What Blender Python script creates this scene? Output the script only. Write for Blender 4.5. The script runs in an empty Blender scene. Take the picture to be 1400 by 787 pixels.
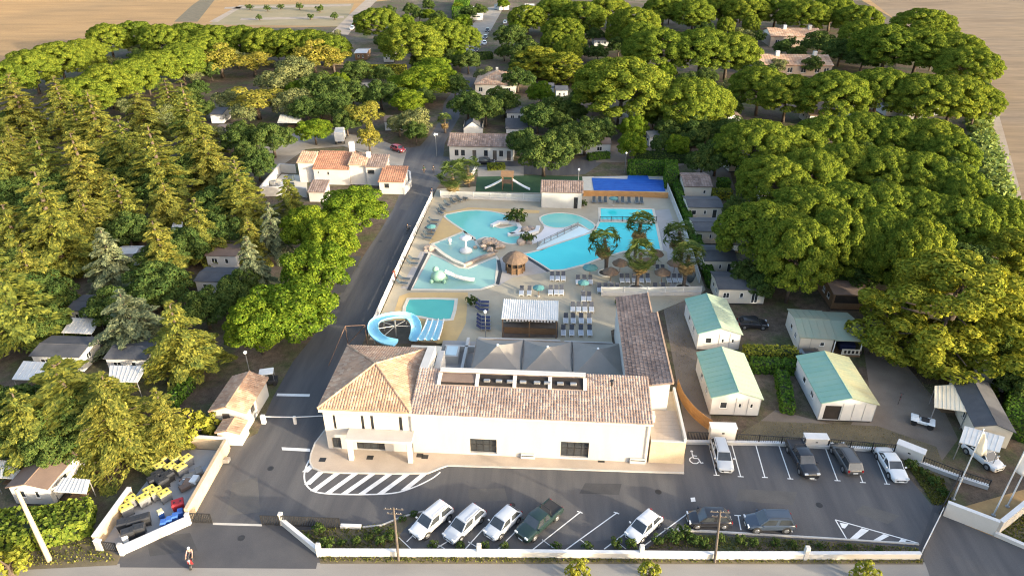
import bpy, bmesh, math, random
import numpy as np
from mathutils import Vector, Matrix

# ---------------------------------------------------------------- camera, sky, sun, exposure
SC = bpy.context.scene
COL = SC.collection
FOCAL_PX, PITCH, YAW, CAM_H = 940.0, math.radians(29.5), math.radians(3.7), 52.0
cam_data = bpy.data.cameras.new('camera'); cam = bpy.data.objects.new('camera', cam_data)
COL.objects.link(cam); SC.camera = cam
cam_data.sensor_width = 36.0; cam_data.lens = 36.0 * FOCAL_PX / 1400.0
cam_data.clip_start = 0.5; cam_data.clip_end = 6000
cam.location = (0, 0, CAM_H); cam.rotation_euler = (math.pi/2 - PITCH, 0, YAW)

SUN_EL, SUN_AZ = math.radians(10.5), math.radians(118.0)      # azimuth clockwise from +Y
world = bpy.data.worlds.new('World'); SC.world = world; world.use_nodes = True
wn = world.node_tree.nodes; wl = world.node_tree.links
sky = wn.new('ShaderNodeTexSky'); sky.sky_type = 'NISHITA'; sky.sun_disc = False
sky.sun_elevation = SUN_EL; sky.sun_rotation = SUN_AZ; sky.air_density = 0.8; sky.dust_density = 3.0; sky.ozone_density = 0.6
wl.new(sky.outputs[0], wn['Background'].inputs['Color']); wn['Background'].inputs['Strength'].default_value = 0.15
sun_d = bpy.data.lights.new('sun', 'SUN'); sun = bpy.data.objects.new('sun', sun_d); COL.objects.link(sun)
sun_d.energy = 2.0; sun_d.angle = math.radians(1.2); sun_d.color = (1.0, 0.88, 0.67)
_sd = Vector((math.sin(SUN_AZ)*math.cos(SUN_EL), math.cos(SUN_AZ)*math.cos(SUN_EL), math.sin(SUN_EL)))
sun.rotation_euler = _sd.to_track_quat('Z', 'Y').to_euler(); sun.location = (60, -40, 90)
SC.render.engine = 'CYCLES'
SC.cycles.use_denoising = True; SC.cycles.denoising_prefilter = 'NONE'; SC.cycles.pixel_filter_type = 'BLACKMAN_HARRIS'; SC.cycles.filter_width = 1.15
SC.cycles.max_bounces = 5; SC.cycles.diffuse_bounces = 3; SC.cycles.glossy_bounces = 2
SC.cycles.transmission_bounces = 3; SC.cycles.transparent_max_bounces = 6
SC.cycles.caustics_reflective = False; SC.cycles.caustics_refractive = False
SC.view_settings.view_transform = 'Standard'; SC.view_settings.look = 'None'
SC.view_settings.exposure = 2.3; SC.view_settings.gamma = 1.0; SC.view_settings.use_curve_mapping = False

# ---------------------------------------------------------------- survey: a sighted point of the site at height h -> metres (X right, Y away, Z up)
_cy, _sy, _ct, _st = math.cos(YAW), math.sin(YAW), math.cos(PITCH), math.sin(PITCH)
def P(px, py, h=0.0):
    u = (px - 700.0)/FOCAL_PX; v = (393.5 - py)/FOCAL_PX
    d = Vector((-_sy*_ct, _cy*_ct, -_st)) + u*Vector((_cy, _sy, 0)) + v*Vector((-_sy*_st, _cy*_st, _ct))
    t = (h - CAM_H)/d.z
    return Vector((d.x*t, d.y*t, h))
def P2(px, py, h=0.0):
    p = P(px, py, h); return (p.x, p.y)
def ppm(p):      # sighting scale at a point: photo pixels for a metre
    q = Vector(p) - Vector((0, 0, CAM_H))
    return FOCAL_PX / q.dot(Vector((-_sy*_ct, _cy*_ct, -_st)))
# ---------------------------------------------------------------- mesh helpers
class MB:
    """collects shapes; build() links them as one mesh object"""
    def __init__(s): s.v = []; s.f = []; s.m = []; s.mi = 0
    def add(s, vs, fs, M=None):
        b = len(s.v)
        s.v.extend([tuple(M @ Vector(p)) for p in vs] if M is not None else [tuple(p) for p in vs])
        s.f.extend([tuple(b+i for i in f) for f in fs]); s.m.extend([s.mi]*len(fs)); return s
    def box(s, x0, x1, y0, y1, z0, z1, M=None):
        return s.add([(x0,y0,z0),(x1,y0,z0),(x1,y1,z0),(x0,y1,z0),(x0,y0,z1),(x1,y0,z1),(x1,y1,z1),(x0,y1,z1)],
            [(3,2,1,0),(4,5,6,7),(0,1,5,4),(1,2,6,5),(2,3,7,6),(3,0,4,7)], M)
    def cbox(s, cx, cy, cz, sx, sy, sz, M=None):
        return s.box(cx-sx/2, cx+sx/2, cy-sy/2, cy+sy/2, cz-sz/2, cz+sz/2, M)
    def bbox(s, x0, x1, y0, y1, z0, z1, b=0.05, M=None):
        """box with its vertical edges and top chamfered"""
        def ring(d, z):
            return [(x0+d+b*k1, y0+d+b*k2, z) if 0 else p for p in ()]
        def oct_(d, z):
            a0, a1, c0, c1 = x0+d, x1-d, y0+d, y1-d
            return [(a0+b,c0,z),(a1-b,c0,z),(a1,c0+b,z),(a1,c1-b,z),(a1-b,c1,z),(a0+b,c1,z),(a0,c1-b,z),(a0,c0+b,z)]
        vs = oct_(0, z0) + oct_(0, z1-b) + oct_(b*.8, z1)
        fs = [tuple(range(7,-1,-1)), tuple(range(16,24))]
        for r in (0, 8):
            for i in range(8): j = (i+1) % 8; fs.append((r+i, r+j, r+8+j, r+8+i))
        return s.add(vs, fs, M)
    def prism(s, poly, z0, z1, M=None):
        n = len(poly)
        a = sum(poly[i][0]*poly[(i+1)%n][1] - poly[(i+1)%n][0]*poly[i][1] for i in range(n))
        if a < 0: poly = poly[::-1]
        vs = [(p[0],p[1],z0) for p in poly] + [(p[0],p[1],z1) for p in poly]
        fs = [tuple(range(n-1,-1,-1)), tuple(range(n,2*n))] + [(i,(i+1)%n,n+(i+1)%n,n+i) for i in range(n)]
        return s.add(vs, fs, M)
    def sheet(s, poly, z):
        n = len(poly)
        a = sum(poly[i][0]*poly[(i+1)%n][1] - poly[(i+1)%n][0]*poly[i][1] for i in range(n))
        if a < 0: poly = poly[::-1]
        return s.add([(p[0],p[1],z) for p in poly], [tuple(range(n))])
    def cyl(s, p0, p1, r0, r1=None, n=8, caps=True):
        p0, p1 = Vector(p0), Vector(p1); r1 = r0 if r1 is None else r1
        d = (p1-p0).normalized(); a = d.orthogonal().normalized(); c = d.cross(a)
        vs = []
        for p, r in ((p0,r0),(p1,r1)):
            for i in range(n):
                t = 2*math.pi*i/n; vs.append(p + a*math.cos(t)*r + c*math.sin(t)*r)
        fs = [(i,(i+1)%n,n+(i+1)%n,n+i) for i in range(n)]
        if caps: fs += [tuple(range(n-1,-1,-1)), tuple(range(n,2*n))]
        return s.add(vs, fs)
    def tube(s, pts, r, n=6):
        """r: number or list; swept along pts"""
        pts = [Vector(p) for p in pts]; k = len(pts); rs = r if isinstance(r, (list,tuple)) else [r]*k
        vs, fs = [], []; a = None
        for i, p in enumerate(pts):
            d = (pts[min(i+1,k-1)] - pts[max(i-1,0)]).normalized()
            if a is None: a = d.orthogonal().normalized()
            else: a = (a - d*a.dot(d)).normalized()
            c = d.cross(a)
            for j in range(n):
                t = 2*math.pi*j/n; vs.append(p + a*math.cos(t)*rs[i] + c*math.sin(t)*rs[i])
        for i in range(k-1):
            for j in range(n): fs.append((i*n+j, i*n+(j+1)%n, (i+1)*n+(j+1)%n, (i+1)*n+j))
        fs += [tuple(range(n-1,-1,-1)), tuple(range((k-1)*n, k*n))]
        return s.add(vs, fs)
    def lathe(s, prof, n=12, M=None):
        """prof: list of (r, z)"""
        vs, fs = [], []; k = len(prof)
        for r, z in prof:
            for j in range(n): t = 2*math.pi*j/n; vs.append((r*math.cos(t), r*math.sin(t), z))
        for i in range(k-1):
            for j in range(n): fs.append((i*n+j, i*n+(j+1)%n, (i+1)*n+(j+1)%n, (i+1)*n+j))
        if prof[0][0] > 1e-4: fs.append(tuple(range(n-1,-1,-1)))
        if prof[-1][0] > 1e-4: fs.append(tuple(range((k-1)*n, k*n)))
        return s.add(vs, fs, M)
    def strip(s, pts, w, z0, z1):
        """a wall-like band of width w along a polyline of (x, y)"""
        L, Rr = offset_line(pts, w/2), offset_line(pts, -w/2); n = len(pts)
        for i in range(n-1):
            q = [L[i], L[i+1], Rr[i+1], Rr[i]]
            s.prism(q, z0, z1)
        return s
    def mesh(s, name):
        me = bpy.data.meshes.new(name); me.from_pydata(s.v, [], s.f)
        if any(s.m): me.polygons.foreach_set('material_index', s.m)
        me.update(); return me
    def build(s, name, mats, parent=None, smooth=False):
        me = s.mesh(name)
        for m in (mats if isinstance(mats, (list,tuple)) else [mats]): me.materials.append(m)
        if smooth: me.polygons.foreach_set('use_smooth', [True]*len(me.polygons))
        o = bpy.data.objects.new(name, me); COL.objects.link(o)
        if parent is not None: o.parent = parent
        return o
def offset_line(pts, d):
    out = []; n = len(pts)
    for i in range(n):
        a = Vector(pts[max(i-1,0)][:2]); b = Vector(pts[i][:2]); c = Vector(pts[min(i+1,n-1)][:2])
        t1 = (b-a) if i else (c-b); t2 = (c-b) if i < n-1 else (b-a)
        t1.normalize(); t2.normalize(); t = (t1+t2)
        t = t.normalized() if t.length > 1e-6 else t1
        nn = Vector((-t.y, t.x)); k = max(.35, nn.dot(Vector((-t1.y, t1.x))))
        out.append((b.x + nn.x*d/k, b.y + nn.y*d/k))
    return out
def smooth_line(pts, k=6, closed=False):
    """Catmull-Rom through pts"""
    p = [Vector(q) for q in pts]; n = len(p); out = []
    for i in range(n if closed else n-1):
        if closed: a, b, c, d = p[i-1], p[i], p[(i+1)%n], p[(i+2)%n]
        else: a, b, c, d = p[max(i-1,0)], p[i], p[i+1], p[min(i+2,n-1)]
        for j in range(k):
            t = j/k
            out.append(tuple(.5*((2*b) + (c-a)*t + (2*a-5*b+4*c-d)*t*t + (3*b-a-3*c+d)*t**3)))
    if not closed: out.append(tuple(p[-1]))
    return out
def put(o, label=None, cat=None, group=None, kind=None):
    if label: o['label'] = label
    if cat: o['category'] = cat
    if group: o['group'] = group
    if kind: o['kind'] = kind
    return o
def thing(name, label, cat, loc=(0,0,0), rotz=0.0, group=None):
    o = bpy.data.objects.new(name, None); COL.objects.link(o); o.empty_display_size = .3
    o.location = loc; o.rotation_euler = (0,0,rotz); return put(o, label, cat, group)
def copy_tree(o, parent=None):
    c = o.copy(); COL.objects.link(c); c.parent = parent
    for ch in KIDS(o): copy_tree(ch, c)
    return c
def KIDS(o): return list(o.children)
def dup(o, loc, rotz=0.0, label=None, group=None, scale=None):
    c = copy_tree(o); c.location = loc; c.rotation_euler = (0,0,rotz)
    if scale is not None: c.scale = scale if isinstance(scale, (tuple,list)) else (scale,)*3
    if label: c['label'] = label
    if group: c['group'] = group
    return c
def struct(o): o['kind'] = 'structure'; return o
ORD = ['first','second','third','fourth','fifth','sixth','seventh','eighth','ninth','tenth','eleventh','twelfth','thirteenth','fourteenth',
    'fifteenth','sixteenth','seventeenth','eighteenth','nineteenth','twentieth','twenty-first','twenty-second','twenty-third','twenty-fourth','twenty-fifth','twenty-sixth']
def rot2(x, y, a): return (x*math.cos(a)-y*math.sin(a), x*math.sin(a)+y*math.cos(a))

# ---------------------------------------------------------------- materials
def _nodes(name):
    m = bpy.data.materials.new(name); m.use_nodes = True
    return m, m.node_tree.nodes, m.node_tree.links, m.node_tree.nodes['Principled BSDF']
def _pos(N, L, world=True):
    if world: return N.new('ShaderNodeNewGeometry').outputs['Position']
    return N.new('ShaderNodeTexCoord').outputs['Object']
def _noise(N, L, vec, scale, detail=4.0, rough=.6, stretch=None):
    t = N.new('ShaderNodeTexNoise'); t.inputs['Scale'].default_value = scale
    t.inputs['Detail'].default_value = detail; t.inputs['Roughness'].default_value = rough
    if stretch:
        mp = N.new('ShaderNodeMapping'); mp.inputs['Scale'].default_value = stretch; L.new(vec, mp.inputs['Vector']); vec = mp.outputs[0]
    L.new(vec, t.inputs['Vector']); return t.outputs['Fac']
def _ramp(N, L, fac, stops):
    r = N.new('ShaderNodeValToRGB'); e = r.color_ramp.elements
    while len(e) < len(stops): e.new(.5)
    for el, (p, c) in zip(e, stops): el.position = p; el.color = (*c, 1)
    L.new(fac, r.inputs['Fac']); return r.outputs['Color']
def _mix(N, L, fac, a, b, mode='MIX'):
    x = N.new('ShaderNodeMix'); x.data_type = 'RGBA'; x.blend_type = mode
    for sock, val in ((x.inputs[0], fac), (x.inputs[6], a), (x.inputs[7], b)):
        if hasattr(val, 'is_output'): L.new(val, sock)
        elif isinstance(val, (int, float)): sock.default_value = val
        else: sock.default_value = (*val, 1)
    return x.outputs[2]
def mat(name, col, col2=None, scale=1.0, rough=.8, fine=0.0, bump=0.0, bscale=8.0, spec=.3, metal=0.0, world=True, stretch=None, contrast=(.3,.7), island=0.0, coat=0.0):
    """a base colour broken up by large noise towards col2, fine grain and optional relief"""
    m, N, L, B = _nodes(name); vec = _pos(N, L, world)
    col2 = col2 or tuple(c*.8 for c in col)
    c = _ramp(N, L, _noise(N, L, vec, scale, 5, .6, stretch), [(contrast[0], col), (contrast[1], col2)])
    if fine:
        f = _noise(N, L, vec, 11.0, 3, .7)
        g = _ramp(N, L, f, [(.25, (1-fine,)*3), (.75, (1+fine,)*3)])
        c = _mix(N, L, 1.0, c, g, 'MULTIPLY')
    if island:
        ri = N.new('ShaderNodeNewGeometry').outputs['Random Per Island']
        g = _ramp(N, L, ri, [(0, (1-island,)*3), (1, (1+island,)*3)])
        c = _mix(N, L, 1.0, c, g, 'MULTIPLY')
    L.new(c, B.inputs['Base Color'])
    B.inputs['Roughness'].default_value = rough; B.inputs['Specular IOR Level'].default_value = spec; B.inputs['Metallic'].default_value = metal
    if coat: B.inputs['Coat Weight'].default_value = coat; B.inputs['Coat Roughness'].default_value = .08
    if bump:
        b = N.new('ShaderNodeBump'); b.inputs['Strength'].default_value = bump; b.inputs['Distance'].default_value = .05
        L.new(_noise(N, L, vec, bscale, 4, .65), b.inputs['Height']); L.new(b.outputs[0], B.inputs['Normal'])
    return m
def leaf_mat(name, dark, light, trans=.35, tint=(1.15,1.05,.55), obj_var=.12):
    """leaves: each leaf its own shade between dark and light, some light through the blade, each plant a little its own tone"""
    m, N, L, B = _nodes(name)
    N.remove(B); out = N['Material Output']
    ri = N.new('ShaderNodeNewGeometry').outputs['Random Per Island']
    c = _ramp(N, L, ri, [(0.0, dark), (1.0, light)])
    oi = N.new('ShaderNodeObjectInfo').outputs['Random']
    g = _ramp(N, L, oi, [(0, (1-obj_var, 1-obj_var*.6, 1-obj_var)), (1, (1+obj_var*1.2, 1+obj_var*.6, 1-obj_var*.3))])
    c = _mix(N, L, 1.0, c, g, 'MULTIPLY')
    n = _noise(N, L, _pos(N, L), .45, 3, .6)
    c = _mix(N, L, 1.0, c, _ramp(N, L, n, [(.3, (.78,.84,.8)), (.7, (1.2,1.12,1.0))]), 'MULTIPLY')
    d = N.new('ShaderNodeBsdfDiffuse'); L.new(c, d.inputs['Color'])
    t = N.new('ShaderNodeBsdfTranslucent'); L.new(_mix(N, L, 1.0, c, tint, 'MULTIPLY'), t.inputs['Color'])
    mx = N.new('ShaderNodeMixShader'); mx.inputs[0].default_value = trans
    L.new(d.outputs[0], mx.inputs[1]); L.new(t.outputs[0], mx.inputs[2]); L.new(mx.outputs[0], out.inputs['Surface'])
    return m
def water_mat(name, col, col2, rough=.06, scale=.12):
    m, N, L, B = _nodes(name); vec = _pos(N, L)
    L.new(_ramp(N, L, _noise(N, L, vec, scale, 3), [(.3, col), (.7, col2)]), B.inputs['Base Color'])
    B.inputs['Roughness'].default_value = rough; B.inputs['IOR'].default_value = 1.33
    b = N.new('ShaderNodeBump'); b.inputs['Strength'].default_value = .5; b.inputs['Distance'].default_value = .04
    L.new(_noise(N, L, vec, 1.6, 4, .6), b.inputs['Height']); L.new(b.outputs[0], B.inputs['Normal'])
    return m
M = {}
M['asphalt'] = mat('asphalt', (.074,.073,.077), (.118,.113,.110), .55, .9, .16, .25, 30, .25, contrast=(.35,.72), stretch=(1,.10,1))
M['asphalt_new'] = mat('fresh_asphalt', (.062,.062,.068), (.086,.084,.086), .3, .9, .12, .2, 30, .25)
M['street'] = mat('pale_street', (.27,.255,.23), (.21,.195,.18), .3, .9, .10, .2, 20, stretch=(.3,1,1))
M['path'] = mat('pale_path', (.30,.27,.23), (.22,.195,.165), .35, .95, .12, .2, 12)
M['gravel'] = mat('gravel_drive', (.22,.185,.15), (.125,.10,.08), .16, .95, .18, .35, 14)

def soil_mat():
    m, N, L, B = _nodes('camp_soil'); vec = _pos(N, L)
    c = _ramp(N, L, _noise(N, L, vec, .045, 5, .65), [(.32, (.080,.060,.046)), (.52, (.125,.096,.072)), (.72, (.205,.165,.125))])
    g = _ramp(N, L, _noise(N, L, vec, .16, 5, .7), [(.46, (0,0,0)), (.62, (1,1,1))])
    c = _mix(N, L, g, c, (.085,.095,.045))
    c = _mix(N, L, 1.0, c, _ramp(N, L, _noise(N, L, vec, 1.1, 4, .75), [(.3, (.62,.62,.62)), (.7, (1.35,1.33,1.28))]), 'MULTIPLY')
    c = _mix(N, L, 1.0, c, _ramp(N, L, _noise(N, L, vec, 7.0, 2, .7), [(.3, (.75,.75,.75)), (.7, (1.2,1.2,1.2))]), 'MULTIPLY')
    L.new(c, B.inputs['Base Color']); B.inputs['Roughness'].default_value = .95; B.inputs['Specular IOR Level'].default_value = .1
    b = N.new('ShaderNodeBump'); b.inputs['Strength'].default_value = .5; b.inputs['Distance'].default_value = .08
    L.new(_noise(N, L, vec, 3.0, 4, .7), b.inputs['Height']); L.new(b.outputs[0], B.inputs['Normal']); return m
M['soil'] = soil_mat()
M['yellow_soil'] = mat('dry_grass_soil', (.16,.13,.080), (.10,.085,.055), .45, .95, .28, .4, 6)
M['pavement'] = mat('pavement', (.44,.36,.285), (.37,.30,.235), .5, .85, .07, .1, 20)
M['kerb'] = mat('kerb_stone', (.50,.47,.42), (.40,.37,.33), .8, .85, .08)
M['paint'] = mat('road_paint', (.78,.77,.74), (.62,.61,.59), 1.2, .7, .10)
M['deck'] = mat('pool_deck', (.375,.33,.245), (.31,.27,.20), .35, .8, .07, .1, 14)
M['deck_ochre'] = mat('ochre_resin', (.52,.36,.16), (.44,.31,.15), .5, .8, .07)
M['deck_grey'] = mat('grey_deck_or_shade', (.36,.33,.31), (.30,.28,.26), .5, .8, .07)
M['coping'] = mat('pool_coping', (.60,.55,.45), (.50,.46,.38), .8, .7, .06)
M['white'] = mat('white_render', (.51,.49,.46), (.44,.42,.39), .35, .85, .05, .08, 12)
M['cream'] = mat('cream_render', (.74,.68,.57), (.66,.60,.50), .4, .85, .05, .08, 12)
M['facade'] = mat('facade_render', (.475,.45,.42), (.41,.385,.355), .35, .85, .05, .05, 12, stretch=(1.6,1.6,.35))
M['stone_wall'] = mat('sandstone', (.52,.42,.29), (.44,.35,.235), .8, .85, .10, .2, 9)
M['yard_wall'] = mat('ochre_block_wall', (.52,.40,.26), (.42,.31,.20), .8, .9, .10, .2, 9)
M['paint_white'] = mat('white_paint', (.62,.61,.595), (.54,.53,.515), 1.0, .5, .03)
M['plastic_white'] = mat('white_plastic', (.78,.78,.76), (.70,.70,.68), 2.0, .4, .0, spec=.5)
M['plastic_black'] = mat('black_plastic', (.022,.023,.026), (.034,.035,.038), 2.0, .45, .0, spec=.4)
M['metal_dark'] = mat('dark_metal', (.03,.03,.032), (.05,.048,.046), 2.0, .5, .0, metal=.3)
M['metal_grey'] = mat('grey_metal', (.28,.28,.28), (.36,.35,.34), 2.0, .45, .0, metal=.6)
M['glass'] = mat('window_glass', (.020,.024,.028), (.045,.05,.055), .8, .06, .0, spec=.7)
M['dark'] = mat('dark_interior', (.018,.015,.013), (.035,.028,.024), 1.0, .9)
M['roof_dark'] = mat('dark_felt_roof', (.060,.062,.070), (.10,.10,.105), .5, .8, .10)
M['roof_brown'] = mat('brown_roof', (.19,.135,.105), (.14,.10,.08), .6, .85, .12)
M['sheet_green'] = mat('green_sheet_roof', (.17,.33,.26), (.25,.38,.29), .25, .55, .05, spec=.5, contrast=(.35,.75))
M['sheet_dull'] = mat('dull_green_sheet', (.20,.27,.21), (.28,.27,.19), .35, .6, .08, spec=.4)
M['awning_white'] = mat('white_awning', (.66,.645,.61), (.56,.545,.51), .8, .7, .06)
M['awning_cream'] = mat('cream_awning', (.74,.66,.50), (.66,.58,.44), .8, .7, .05)
M['canvas_grey'] = mat('grey_canvas', (.27,.245,.215), (.225,.205,.18), .5, .9, .05)
M['siding'] = mat('white_siding', (.55,.54,.52), (.47,.46,.445), .6, .7, .03)
M['siding_cream'] = mat('cream_siding', (.57,.525,.44), (.50,.46,.385), .6, .7, .03)
M['wood'] = mat('brown_wood', (.20,.12,.065), (.13,.08,.045), 1.5, .75, .12, stretch=(1,1,6))
M['wood_pale'] = mat('weathered_pole_wood', (.50,.40,.26), (.36,.28,.18), 1.2, .85, .12, stretch=(3,3,.3))
M['wood_dark'] = mat('dark_pole_wood', (.12,.10,.085), (.08,.065,.055), 1.2, .85, .1)
M['wood_orange'] = mat('orange_fence_wood', (.48,.26,.10), (.36,.19,.08), 1.0, .75, .10, stretch=(1,1,4))
M['thatch'] = mat('thatch', (.20,.135,.092), (.12,.085,.06), 2.5, .95, .25, .5, 22)
M['bark'] = mat('bark', (.125,.095,.072), (.07,.053,.042), 2.0, .95, .2, .5, 8, world=False, stretch=(2,2,.5))
M['rock'] = mat('rock', (.40,.32,.26), (.22,.175,.145), .9, .9, .2, .5, 4)
M['turf'] = mat('dark_turf', (.022,.060,.028), (.035,.08,.035), .6, .95, .2)
M['crop'] = mat('crop_field', (.075,.115,.030), (.13,.15,.055), .12, .95, .25, .5, 3)
M['track'] = mat('dirt_track', (.34,.28,.22), (.25,.20,.155), .3, .95, .15)
def tile_mat(name, cols):
    m, N, L, B = _nodes(name)
    g = N.new('ShaderNodeNewGeometry')
    c = _ramp(N, L, g.outputs['Random Per Island'], [(i/(len(cols)-1), k) for i, k in enumerate(cols)])
    n = _noise(N, L, g.outputs['Position'], .5, 4, .6)
    c = _mix(N, L, 1.0, c, _ramp(N, L, n, [(.3, (.72,.72,.74)), (.7, (1.18,1.14,1.1))]), 'MULTIPLY')
    L.new(c, B.inputs['Base Color']); B.inputs['Roughness'].default_value = .85; B.inputs['Specular IOR Level'].default_value = .2
    return m
M['tile'] = tile_mat('clay_tiles', [(.33,.21,.14), (.45,.30,.20), (.40,.25,.16), (.50,.37,.26), (.37,.24,.16)])
M['tile_dark'] = tile_mat('dark_tiles', [(.17,.125,.105), (.22,.165,.14), (.27,.21,.18), (.19,.14,.118)])
M['tile_wing'] = tile_mat('greyed_tiles', [(.26,.19,.155), (.33,.25,.205), (.40,.32,.27), (.29,.21,.17)])
M['tile_red'] = tile_mat('red_tiles', [(.31,.155,.095), (.40,.215,.135), (.36,.185,.115), (.28,.15,.10)])
# water
M['water_lagoon'] = water_mat('lagoon_water', (.035,.54,.54), (.055,.59,.58))
M['water_shallow'] = water_mat('shallow_water', (.12,.44,.39), (.17,.48,.42))
M['water_pale'] = water_mat('paddling_water', (.21,.385,.335), (.26,.42,.365))
M['water_teal'] = water_mat('slide_pool_water', (.065,.36,.315), (.085,.40,.345))
M['cover_blue'] = mat('blue_pool_cover', (.015,.085,.36), (.025,.12,.44), .5, .55, .06, .3, 3)
M['slide_blue'] = mat('blue_slide', (.24,.56,.68), (.30,.61,.72), .6, .35, .0, spec=.5)
# foliage: dark .. light of single leaves
M['pine'] = leaf_mat('pine_needles', (.058,.102,.018), (.205,.250,.036), .25)
M['cedar'] = leaf_mat('cedar_needles', (.070,.105,.036), (.300,.305,.062), .28)
M['cedar_gold'] = leaf_mat('gold_cedar_needles', (.085,.115,.034), (.330,.315,.070), .28)
M['cedar_blue'] = leaf_mat('blue_cedar_needles', (.090,.125,.085), (.25,.28,.17), .22, (1.05,1.05,.75))
M['broad'] = leaf_mat('broad_leaves', (.050,.108,.014), (.200,.262,.030), .28)
M['olive'] = leaf_mat('olive_leaves', (.090,.115,.058), (.215,.230,.105), .25)
M['oak'] = leaf_mat('oak_leaves', (.032,.066,.022), (.100,.140,.042), .22)
M['golden'] = leaf_mat('golden_leaves', (.130,.140,.030), (.300,.275,.062), .28)
M['aleppo'] = leaf_mat('aleppo_needles', (.095,.130,.022), (.330,.335,.050), .30)
M['hedge'] = leaf_mat('hedge_leaves', (.036,.095,.018), (.110,.195,.036), .24)
M['crop_leaf'] = leaf_mat('crop_leaves', (.095,.155,.050), (.240,.310,.120), .25)
M['hedge_mid'] = leaf_mat('shaggy_hedge_leaves', (.070,.120,.022), (.200,.245,.045), .26)
M['hedge_gold'] = leaf_mat('golden_hedge_leaves', (.130,.160,.028), (.300,.305,.055), .28)
M['palm'] = leaf_mat('palm_fronds', (.055,.095,.032), (.155,.200,.070), .25)
M['palm_dry'] = leaf_mat('dry_palm_fronds', (.16,.115,.062), (.33,.245,.135), .15, (1.1,1,.8))
M['grassy'] = leaf_mat('rough_grass', (.08,.105,.028), (.23,.225,.075), .25)
M['dry'] = leaf_mat('dry_twigs', (.18,.145,.08), (.36,.29,.16), .2)
# ---------------------------------------------------------------- setting: ground, roads, paving
def poly(pts, h=0): return [P2(a, b, h) for a, b in pts]
def sheet(name, pts, z, m, pxs=True, parent=None):
    o = MB().sheet(poly(pts) if pxs else pts, z).build(name, m, parent)
    if parent is None: struct(o)
    return o
# dry fields, one sheet to the horizon, with stubble tones
def field_mat():
    m, N, L, B = _nodes('dry_field'); vec = _pos(N, L)
    a = _ramp(N, L, _noise(N, L, vec, .008, 4, .6, (1,.35,1)), [(.35, (.36,.225,.105)), (.65, (.26,.175,.095))])
    b = _ramp(N, L, _noise(N, L, vec, .05, 6, .7, (.5,2.2,1)), [(.3, (.80,.80,.80)), (.7, (1.2,1.18,1.12))])
    c = _mix(N, L, 1.0, a, b, 'MULTIPLY')
    c = _mix(N, L, 1.0, c, _ramp(N, L, _noise(N, L, vec, 1.3, 3, .7), [(.3, (.85,.85,.85)), (.7, (1.13,1.13,1.1))]), 'MULTIPLY')
    L.new(c, B.inputs['Base Color']); B.inputs['Roughness'].default_value = .95; B.inputs['Specular IOR Level'].default_value = .1
    return m
g = MB()
gx = [-3000,-1200,-500,-200,-60,60,200,500,1200,3000]; gy = [-400,0,60,150,300,600,1200,2500,5000]
g.add([(x,y,0) for y in gy for x in gx], [(j*10+i, j*10+i+1, j*10+i+11, j*10+i+10) for j in range(8) for i in range(9)])
struct(g.build('ground', field_mat()))
# the browner ploughed field to the east
def plough_mat():
    m, N, L, B = _nodes('ploughed_field'); vec = _pos(N, L)
    a = _ramp(N, L, _noise(N, L, vec, .018, 5, .65, (.35,1.6,1)), [(.30, (.165,.122,.085)), (.5, (.25,.185,.12)), (.7, (.19,.15,.112))])
    c = _mix(N, L, 1.0, a, _ramp(N, L, _noise(N, L, vec, .22, 5, .75, (.25,1.5,1)), [(.3, (.72,.72,.72)), (.7, (1.25,1.22,1.18))]), 'MULTIPLY')
    L.new(c, B.inputs['Base Color']); B.inputs['Roughness'].default_value = .95; B.inputs['Specular IOR Level'].default_value = .1; return m
sheet('east_field', [(1150,-30),(1215,20),(1300,80),(1350,150),(1392,300),(1460,420),(1560,560),(2400,420),(2000,-40)], .002, plough_mat())
# campsite soil
sheet('campsite_ground', [(-60,790),(-60,120),(-40,100),(60,74),(125,62),(135,44),(475,36),(500,4),(650,-12),(900,-12),(1170,-4),(1215,22),(1300,80),(1350,150),(1392,300),(1460,420),(1500,640),(1290,700),(1000,655),(700,655),(420,700),(100,760)], .004, M['soil'])
# far dirt road, parcels and strips beyond the pines
sheet('far_dirt_road', [(452,46),(478,20),(500,0),(516,-12),(531,-12),(512,4),(492,26),(476,48)], .010, M['track'])
for k, q in enumerate(([(308,10),(480,6),(480,8.6),(306,12.5)], [(286,30),(328,7),(334,8),(298,30)], [(330,25),(470,22),(470,25),(328,28)])):
    sheet('field_path', q, .012, M['track'])
sheet('fallow_plot', [(285,34),(330,7),(484,5),(470,36)], .008, mat('fallow', (.27,.215,.125), (.19,.165,.095), .08, .95, .2))
sheet('field_corner', [(238,30),(262,8),(285,-8),(300,-8),(270,30)], .008, M['yellow_soil'])
# crop strip and track along the eastern edge
sheet('crop_field', [(1318,168),(1348,160),(1362,190),(1398,330),(1440,420),(1380,330),(1340,240)], .010, M['crop'])
sheet('farm_track', [(1352,158),(1366,158),(1392,250),(1412,330),(1440,380),(1432,400),(1398,325),(1380,255)], .008, M['track'])
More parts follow.
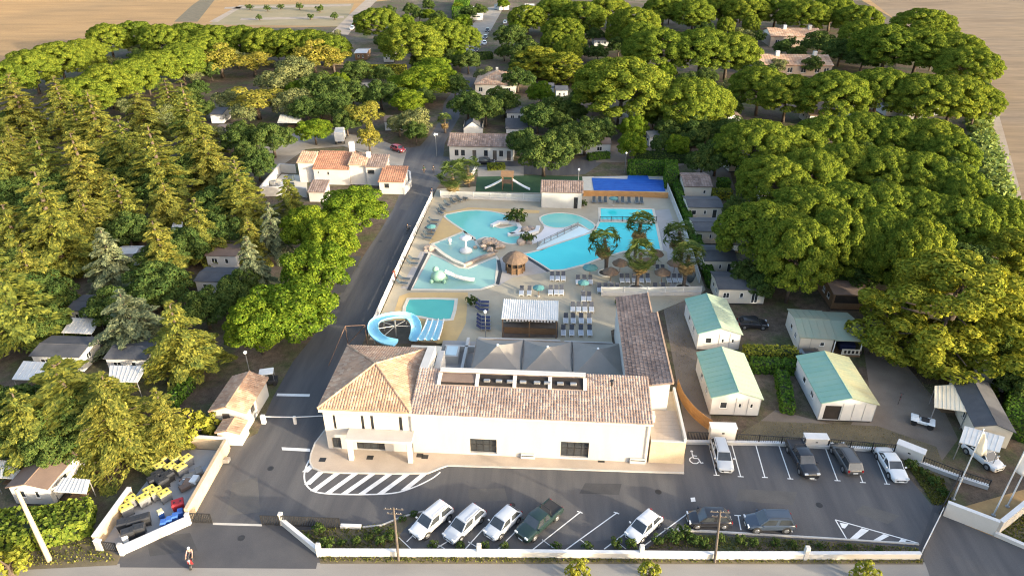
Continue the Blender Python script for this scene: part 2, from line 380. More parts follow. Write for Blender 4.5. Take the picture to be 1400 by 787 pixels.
# asphalt: camp road, car park, entrances, street
road_pts = [(262,692),(312,612),(352,592),(372,545),(400,495),(432,455),(470,395),(500,345),(522,312),(538,285),(548,262),(556,240),(552,226),(520,214),(505,206),(520,196),(560,202),(574,200),(592,180),(604,160),(607,140),(629,112),(633,70),(652,70),(650,110),(630,142),(628,160),(608,196),(606,214),(640,218),(770,222),(800,214),(815,196),(828,196),(824,222),(800,238),(760,240),(650,236),(612,236),(594,262),(500,460),(462,545),(447,590),(447,622),(700,628),(936,632),(938,604),(1120,606),(1210,612),(1232,640),(1276,692),(1258,744),(1150,738),(930,726),(700,752),(560,752),(556,730),(470,720),(300,714),(268,712)]
sheet('camp_road', road_pts, .008, M['asphalt'])
sheet('far_lane', [(633,70),(640,40),(668,10),(690,8),(672,40),(652,70)], .009, M['path'])
sheet('west_path', [(350,215),(362,196),(420,176),(512,188),(556,206),(548,236),(505,212),(470,200),(418,204),(380,230),(352,236)], .010, M['path'])
sheet('middle_lane', [(815,222),(822,190),(836,172),(856,172),(850,196),(858,222)], .009, M['gravel'])
sheet('entrance_apron_west', [(164,770),(258,718),(378,716),(436,760),(432,777),(164,775)], .010, M['asphalt_new'])
sheet('entrance_apron_east', [(1262,762),(1278,700),(1400,750),(1480,800),(1470,840),(1290,840)], .010, M['asphalt'])
sheet('street', [(-400,772),(160,770),(440,768.5),(1262,768),(1900,800),(1900,1500),(-400,1500)], .006, M['street'])
sheet('verge', [(-80,706),(150,716),(135,745),(165,760),(160,772),(-80,784)], .007, M['yellow_soil'])
sheet('verge_front', [(436,761),(1262,763),(1262,771),(438,770)], .011, M['yellow_soil'])
sheet('planting_bed_west', [(395,726),(470,719),(520,718),(556,706),(590,696),(560,716),(546,730),(560,752),(440,756)], .012, M['yellow_soil'])
sheet('planting_bed_east', [(880,752),(915,728),(1150,740),(1256,748),(1256,756)], .012, M['soil'])
sheet('east_yard_gravel', [(1000,604),(1060,560),(1160,585),(1190,540),(1180,470),(1195,440),(1240,500),(1290,560),(1310,600),(1280,640),(1230,600)], .009, M['gravel'])
sheet('east_strip', [(940,604),(925,520),(905,410),(950,405),(965,500),(975,600)], .009, M['gravel'])
sheet('dry_strip', [(1040,575),(1200,582),(1280,610),(1300,660),(1240,640),(1210,606),(1000,600)], .010, M['yellow_soil'])
sheet('east_bed', [(1236,630),(1290,655),(1300,690),(1276,690)], .011, M['soil'])
sheet('hedge_lane', [(880,200),(990,205),(1005,260),(985,262),(940,225),(900,232),(885,220)], .009, M['gravel'])
sheet('entrance_verge', [(1366,727),(1412,692),(1500,700),(1500,800),(1440,762)], .009, M['yellow_soil'])
sheet('forecourt_base', [(120,744),(258,700),(420,690),(1290,690),(1322,700),(1310,772),(120,772)], .0052, M['asphalt_new'])
# ---- pavement round the reception building with its kerb
pv = smooth_line([(434,616),(436,590),(428,610),(424,630),(430,640),(446,644),(520,647),(588,647)], 4)[4:]
pave = [P2(*q) for q in ((447,585),(431,606),(425,622),(424,632),(428,640),(440,645),(470,646.5),(540,647.5),(585,647),(602,640),(612,636.5),(760,641),(935,647),(936,600),(700,600))]
o = struct(MB().prism(pave, 0, .13).build('pavement', M['pavement']))
MB().strip(pave[:13], .16, .0, .15).build('kerb', M['kerb'], o)
# ---- painted markings
park = bpy.data.objects.new('road_markings', None); COL.objects.link(park); struct(park)
def mark(pts, z=.016): return MB().sheet(poly(pts), z).build('painted_marking', M['paint'], park)
def line(a, b, w=.11, z=.016):
    return MB().strip([P2(*a), P2(*b)], w, z-.004, z).build('painted_line', M['paint'], park)
# hatched island before the entrance
out = [P2(*q) for q in smooth_line([(430,618),(420,634),(416,650),(420,664),(436,673),(480,675.5),(535,674),(565,666),(590,654),(602,645)], 4)]
MB().strip(out, .16, .012, .016).build('painted_outline', M['paint'], park)
for (x0,y0,x1,y1) in ((428,635,417,645),(443,641,420,662),(466,643,428,671),(490,644,448,674),(513,645,470,675),(536,645.5,494,675),(559,646,520,674.5),(581,646.5,552,670)):
    a = Vector(P2(x0,y0)); b = Vector(P2(x1,y1)); d = (b-a).normalized(); n = Vector((.32,0))
    MB().sheet([tuple(a-n), tuple(a+n), tuple(b+n), tuple(b-n)], .0165).build('hatch_stripe', M['paint'], park)
# stop bars on the road
mark([(379,537.5),(424,538.5),(423,542),(378,541)]); mark([(385,611),(424,613),(424,617),(386,615)])
# parking bays: right-hand row, T-ended lines
for (xb, yb, xt, yt) in ((979.6,649,969,606),(1012.6,651,1000,606),(1045.7,652,1033,607),(1080.5,654,1065,609),(1112,655,1099,610),(1145,656.5,1128,611),(1179.6,659,1162,612),(1212.7,661,1193,614)):
    line((xt,yt), (xb,yb)); line((xb-4,yb), (xb+4,yb+.4), z=.0205)
# slanting bays along the front wall
for (x0,y0,x1,y1) in ((556,740,596,700),(598,748,628,730),(636,750,663,720),(680,751,718,713),(728,751,794,699),(772,752,844,700),(826,750,890,702),(880,746,942,700)):
    line((x0,y0), (x1,y1))
for (x,y) in ((794,699),(844,700),(890,702)): line((x-5,y-.6), (x+2.5,y+2), z=.0205)
for (x0,y0,x1,y1) in ((545,734,562,750),(592,740,612,752),(640,740,660,752),(741,737,760,751),(793,737,812,751),(842,739,856,750)): line((x0,y0),(x1,y1), .08)
line((918,722),(1156,736), .12); line((1009,704),(1013,724)); line((1004,704),(1013,704.4), z=.0205); line((1078,704),(1083,727))
# hatched corner by the gate
line((1142,710),(1158,737)); line((1142,710),(1256,742)); line((1158,737),(1256,742))
for q in ([(1148,714),(1160,716),(1155,722),(1151,721)], [(1178,721.5),(1188,724.5),(1170,738),(1160,737.5)], [(1208,729.5),(1216,732),(1202,739.5),(1192,739)], [(1232,736),(1240,738.5),(1236,741),(1228,740.5)]): mark(q)
mark([(944,680),(950,679.5),(951,685),(945,685.5)])
# wheelchair sign of the reserved bay
wc = P(950, 627); mk = MB()
def seg(pts, w=.14):
    for i in range(len(pts)-1): mk.strip([(wc.x+pts[i][0], wc.y+pts[i][1]), (wc.x+pts[i+1][0], wc.y+pts[i+1][1])], w, .013, .0165 + .0006*i)
seg([(-.15,.9),(-.15,.1),(.35,.1),(.55,-.6),(.8,-.5)]); seg([(-.15,.5),(.3,.45)])
seg([(-.3+.02,.25),(-.55,.0),(-.58,-.35),(-.3,-.68),(.1,-.68),(.38,-.4)], .12)
mk.lathe([(.16,.013),(.16,.017)], 10, Matrix.Translation((wc.x-.15, wc.y+1.15, 0)))
mk.build('wheelchair_marking', M['paint'], park)

# repairs and covers in the asphalt
M['patch'] = mat('asphalt_repair', (.050,.050,.053), (.064,.063,.065), .8, .95, .15)
M['patch_pale'] = mat('worn_asphalt', (.115,.108,.10), (.095,.09,.085), .8, .95, .15)
for k, (q, mm) in enumerate((([(640,668),(690,667),(694,684),(642,686)],'patch_pale'), ([(1010,668),(1090,672),(1084,690),(1006,684)],'patch_pale'), ([(318,660),(352,652),(356,700),(310,704)],'patch_pale'), ([(480,350),(494,350),(470,400),(452,402)],'patch'), ([(800,660),(850,661),(846,676),(792,674)],'patch'), ([(1180,690),(1230,704),(1214,716),(1168,700)],'patch_pale'), ([(200,735),(260,728),(270,752),(205,760)],'patch'), ([(545,285),(562,262),(574,262),(556,288)],'patch_pale'))):
    MB().sheet(poly(q), .0128+.0003*k).build('asphalt_patch', M[mm], park)
for q in ((370,640),(700,690),(900,672),(1120,690),(330,735),(520,330)):
    p = P(*q); MB().lathe([(.34,.013),(.34,.0165),(0,.0166)],14,Matrix.Translation((p.x,p.y,0))).build('manhole_cover', M['metal_dark'], park)
# ---------------------------------------------------------------- building helpers
def PY(px, py, Y):          # point sighted on the vertical plane Y = const
    q = P(px, py, 0); t = Y/q.y; return Vector((q.x*t, Y, CAM_H*(1-t)))
def PX(px, py, X):
    q = P(px, py, 0); t = X/q.x; return Vector((X, q.y*t, CAM_H*(1-t)))
def wall_panel(mb, L, z0, z1, ops, depth, Mx):
    """a wall face in the local plane y = 0, u from 0 to L, facing -y, with real openings that have reveals"""
    us = sorted({0.0, L, *[o[0] for o in ops], *[o[1] for o in ops]}); zs = sorted({z0, z1, *[o[2] for o in ops], *[o[3] for o in ops]})
    for i in range(len(us)-1):
        for j in range(len(zs)-1):
            um, zm = (us[i]+us[i+1])/2, (zs[j]+zs[j+1])/2
            if any(o[0] < um < o[1] and o[2] < zm < o[3] for o in ops): continue
            mb.add([(us[i],0,zs[j]),(us[i+1],0,zs[j]),(us[i+1],0,zs[j+1]),(us[i],0,zs[j+1])], [(0,1,2,3)], Mx)
    for (a,b,c,d,*_) in ops:
        mb.add([(a,0,c),(b,0,c),(b,0,d),(a,0,d),(a,depth,c),(b,depth,c),(b,depth,d),(a,depth,d)], [(0,4,5,1),(1,5,6,2),(2,6,7,3),(3,7,4,0)], Mx)
def side_matrix(side, x0, x1, y0, y1, base=None):
    R = {'S': Matrix.Translation((x0,y0,0)), 'E': Matrix.Translation((x1,y0,0)) @ Matrix.Rotation(math.pi/2,4,'Z'),
         'N': Matrix.Translation((x1,y1,0)) @ Matrix.Rotation(math.pi,4,'Z'), 'W': Matrix.Translation((x0,y1,0)) @ Matrix.Rotation(-math.pi/2,4,'Z')}[side]
    return base @ R if base is not None else R
def opening(root, op, Mx, depth, frame_m):
    """window > pane, or door > handle, set back in the opening"""
    a, b, c, d, kind = op
    w = .06 if kind != 'slot' else .04
    if kind == 'void': return
    mb = MB(); y0, y1 = depth-.07, depth
    for q in ((a,a+w,c,d),(b-w,b,c,d),(a+w,b-w,c,c+w),(a+w,b-w,d-w,d)): mb.box(q[0],q[1],y0,y1,q[2],q[3], Mx)
    if kind == 'window' and b-a > .9: mb.box((a+b)/2-.03,(a+b)/2+.03,y0+.004,y1-.004,c+w,d-w, Mx)
    if kind == 'grid':
        n = max(2, round((b-a)/.8))
        for i in range(1,n): u = a+(b-a)*i/n; mb.box(u-.025,u+.025,y0+.004,y1-.004,c+w,d-w, Mx)
        mb.box(a+w,b-w,y0+.008,y1-.008,(c+d)/2-.025,(c+d)/2+.025, Mx)
    if kind == 'door':
        mb.box(a+w,b-w,y0+.02,y1-.02,c+w,d-w, Mx); dr = mb.build('door', frame_m, root)
        MB().box(b-.2,b-.16,y0-.03,y0+.02,c+.95,c+1.1, Mx).build('handle', M['metal_grey'], dr); return
    f = mb.build('window', frame_m, root)
    MB().box(a+w,b-w,depth-.03,depth-.01,c+w,d-w, Mx).build('pane', M['glass'], f)
    if kind in ('window','grid') and c > .5: MB().box(a-.08,b+.08,-.07,depth*.5,c-.09,c-.005, Mx).build('sill', M['kerb'], f)
def shell(root, x0, x1, y0, y1, z0, z1, wm, ops={}, depth=.2, frame_m=None, extra=None, name='wall', top=True):
    mb = MB()
    for s in 'SENW':
        L = (x1-x0) if s in 'SN' else (y1-y0); Mx = side_matrix(s, x0, x1, y0, y1); ol = ops.get(s, [])
        wall_panel(mb, L, z0, z1, ol, depth, Mx)
        for o in ol: opening(root, o, Mx, depth, frame_m or M['plastic_white'])
    if top: mb.add([(x0,y0,z1),(x1,y0,z1),(x1,y1,z1),(x0,y1,z1)], [(0,1,2,3)])
    # a dark lining so that openings never look through the house
    d = depth+.005
    mb2 = MB().box(x0+d,x1-d,y0+d,y1-d,z0+.01,z1-.02); mb2.build('inner_lining', M['dark'], root)
    if extra: extra(mb)
    return mb.build(name, wm, root)
def tiles(O, U, V, W, Lr, inside=None, pitch=.30, course=.45, lift=.0, jitter=.012):
    """barrel tiles laid in courses over a roof plane: every tile a piece of its own"""
    O, U, V = Vector(O), Vector(U).normalized(), Vector(V).normalized(); Nn = U.cross(V).normalized()
    mb = MB(); rr = random.Random(int(W*100)+int(Lr*37)); r = pitch*.52
    ns, nc = max(1, int(W/pitch)), max(1, int(math.ceil(Lr/course)))
    arc = [(-1,0),(-.62,.62),(0,.92),(.62,.62),(1,0)]
    for i in range(ns):
        u = (i+.5)*W/ns
        for j in range(nc):
            v0 = j*course; v1 = min(v0+course*1.12, Lr)
            if inside and not inside(u, (v0+v1)/2): continue
            dj, dl = rr.uniform(-jitter, jitter), rr.uniform(0, .012)
            vs = []
            for v, s, h in ((v0, 1.0, .035), (v1, .86, .0)):
                for a, b in arc:
                    vs.append(O + U*(u + dj + a*r*s) + V*v + Nn*(lift + dl + h + b*.06*s))
            fs = [(k, k+1, 6+k, 5+k) for k in range(4)] + [(0,5-1,3,2,1)]
            mb.add(vs, fs[:4] + [(4,3,2,1,0)])
    return mb
def ridge(p0, p1, r=.14, step=.45):
    p0, p1 = Vector(p0), Vector(p1); n = max(1, int((p1-p0).length/step)); mb = MB()
    for i in range(n):
        a, b = p0.lerp(p1, i/n), p0.lerp(p1, (i+1.1)/n); mb.cyl(a, b, r, r*.86, 7)
    return mb
def slab_roof(mb, corners, t=.12):
    """a sloping slab from its four top corners"""
    c = [Vector(q) for q in corners]; n = (c[1]-c[0]).cross(c[3]-c[0]).normalized()
    if n.z < 0: n = -n
    b = [q - Vector((0,0,t)) for q in c]
    k = len(c)
    mb.add(c+b, [tuple(range(k)), tuple(range(2*k-1,k-1,-1))] + [(i, k+i, k+(i+1)%k, (i+1)%k) for i in range(k)])
def gable(root, x0, x1, y0, y1, ze, zr, axis, oh, m, wall_mb_m=None, t=.10, ribs=0, tile=None, name='roof', ridge_at=.5, m_right=None):
    """two slopes meeting on a ridge along axis; returns the roof object(s)"""
    out = []
    X0, X1, Y0, Y1 = x0-oh, x1+oh, y0-oh, y1+oh
    if axis == 'y':
        xr = x0+(x1-x0)*ridge_at; k1 = (zr-ze)/(xr-x0); k2 = (zr-ze)/(x1-xr)
        A = [(X0,Y0,ze-k1*oh),(xr,Y0,zr),(xr,Y1,zr),(X0,Y1,ze-k1*oh)]; B = [(xr,Y0,zr),(X1,Y0,ze-k2*oh),(X1,Y1,ze-k2*oh),(xr,Y1,zr)]
        fill = [[(x0,y0,ze),(x1,y0,ze),(xr,y0,zr-.02)], [(x1,y1,ze),(x0,y1,ze),(xr,y1,zr-.02)]]
        rd = ((xr,Y0,zr),(xr,Y1,zr))
    else:
        yr = y0+(y1-y0)*ridge_at; k1 = (zr-ze)/(yr-y0); k2 = (zr-ze)/(y1-yr)
        A = [(X0,Y0,ze-k1*oh),(X1,Y0,ze-k1*oh),(X1,yr,zr),(X0,yr,zr)]; B = [(X0,yr,zr),(X1,yr,zr),(X1,Y1,ze-k2*oh),(X0,Y1,ze-k2*oh)]
        fill = [[(x0,y1,ze),(x0,y0,ze),(x0,yr,zr-.02)], [(x1,y0,ze),(x1,y1,ze),(x1,yr,zr-.02)]]
        rd = ((X0,yr,zr),(X1,yr,zr))
    up = Vector((0,0,t+.02))
    for q, mm in ((A, m), (B, m_right or m)):
        q = [Vector(p)+up for p in q]; mb = MB(); slab_roof(mb, q, t)
        if ribs:
            e0, e1 = (q[0], q[3]) if axis == 'y' else (q[0], q[1])
            far0, far1 = (q[1], q[2]) if axis == 'y' else (q[3], q[2])
            n = int((e1-e0).length/ribs)
            for i in range(n+1):
                a = e0.lerp(e1, i/max(n,1)); b = far0.lerp(far1, i/max(n,1))
                d = (e1-e0).normalized()*.025; nn = (b-a).cross(d); nn = nn.normalized()*.035; nn = nn if nn.z > 0 else -nn
                mb.add([a-d+nn*.05,a+d+nn*.05,b+d+nn*.05,b-d+nn*.05,a-d+nn,a+d+nn,b+d+nn,b-d+nn], [(4,5,6,7),(0,1,5,4),(1,2,6,5),(2,3,7,6),(3,0,4,7)])
        ro = mb.build(name, mm, root); out.append(ro)
        if tile:
            if axis == 'x':
                lo = q[0] if q is not None and abs(q[0].z) < abs(q[3].z) else None
                if q[0].z < q[3].z: O_, U_, V_ = q[0], q[1]-q[0], q[3]-q[0]
                else: O_, U_, V_ = q[2], q[3]-q[2], q[1]-q[2]
            else:
                if q[0].z < q[1].z: O_, U_, V_ = q[3], q[0]-q[3], q[2]-q[3]
                else: O_, U_, V_ = q[1], q[2]-q[1], q[0]-q[1]
            tm = tiles(O_, U_, V_, U_.length, V_.length, None, tile[1], tile[1]*1.5)
            put(tm.build('roof_tiles', tile[0], ro), kind='stuff')
    r = ridge(Vector(rd[0])+up, Vector(rd[1])+up, .10 if tile else .06, .6)
    r.build('ridge_cap', (tile[0] if tile else m), root)
    for f in fill: MB().add(f, [(0,1,2)]).build('gable', wall_mb_m, root)
    return out
# ---------------------------------------------------------------- reception building
rb = thing('reception_building', 'long white reception building with clay-tiled hipped tower and entrance porch', 'building', (-6,55,0))
RB = bpy.data.objects.new('tmp', None)
class Rooted:      # parts are modelled in site coordinates, then hung on the root without moving
    pass
def adopt(root, before):
    """parent every parentless object made since `before` to root, keeping its place"""
    inv = Matrix.Translation(root.location).inverted() if root.rotation_euler.z == 0 else (Matrix.Translation(root.location) @ Matrix.Rotation(root.rotation_euler.z,4,'Z')).inverted()
    for o in COL.objects:
        if o.parent is None and o not in before and o is not root:
            o.parent = root; o.matrix_parent_inverse = inv
def kids(root):
    class _K: pass
    return None
TX0, TX1, TY0, TY1, TE = -23.5, -14.2, 55.0, 66.2, 5.8
WX1 = 10.7
before = set(COL.objects)
def win(pa, pb, kind, X0, Y=55.0):
    a = PY(*pa, Y); b = PY(*pb, Y); return (a.x-X0, b.x-X0, b.z, a.z, kind)
ops = [win((453.5,567),(460.5,586), 'slot', TX0), win((492,568),(499,587), 'slot', TX0), win((505,568),(512,587), 'slot', TX0), win((544,569.5),(551,588.5), 'slot', TX0),
       win((453,597.5),(468,614.5), 'grid', TX0), win((486,600),(527,616.5), 'grid', TX0)]
ops = [(a,b,max(c,.16),d,k) for a,b,c,d,k in ops]
shell(None, TX0, TX1, TY0, TY1, 0, TE, M['facade'], {'S': ops, 'W': [(2,3.2,3.6,5.0,'window'),(6,7.2,3.6,5.0,'window'),(3,4.2,.9,2.2,'window')]}, .25, M['metal_dark'])
# hipped tower roof
oh = .35; ex0, ex1, ey0, ey1 = TX0-oh, TX1+oh*.3, TY0-oh, TY1+oh*.4
apex = Vector((-18.85, 60.3, 7.75)); ze = TE+.06
cs = [Vector((ex0,ey0,ze)), Vector((ex1,ey0,ze)), Vector((ex1,ey1,ze)), Vector((ex0,ey1,ze))]
mb = MB(); mb.add(cs+[apex]+[c-Vector((0,0,.16)) for c in cs], [(0,1,4),(1,2,4),(2,3,4),(3,0,4),(5,6,1,0),(6,7,2,1),(7,8,3,2),(8,5,0,3),(8,7,6,5)])
tr = mb.build('tower_roof', M['tile'])
for i in range(4):
    a, b = cs[i], cs[(i+1)%4]; U = (b-a); W = U.length; Un = U/W
    ua = (apex-a).dot(Un); foot = a + Un*ua; V = apex-foot; Lr = V.length
    def ins(u, v, ua=ua, W=W, Lr=Lr): return v < Lr-.05 and u > ua*v/Lr+.02 and u < W-(W-ua)*v/Lr-.02
    put(tiles(a, Un, V, W, Lr, ins, .29, .44).build('roof_tiles', M['tile'], tr), kind='stuff')
    ridge(a+Vector((0,0,.05)), apex+Vector((0,0,.06)), .13).build('ridge_cap', M['tile'], tr)
# long wing
WY1 = 61.06; zr = 5.72 + .18*(WY1-54.6)
wops = [win((642,599.5),(679,620), 'grid', TX1), win((767,603.5),(804,626), 'grid', TX1)]
def wing_extra(mb):
    x0, x1 = TX1, WX1
    for x, s in ((x1,1),):
        mb.add([(x,55.0,5.7),(x,WY1,5.7),(x,WY1,zr-.05)], [(0,1,2)])
    mb.add([(x1,WY1,5.7),(x0,WY1,5.7),(x0,WY1,zr-.05),(x1,WY1,zr-.05)], [(0,1,2,3)])
shell(None, TX1+.003, WX1, 55.03, WY1, 0, 5.62, M['facade'], {'S': wops}, .3, M['metal_dark'], wing_extra)
mb = MB(); q = [(TX1,54.6,5.72),(WX1+.15,54.6,5.72),(WX1+.15,WY1,zr+.02),(TX1,WY1,zr+.02)]; slab_roof(mb, q, .14)
wr = mb.build('wing_roof', M['tile_wing'])
Vw = Vector(q[3])-Vector(q[0])
sx0, sx1, sy0, sy1 = -11.7, 4.0, 58.7, 60.2
put(tiles(q[0], (1,0,0), Vw, WX1+.15-TX1, Vw.length, lambda u, v: not (sx0-.1 < TX1+u < sx1+.1 and v > 4.15), .29, .44).build('roof_tiles', M['tile_wing'], wr), kind='stuff')
# eaves course and gutter line
MB().box(TX0-.3,WX1+.12,54.62,54.99,5.42,5.54).build('eaves_cornice', M['white'])
# roof terrace: dark sheet paints the recess shade behind white posts, flat cap behind
mb = MB(); mb.box(sx0-.1,sx1+.1,sy1+.2,WY1+.02,6.96,7.08)
for x in (sx0, -7.6, -3.55, .25, sx1):
    mb.add([(x-.2,sy0-.05,6.5),(x+.2,sy0-.05,6.5),(x+.2,sy1,6.6),(x-.2,sy1,6.6),(x-.2,sy0-.05,6.66),(x+.2,sy0-.05,6.66),(x+.2,sy1,7.02),(x-.2,sy1,7.02)], [(4,5,6,7),(0,1,5,4),(1,2,6,5),(3,0,4,7)])
ln = mb.build('roof_recess', M['white'])
mb = MB(); slab_roof(mb, [(sx0+.2,sy0+.02,6.60),(sx1-.2,sy0+.02,6.60),(sx1-.2,sy1+.1,6.86),(sx0+.2,sy1+.1,6.86)], .04); mb.build('recess_shade', M['dark'], ln)
mb = MB(); slab_roof(mb, [(sx0+.22,sy0+.3,6.70),(-7.85,sy0+.3,6.70),(-7.85,sy1+.05,6.88),(sx0+.22,sy1+.05,6.88)], .03); mb.build('recess_screen', M['roof_brown'], ln)
for x in (-6.9,-5.6,-4.4,-3.0,-1.5,-.4,1.0,2.4): MB().bbox(x,x+.7,sy0+.45,sy0+.8,6.7,6.93,.04).build('roof_unit', M['metal_grey'], ln)
# low white parapet between tower and wing roof
mb = MB()
for (ya,yb,za,zb) in ((54.95,WY1,5.80,6.95),(WY1,TY1,6.95,6.3)):
    mb.add([(TX1+.02,ya,za),(TX1+.95,ya,za),(TX1+.95,yb,zb),(TX1+.02,yb,zb),(TX1+.02,ya,5.0),(TX1+.95,ya,5.0),(TX1+.95,yb,5.0),(TX1+.02,yb,5.0)], [(0,1,2,3),(4,5,1,0),(5,6,2,1),(6,7,3,2),(7,4,0,3)])
mb.build('parapet', M['white'])
# porch
pa = P(480,631); pb = P(561,634)
mb = MB(); pz = 2.85
mb.bbox(pa.x-.35, pb.x+.4, 53.2, 55.0, pz, pz+.28, .05)
pr = mb.build('porch_roof', M['facade'])
MB().box(pa.x-.3, TX0+4.2, 54.3, 55.0, pz+.02, pz+.27).build('porch_wing', M['facade'], pr)
for x in (pa.x, pb.x): MB().bbox(x-.24,x+.24,53.28,53.8,.1,pz,.04).build('porch_pillar', M['facade'])
# wall vents, drains and service boxes
for (x0,y0,x1,y1) in ((861,625,882,632.5),(712,619,731,626)):
    a, b = PY(x0,y0,54.99), PY(x1,y1,54.99)
    v = MB().bbox(a.x,b.x,54.75,55.0,max(.14,b.z),a.z,.03).build('service_box', M['white'])
    MB().box(a.x+.1,b.x-.1,54.73,54.76,a.z-.22,a.z-.12).build('vent_slot', M['dark'], v)
for px, py in ((441,628),(506,625),(574,622),(581,624),(822,629)):
    p = P(px, py, .13); MB().box(p.x-.35,p.x+.35,p.y-.3,p.y+.3,.132,.142).build('floor_grate', M['metal_dark'])
MB().tube([(TX1+.05,54.9,.15),(TX1+.05,54.9,5.4)], .05).build('downpipe', M['metal_grey'])
MB().tube([(WX1-.25,54.93,.15),(WX1-.25,54.93,5.4)], .05).build('downpipe', M['facade'])
MB().tube([(TX0-.2,54.56,5.72),(WX1+.1,54.52,5.62)], .07).build('gutter', M['cream'])
# vent pipe on the wing roof
p = PY(835,541,59.2); mb = MB(); mb.cyl((p.x,59.2,6.9),(p.x,59.2,7.5),.14,n=10).cyl((p.x,59.2,7.5),(p.x,59.2,7.58),.26,.2,10); mb.build('vent_pipe', M['metal_dark'])
# restaurant wing, roof falling to the west; dark tiles paint in its shade
RX0, RX1, RY0, RY1, RY2 = 8.6, 13.35, 60.2, 74.6, 79.4
zl, zh = 6.0, 6.9
mb = MB(); mb.prism([(RX0+.25,RY0),(RX1-.2,RY0),(RX1-.2,RY1),(12.5,RY1),(12.5,RY2),(RX0+.25,RY2)], 0, zl-.15)
mb.add([(RX0+.25,RY0,zl-.15),(RX1-.2,RY0,zl-.15),(RX1-.2,RY0,zh-.15),(RX1-.2,RY1,zl-.15),(RX1-.2,RY1,zh-.15),(12.5,RY2,zl-.15),(12.5,RY2,zh-.35),(RX0+.25,RY2,zl-.15)], [(0,1,2),(1,3,4,2),(5,7,6)])
mb.build('restaurant_wall', M['white'])
k = (zh-zl)/(RX1-RX0)
for (xa,xb,ya,yb) in ((RX0,RX1,RY0-.15,RY1),(RX0,12.7,RY1,RY2+.15)):
    q = [Vector((xa,ya,zl)),Vector((xb,ya,zl+k*(xb-xa))),Vector((xb,yb,zl+k*(xb-xa))),Vector((xa,yb,zl))]
    mb = MB(); slab_roof(mb, q, .14); ro = mb.build('restaurant_roof', M['tile_dark'])
    V = q[1]-q[0]; put(tiles(q[3], (0,-1,0), V, yb-ya, V.length, None, .29, .44).build('roof_tiles', M['tile_dark'], ro), kind='stuff')
    MB().box(xb-.02,xb+.16,ya,yb,zl+k*(xb-xa)-.16,zl+k*(xb-xa)+.12).build('verge_tile', M['tile'], ro)
adopt(rb, before)
# terrace block beside it, sandstone front and tiled floor
before = set(COL.objects)
tb = thing('terrace_annex', 'flat-roofed sandstone annex with beige tiled terrace beside the reception wing', 'building', (12.5,58,0))
TXa, TXb, TYa, TYb, TZ = 10.9, 14.5, 55.05, 63.6, 3.05
mb = MB(); mb.box(TXa,TXb,TYa,TYb,0,TZ); mb.build('wall', M['stone_wall'])
sl = MB().box(TXa+.02,TXb-.28,TYa+.28,60.1,TZ,TZ+.03); t_ = sl.build('terrace_slab', M['pavement'])
nx, ny = 5, 8
for i in range(nx):
    for j in range(ny):
        w, h = (TXb-.3-TXa-.04)/nx, (60.05-TYa-.3)/ny
        MB().box(TXa+.03+i*w+.01,TXa+.03+(i+1)*w-.01,TYa+.29+j*h+.01,TYa+.29+(j+1)*h-.01,TZ+.03,TZ+.045).build('floor_tile', M['pavement'], t_)
mb = MB(); mb.box(TXb-.26,TXb+.004,TYa-.004,TYb,TZ,TZ+.62).box(TXa,TXb-.26,TYa-.004,TYa+.24,TZ,TZ+.10); mb.build('parapet', M['white'])
MB().box(TXa,TXa+.7,58.0,58.9,TZ+.03,TZ+.95).build('parapet_step', M['white'])
adopt(tb, before)
# ---------------------------------------------------------------- plants: crowns of many single leaves (numpy), trunks with limbs
def np_leaves(c, n, u, w, h, rng, kite=True):
    """leaf blades: centres c (k,3), normals n, width w and length h; returns verts, quads"""
    k = len(c)
    n = n/np.linalg.norm(n, axis=1, keepdims=True)
    a = np.cross(n, u); a /= (np.linalg.norm(a, axis=1, keepdims=True)+1e-9); b = np.cross(n, a)
    w = np.asarray(w).reshape(-1,1); h = np.asarray(h).reshape(-1,1)
    bend = n*h*.18
    v = np.stack([c - b*h*.5 - bend, c + a*w*.5, c + b*h*.5 - bend, c - a*w*.5], axis=1).reshape(-1,3)
    return v
def mesh_quads(name, v, mats, mi=None):
    k = len(v)//4
    me = bpy.data.meshes.new(name)
    me.vertices.add(len(v)); me.vertices.foreach_set('co', v.astype(np.float32).ravel())
    me.loops.add(4*k); me.loops.foreach_set('vertex_index', np.arange(4*k, dtype=np.int32))
    me.polygons.add(k); me.polygons.foreach_set('loop_start', np.arange(0,4*k,4, dtype=np.int32))
    try: me.polygons.foreach_set('loop_total', np.full(k,4,dtype=np.int32))
    except Exception: pass
    if mi is not None: me.polygons.foreach_set('material_index', mi.astype(np.int32))
    for m in (mats if isinstance(mats,(list,tuple)) else [mats]): me.materials.append(m)
    me.update(calc_edges=True); return me
def rand_dirs(rng, k):
    d = rng.normal(size=(k,3)); return d/np.linalg.norm(d,axis=1,keepdims=True)
def clump_leaves(rng, clumps, per, size, flat=.55, up=.25, low=-.35, aspect=1.5):
    """leaves over the outsides of ellipsoid clumps (cx,cy,cz,rx,ry,rz); those buried in a neighbour are dropped"""
    C = np.array(clumps, float); vs = []
    for i, cl in enumerate(C):
        r = cl[3:6]; area = 4*math.pi*((r[0]*r[1]+r[0]*r[2]+r[1]*r[2])/3)
        k = max(6, int(per*area)); d = rand_dirs(rng, int(k*1.6)); d = d[d[:,2] > low][:k]
        p = cl[:3] + d*r*rng.uniform(.80,1.10,(len(d),1))
        q = (p[:,None,:]-C[None,:,:3])/C[None,:,3:6]; dist = (q**2).sum(-1); dist[:,i] = 9
        keep = dist.min(1) > .62
        p, d = p[keep], d[keep]
        n = d/r*r.mean()*flat + rand_dirs(rng, len(d))*(1-flat) + np.array([0,0,up])
        s = size*rng.uniform(.65,1.35,len(d))
        vs.append(np_leaves(p, n, rand_dirs(rng,len(d)), s, s*aspect, rng))
    return np.concatenate(vs)
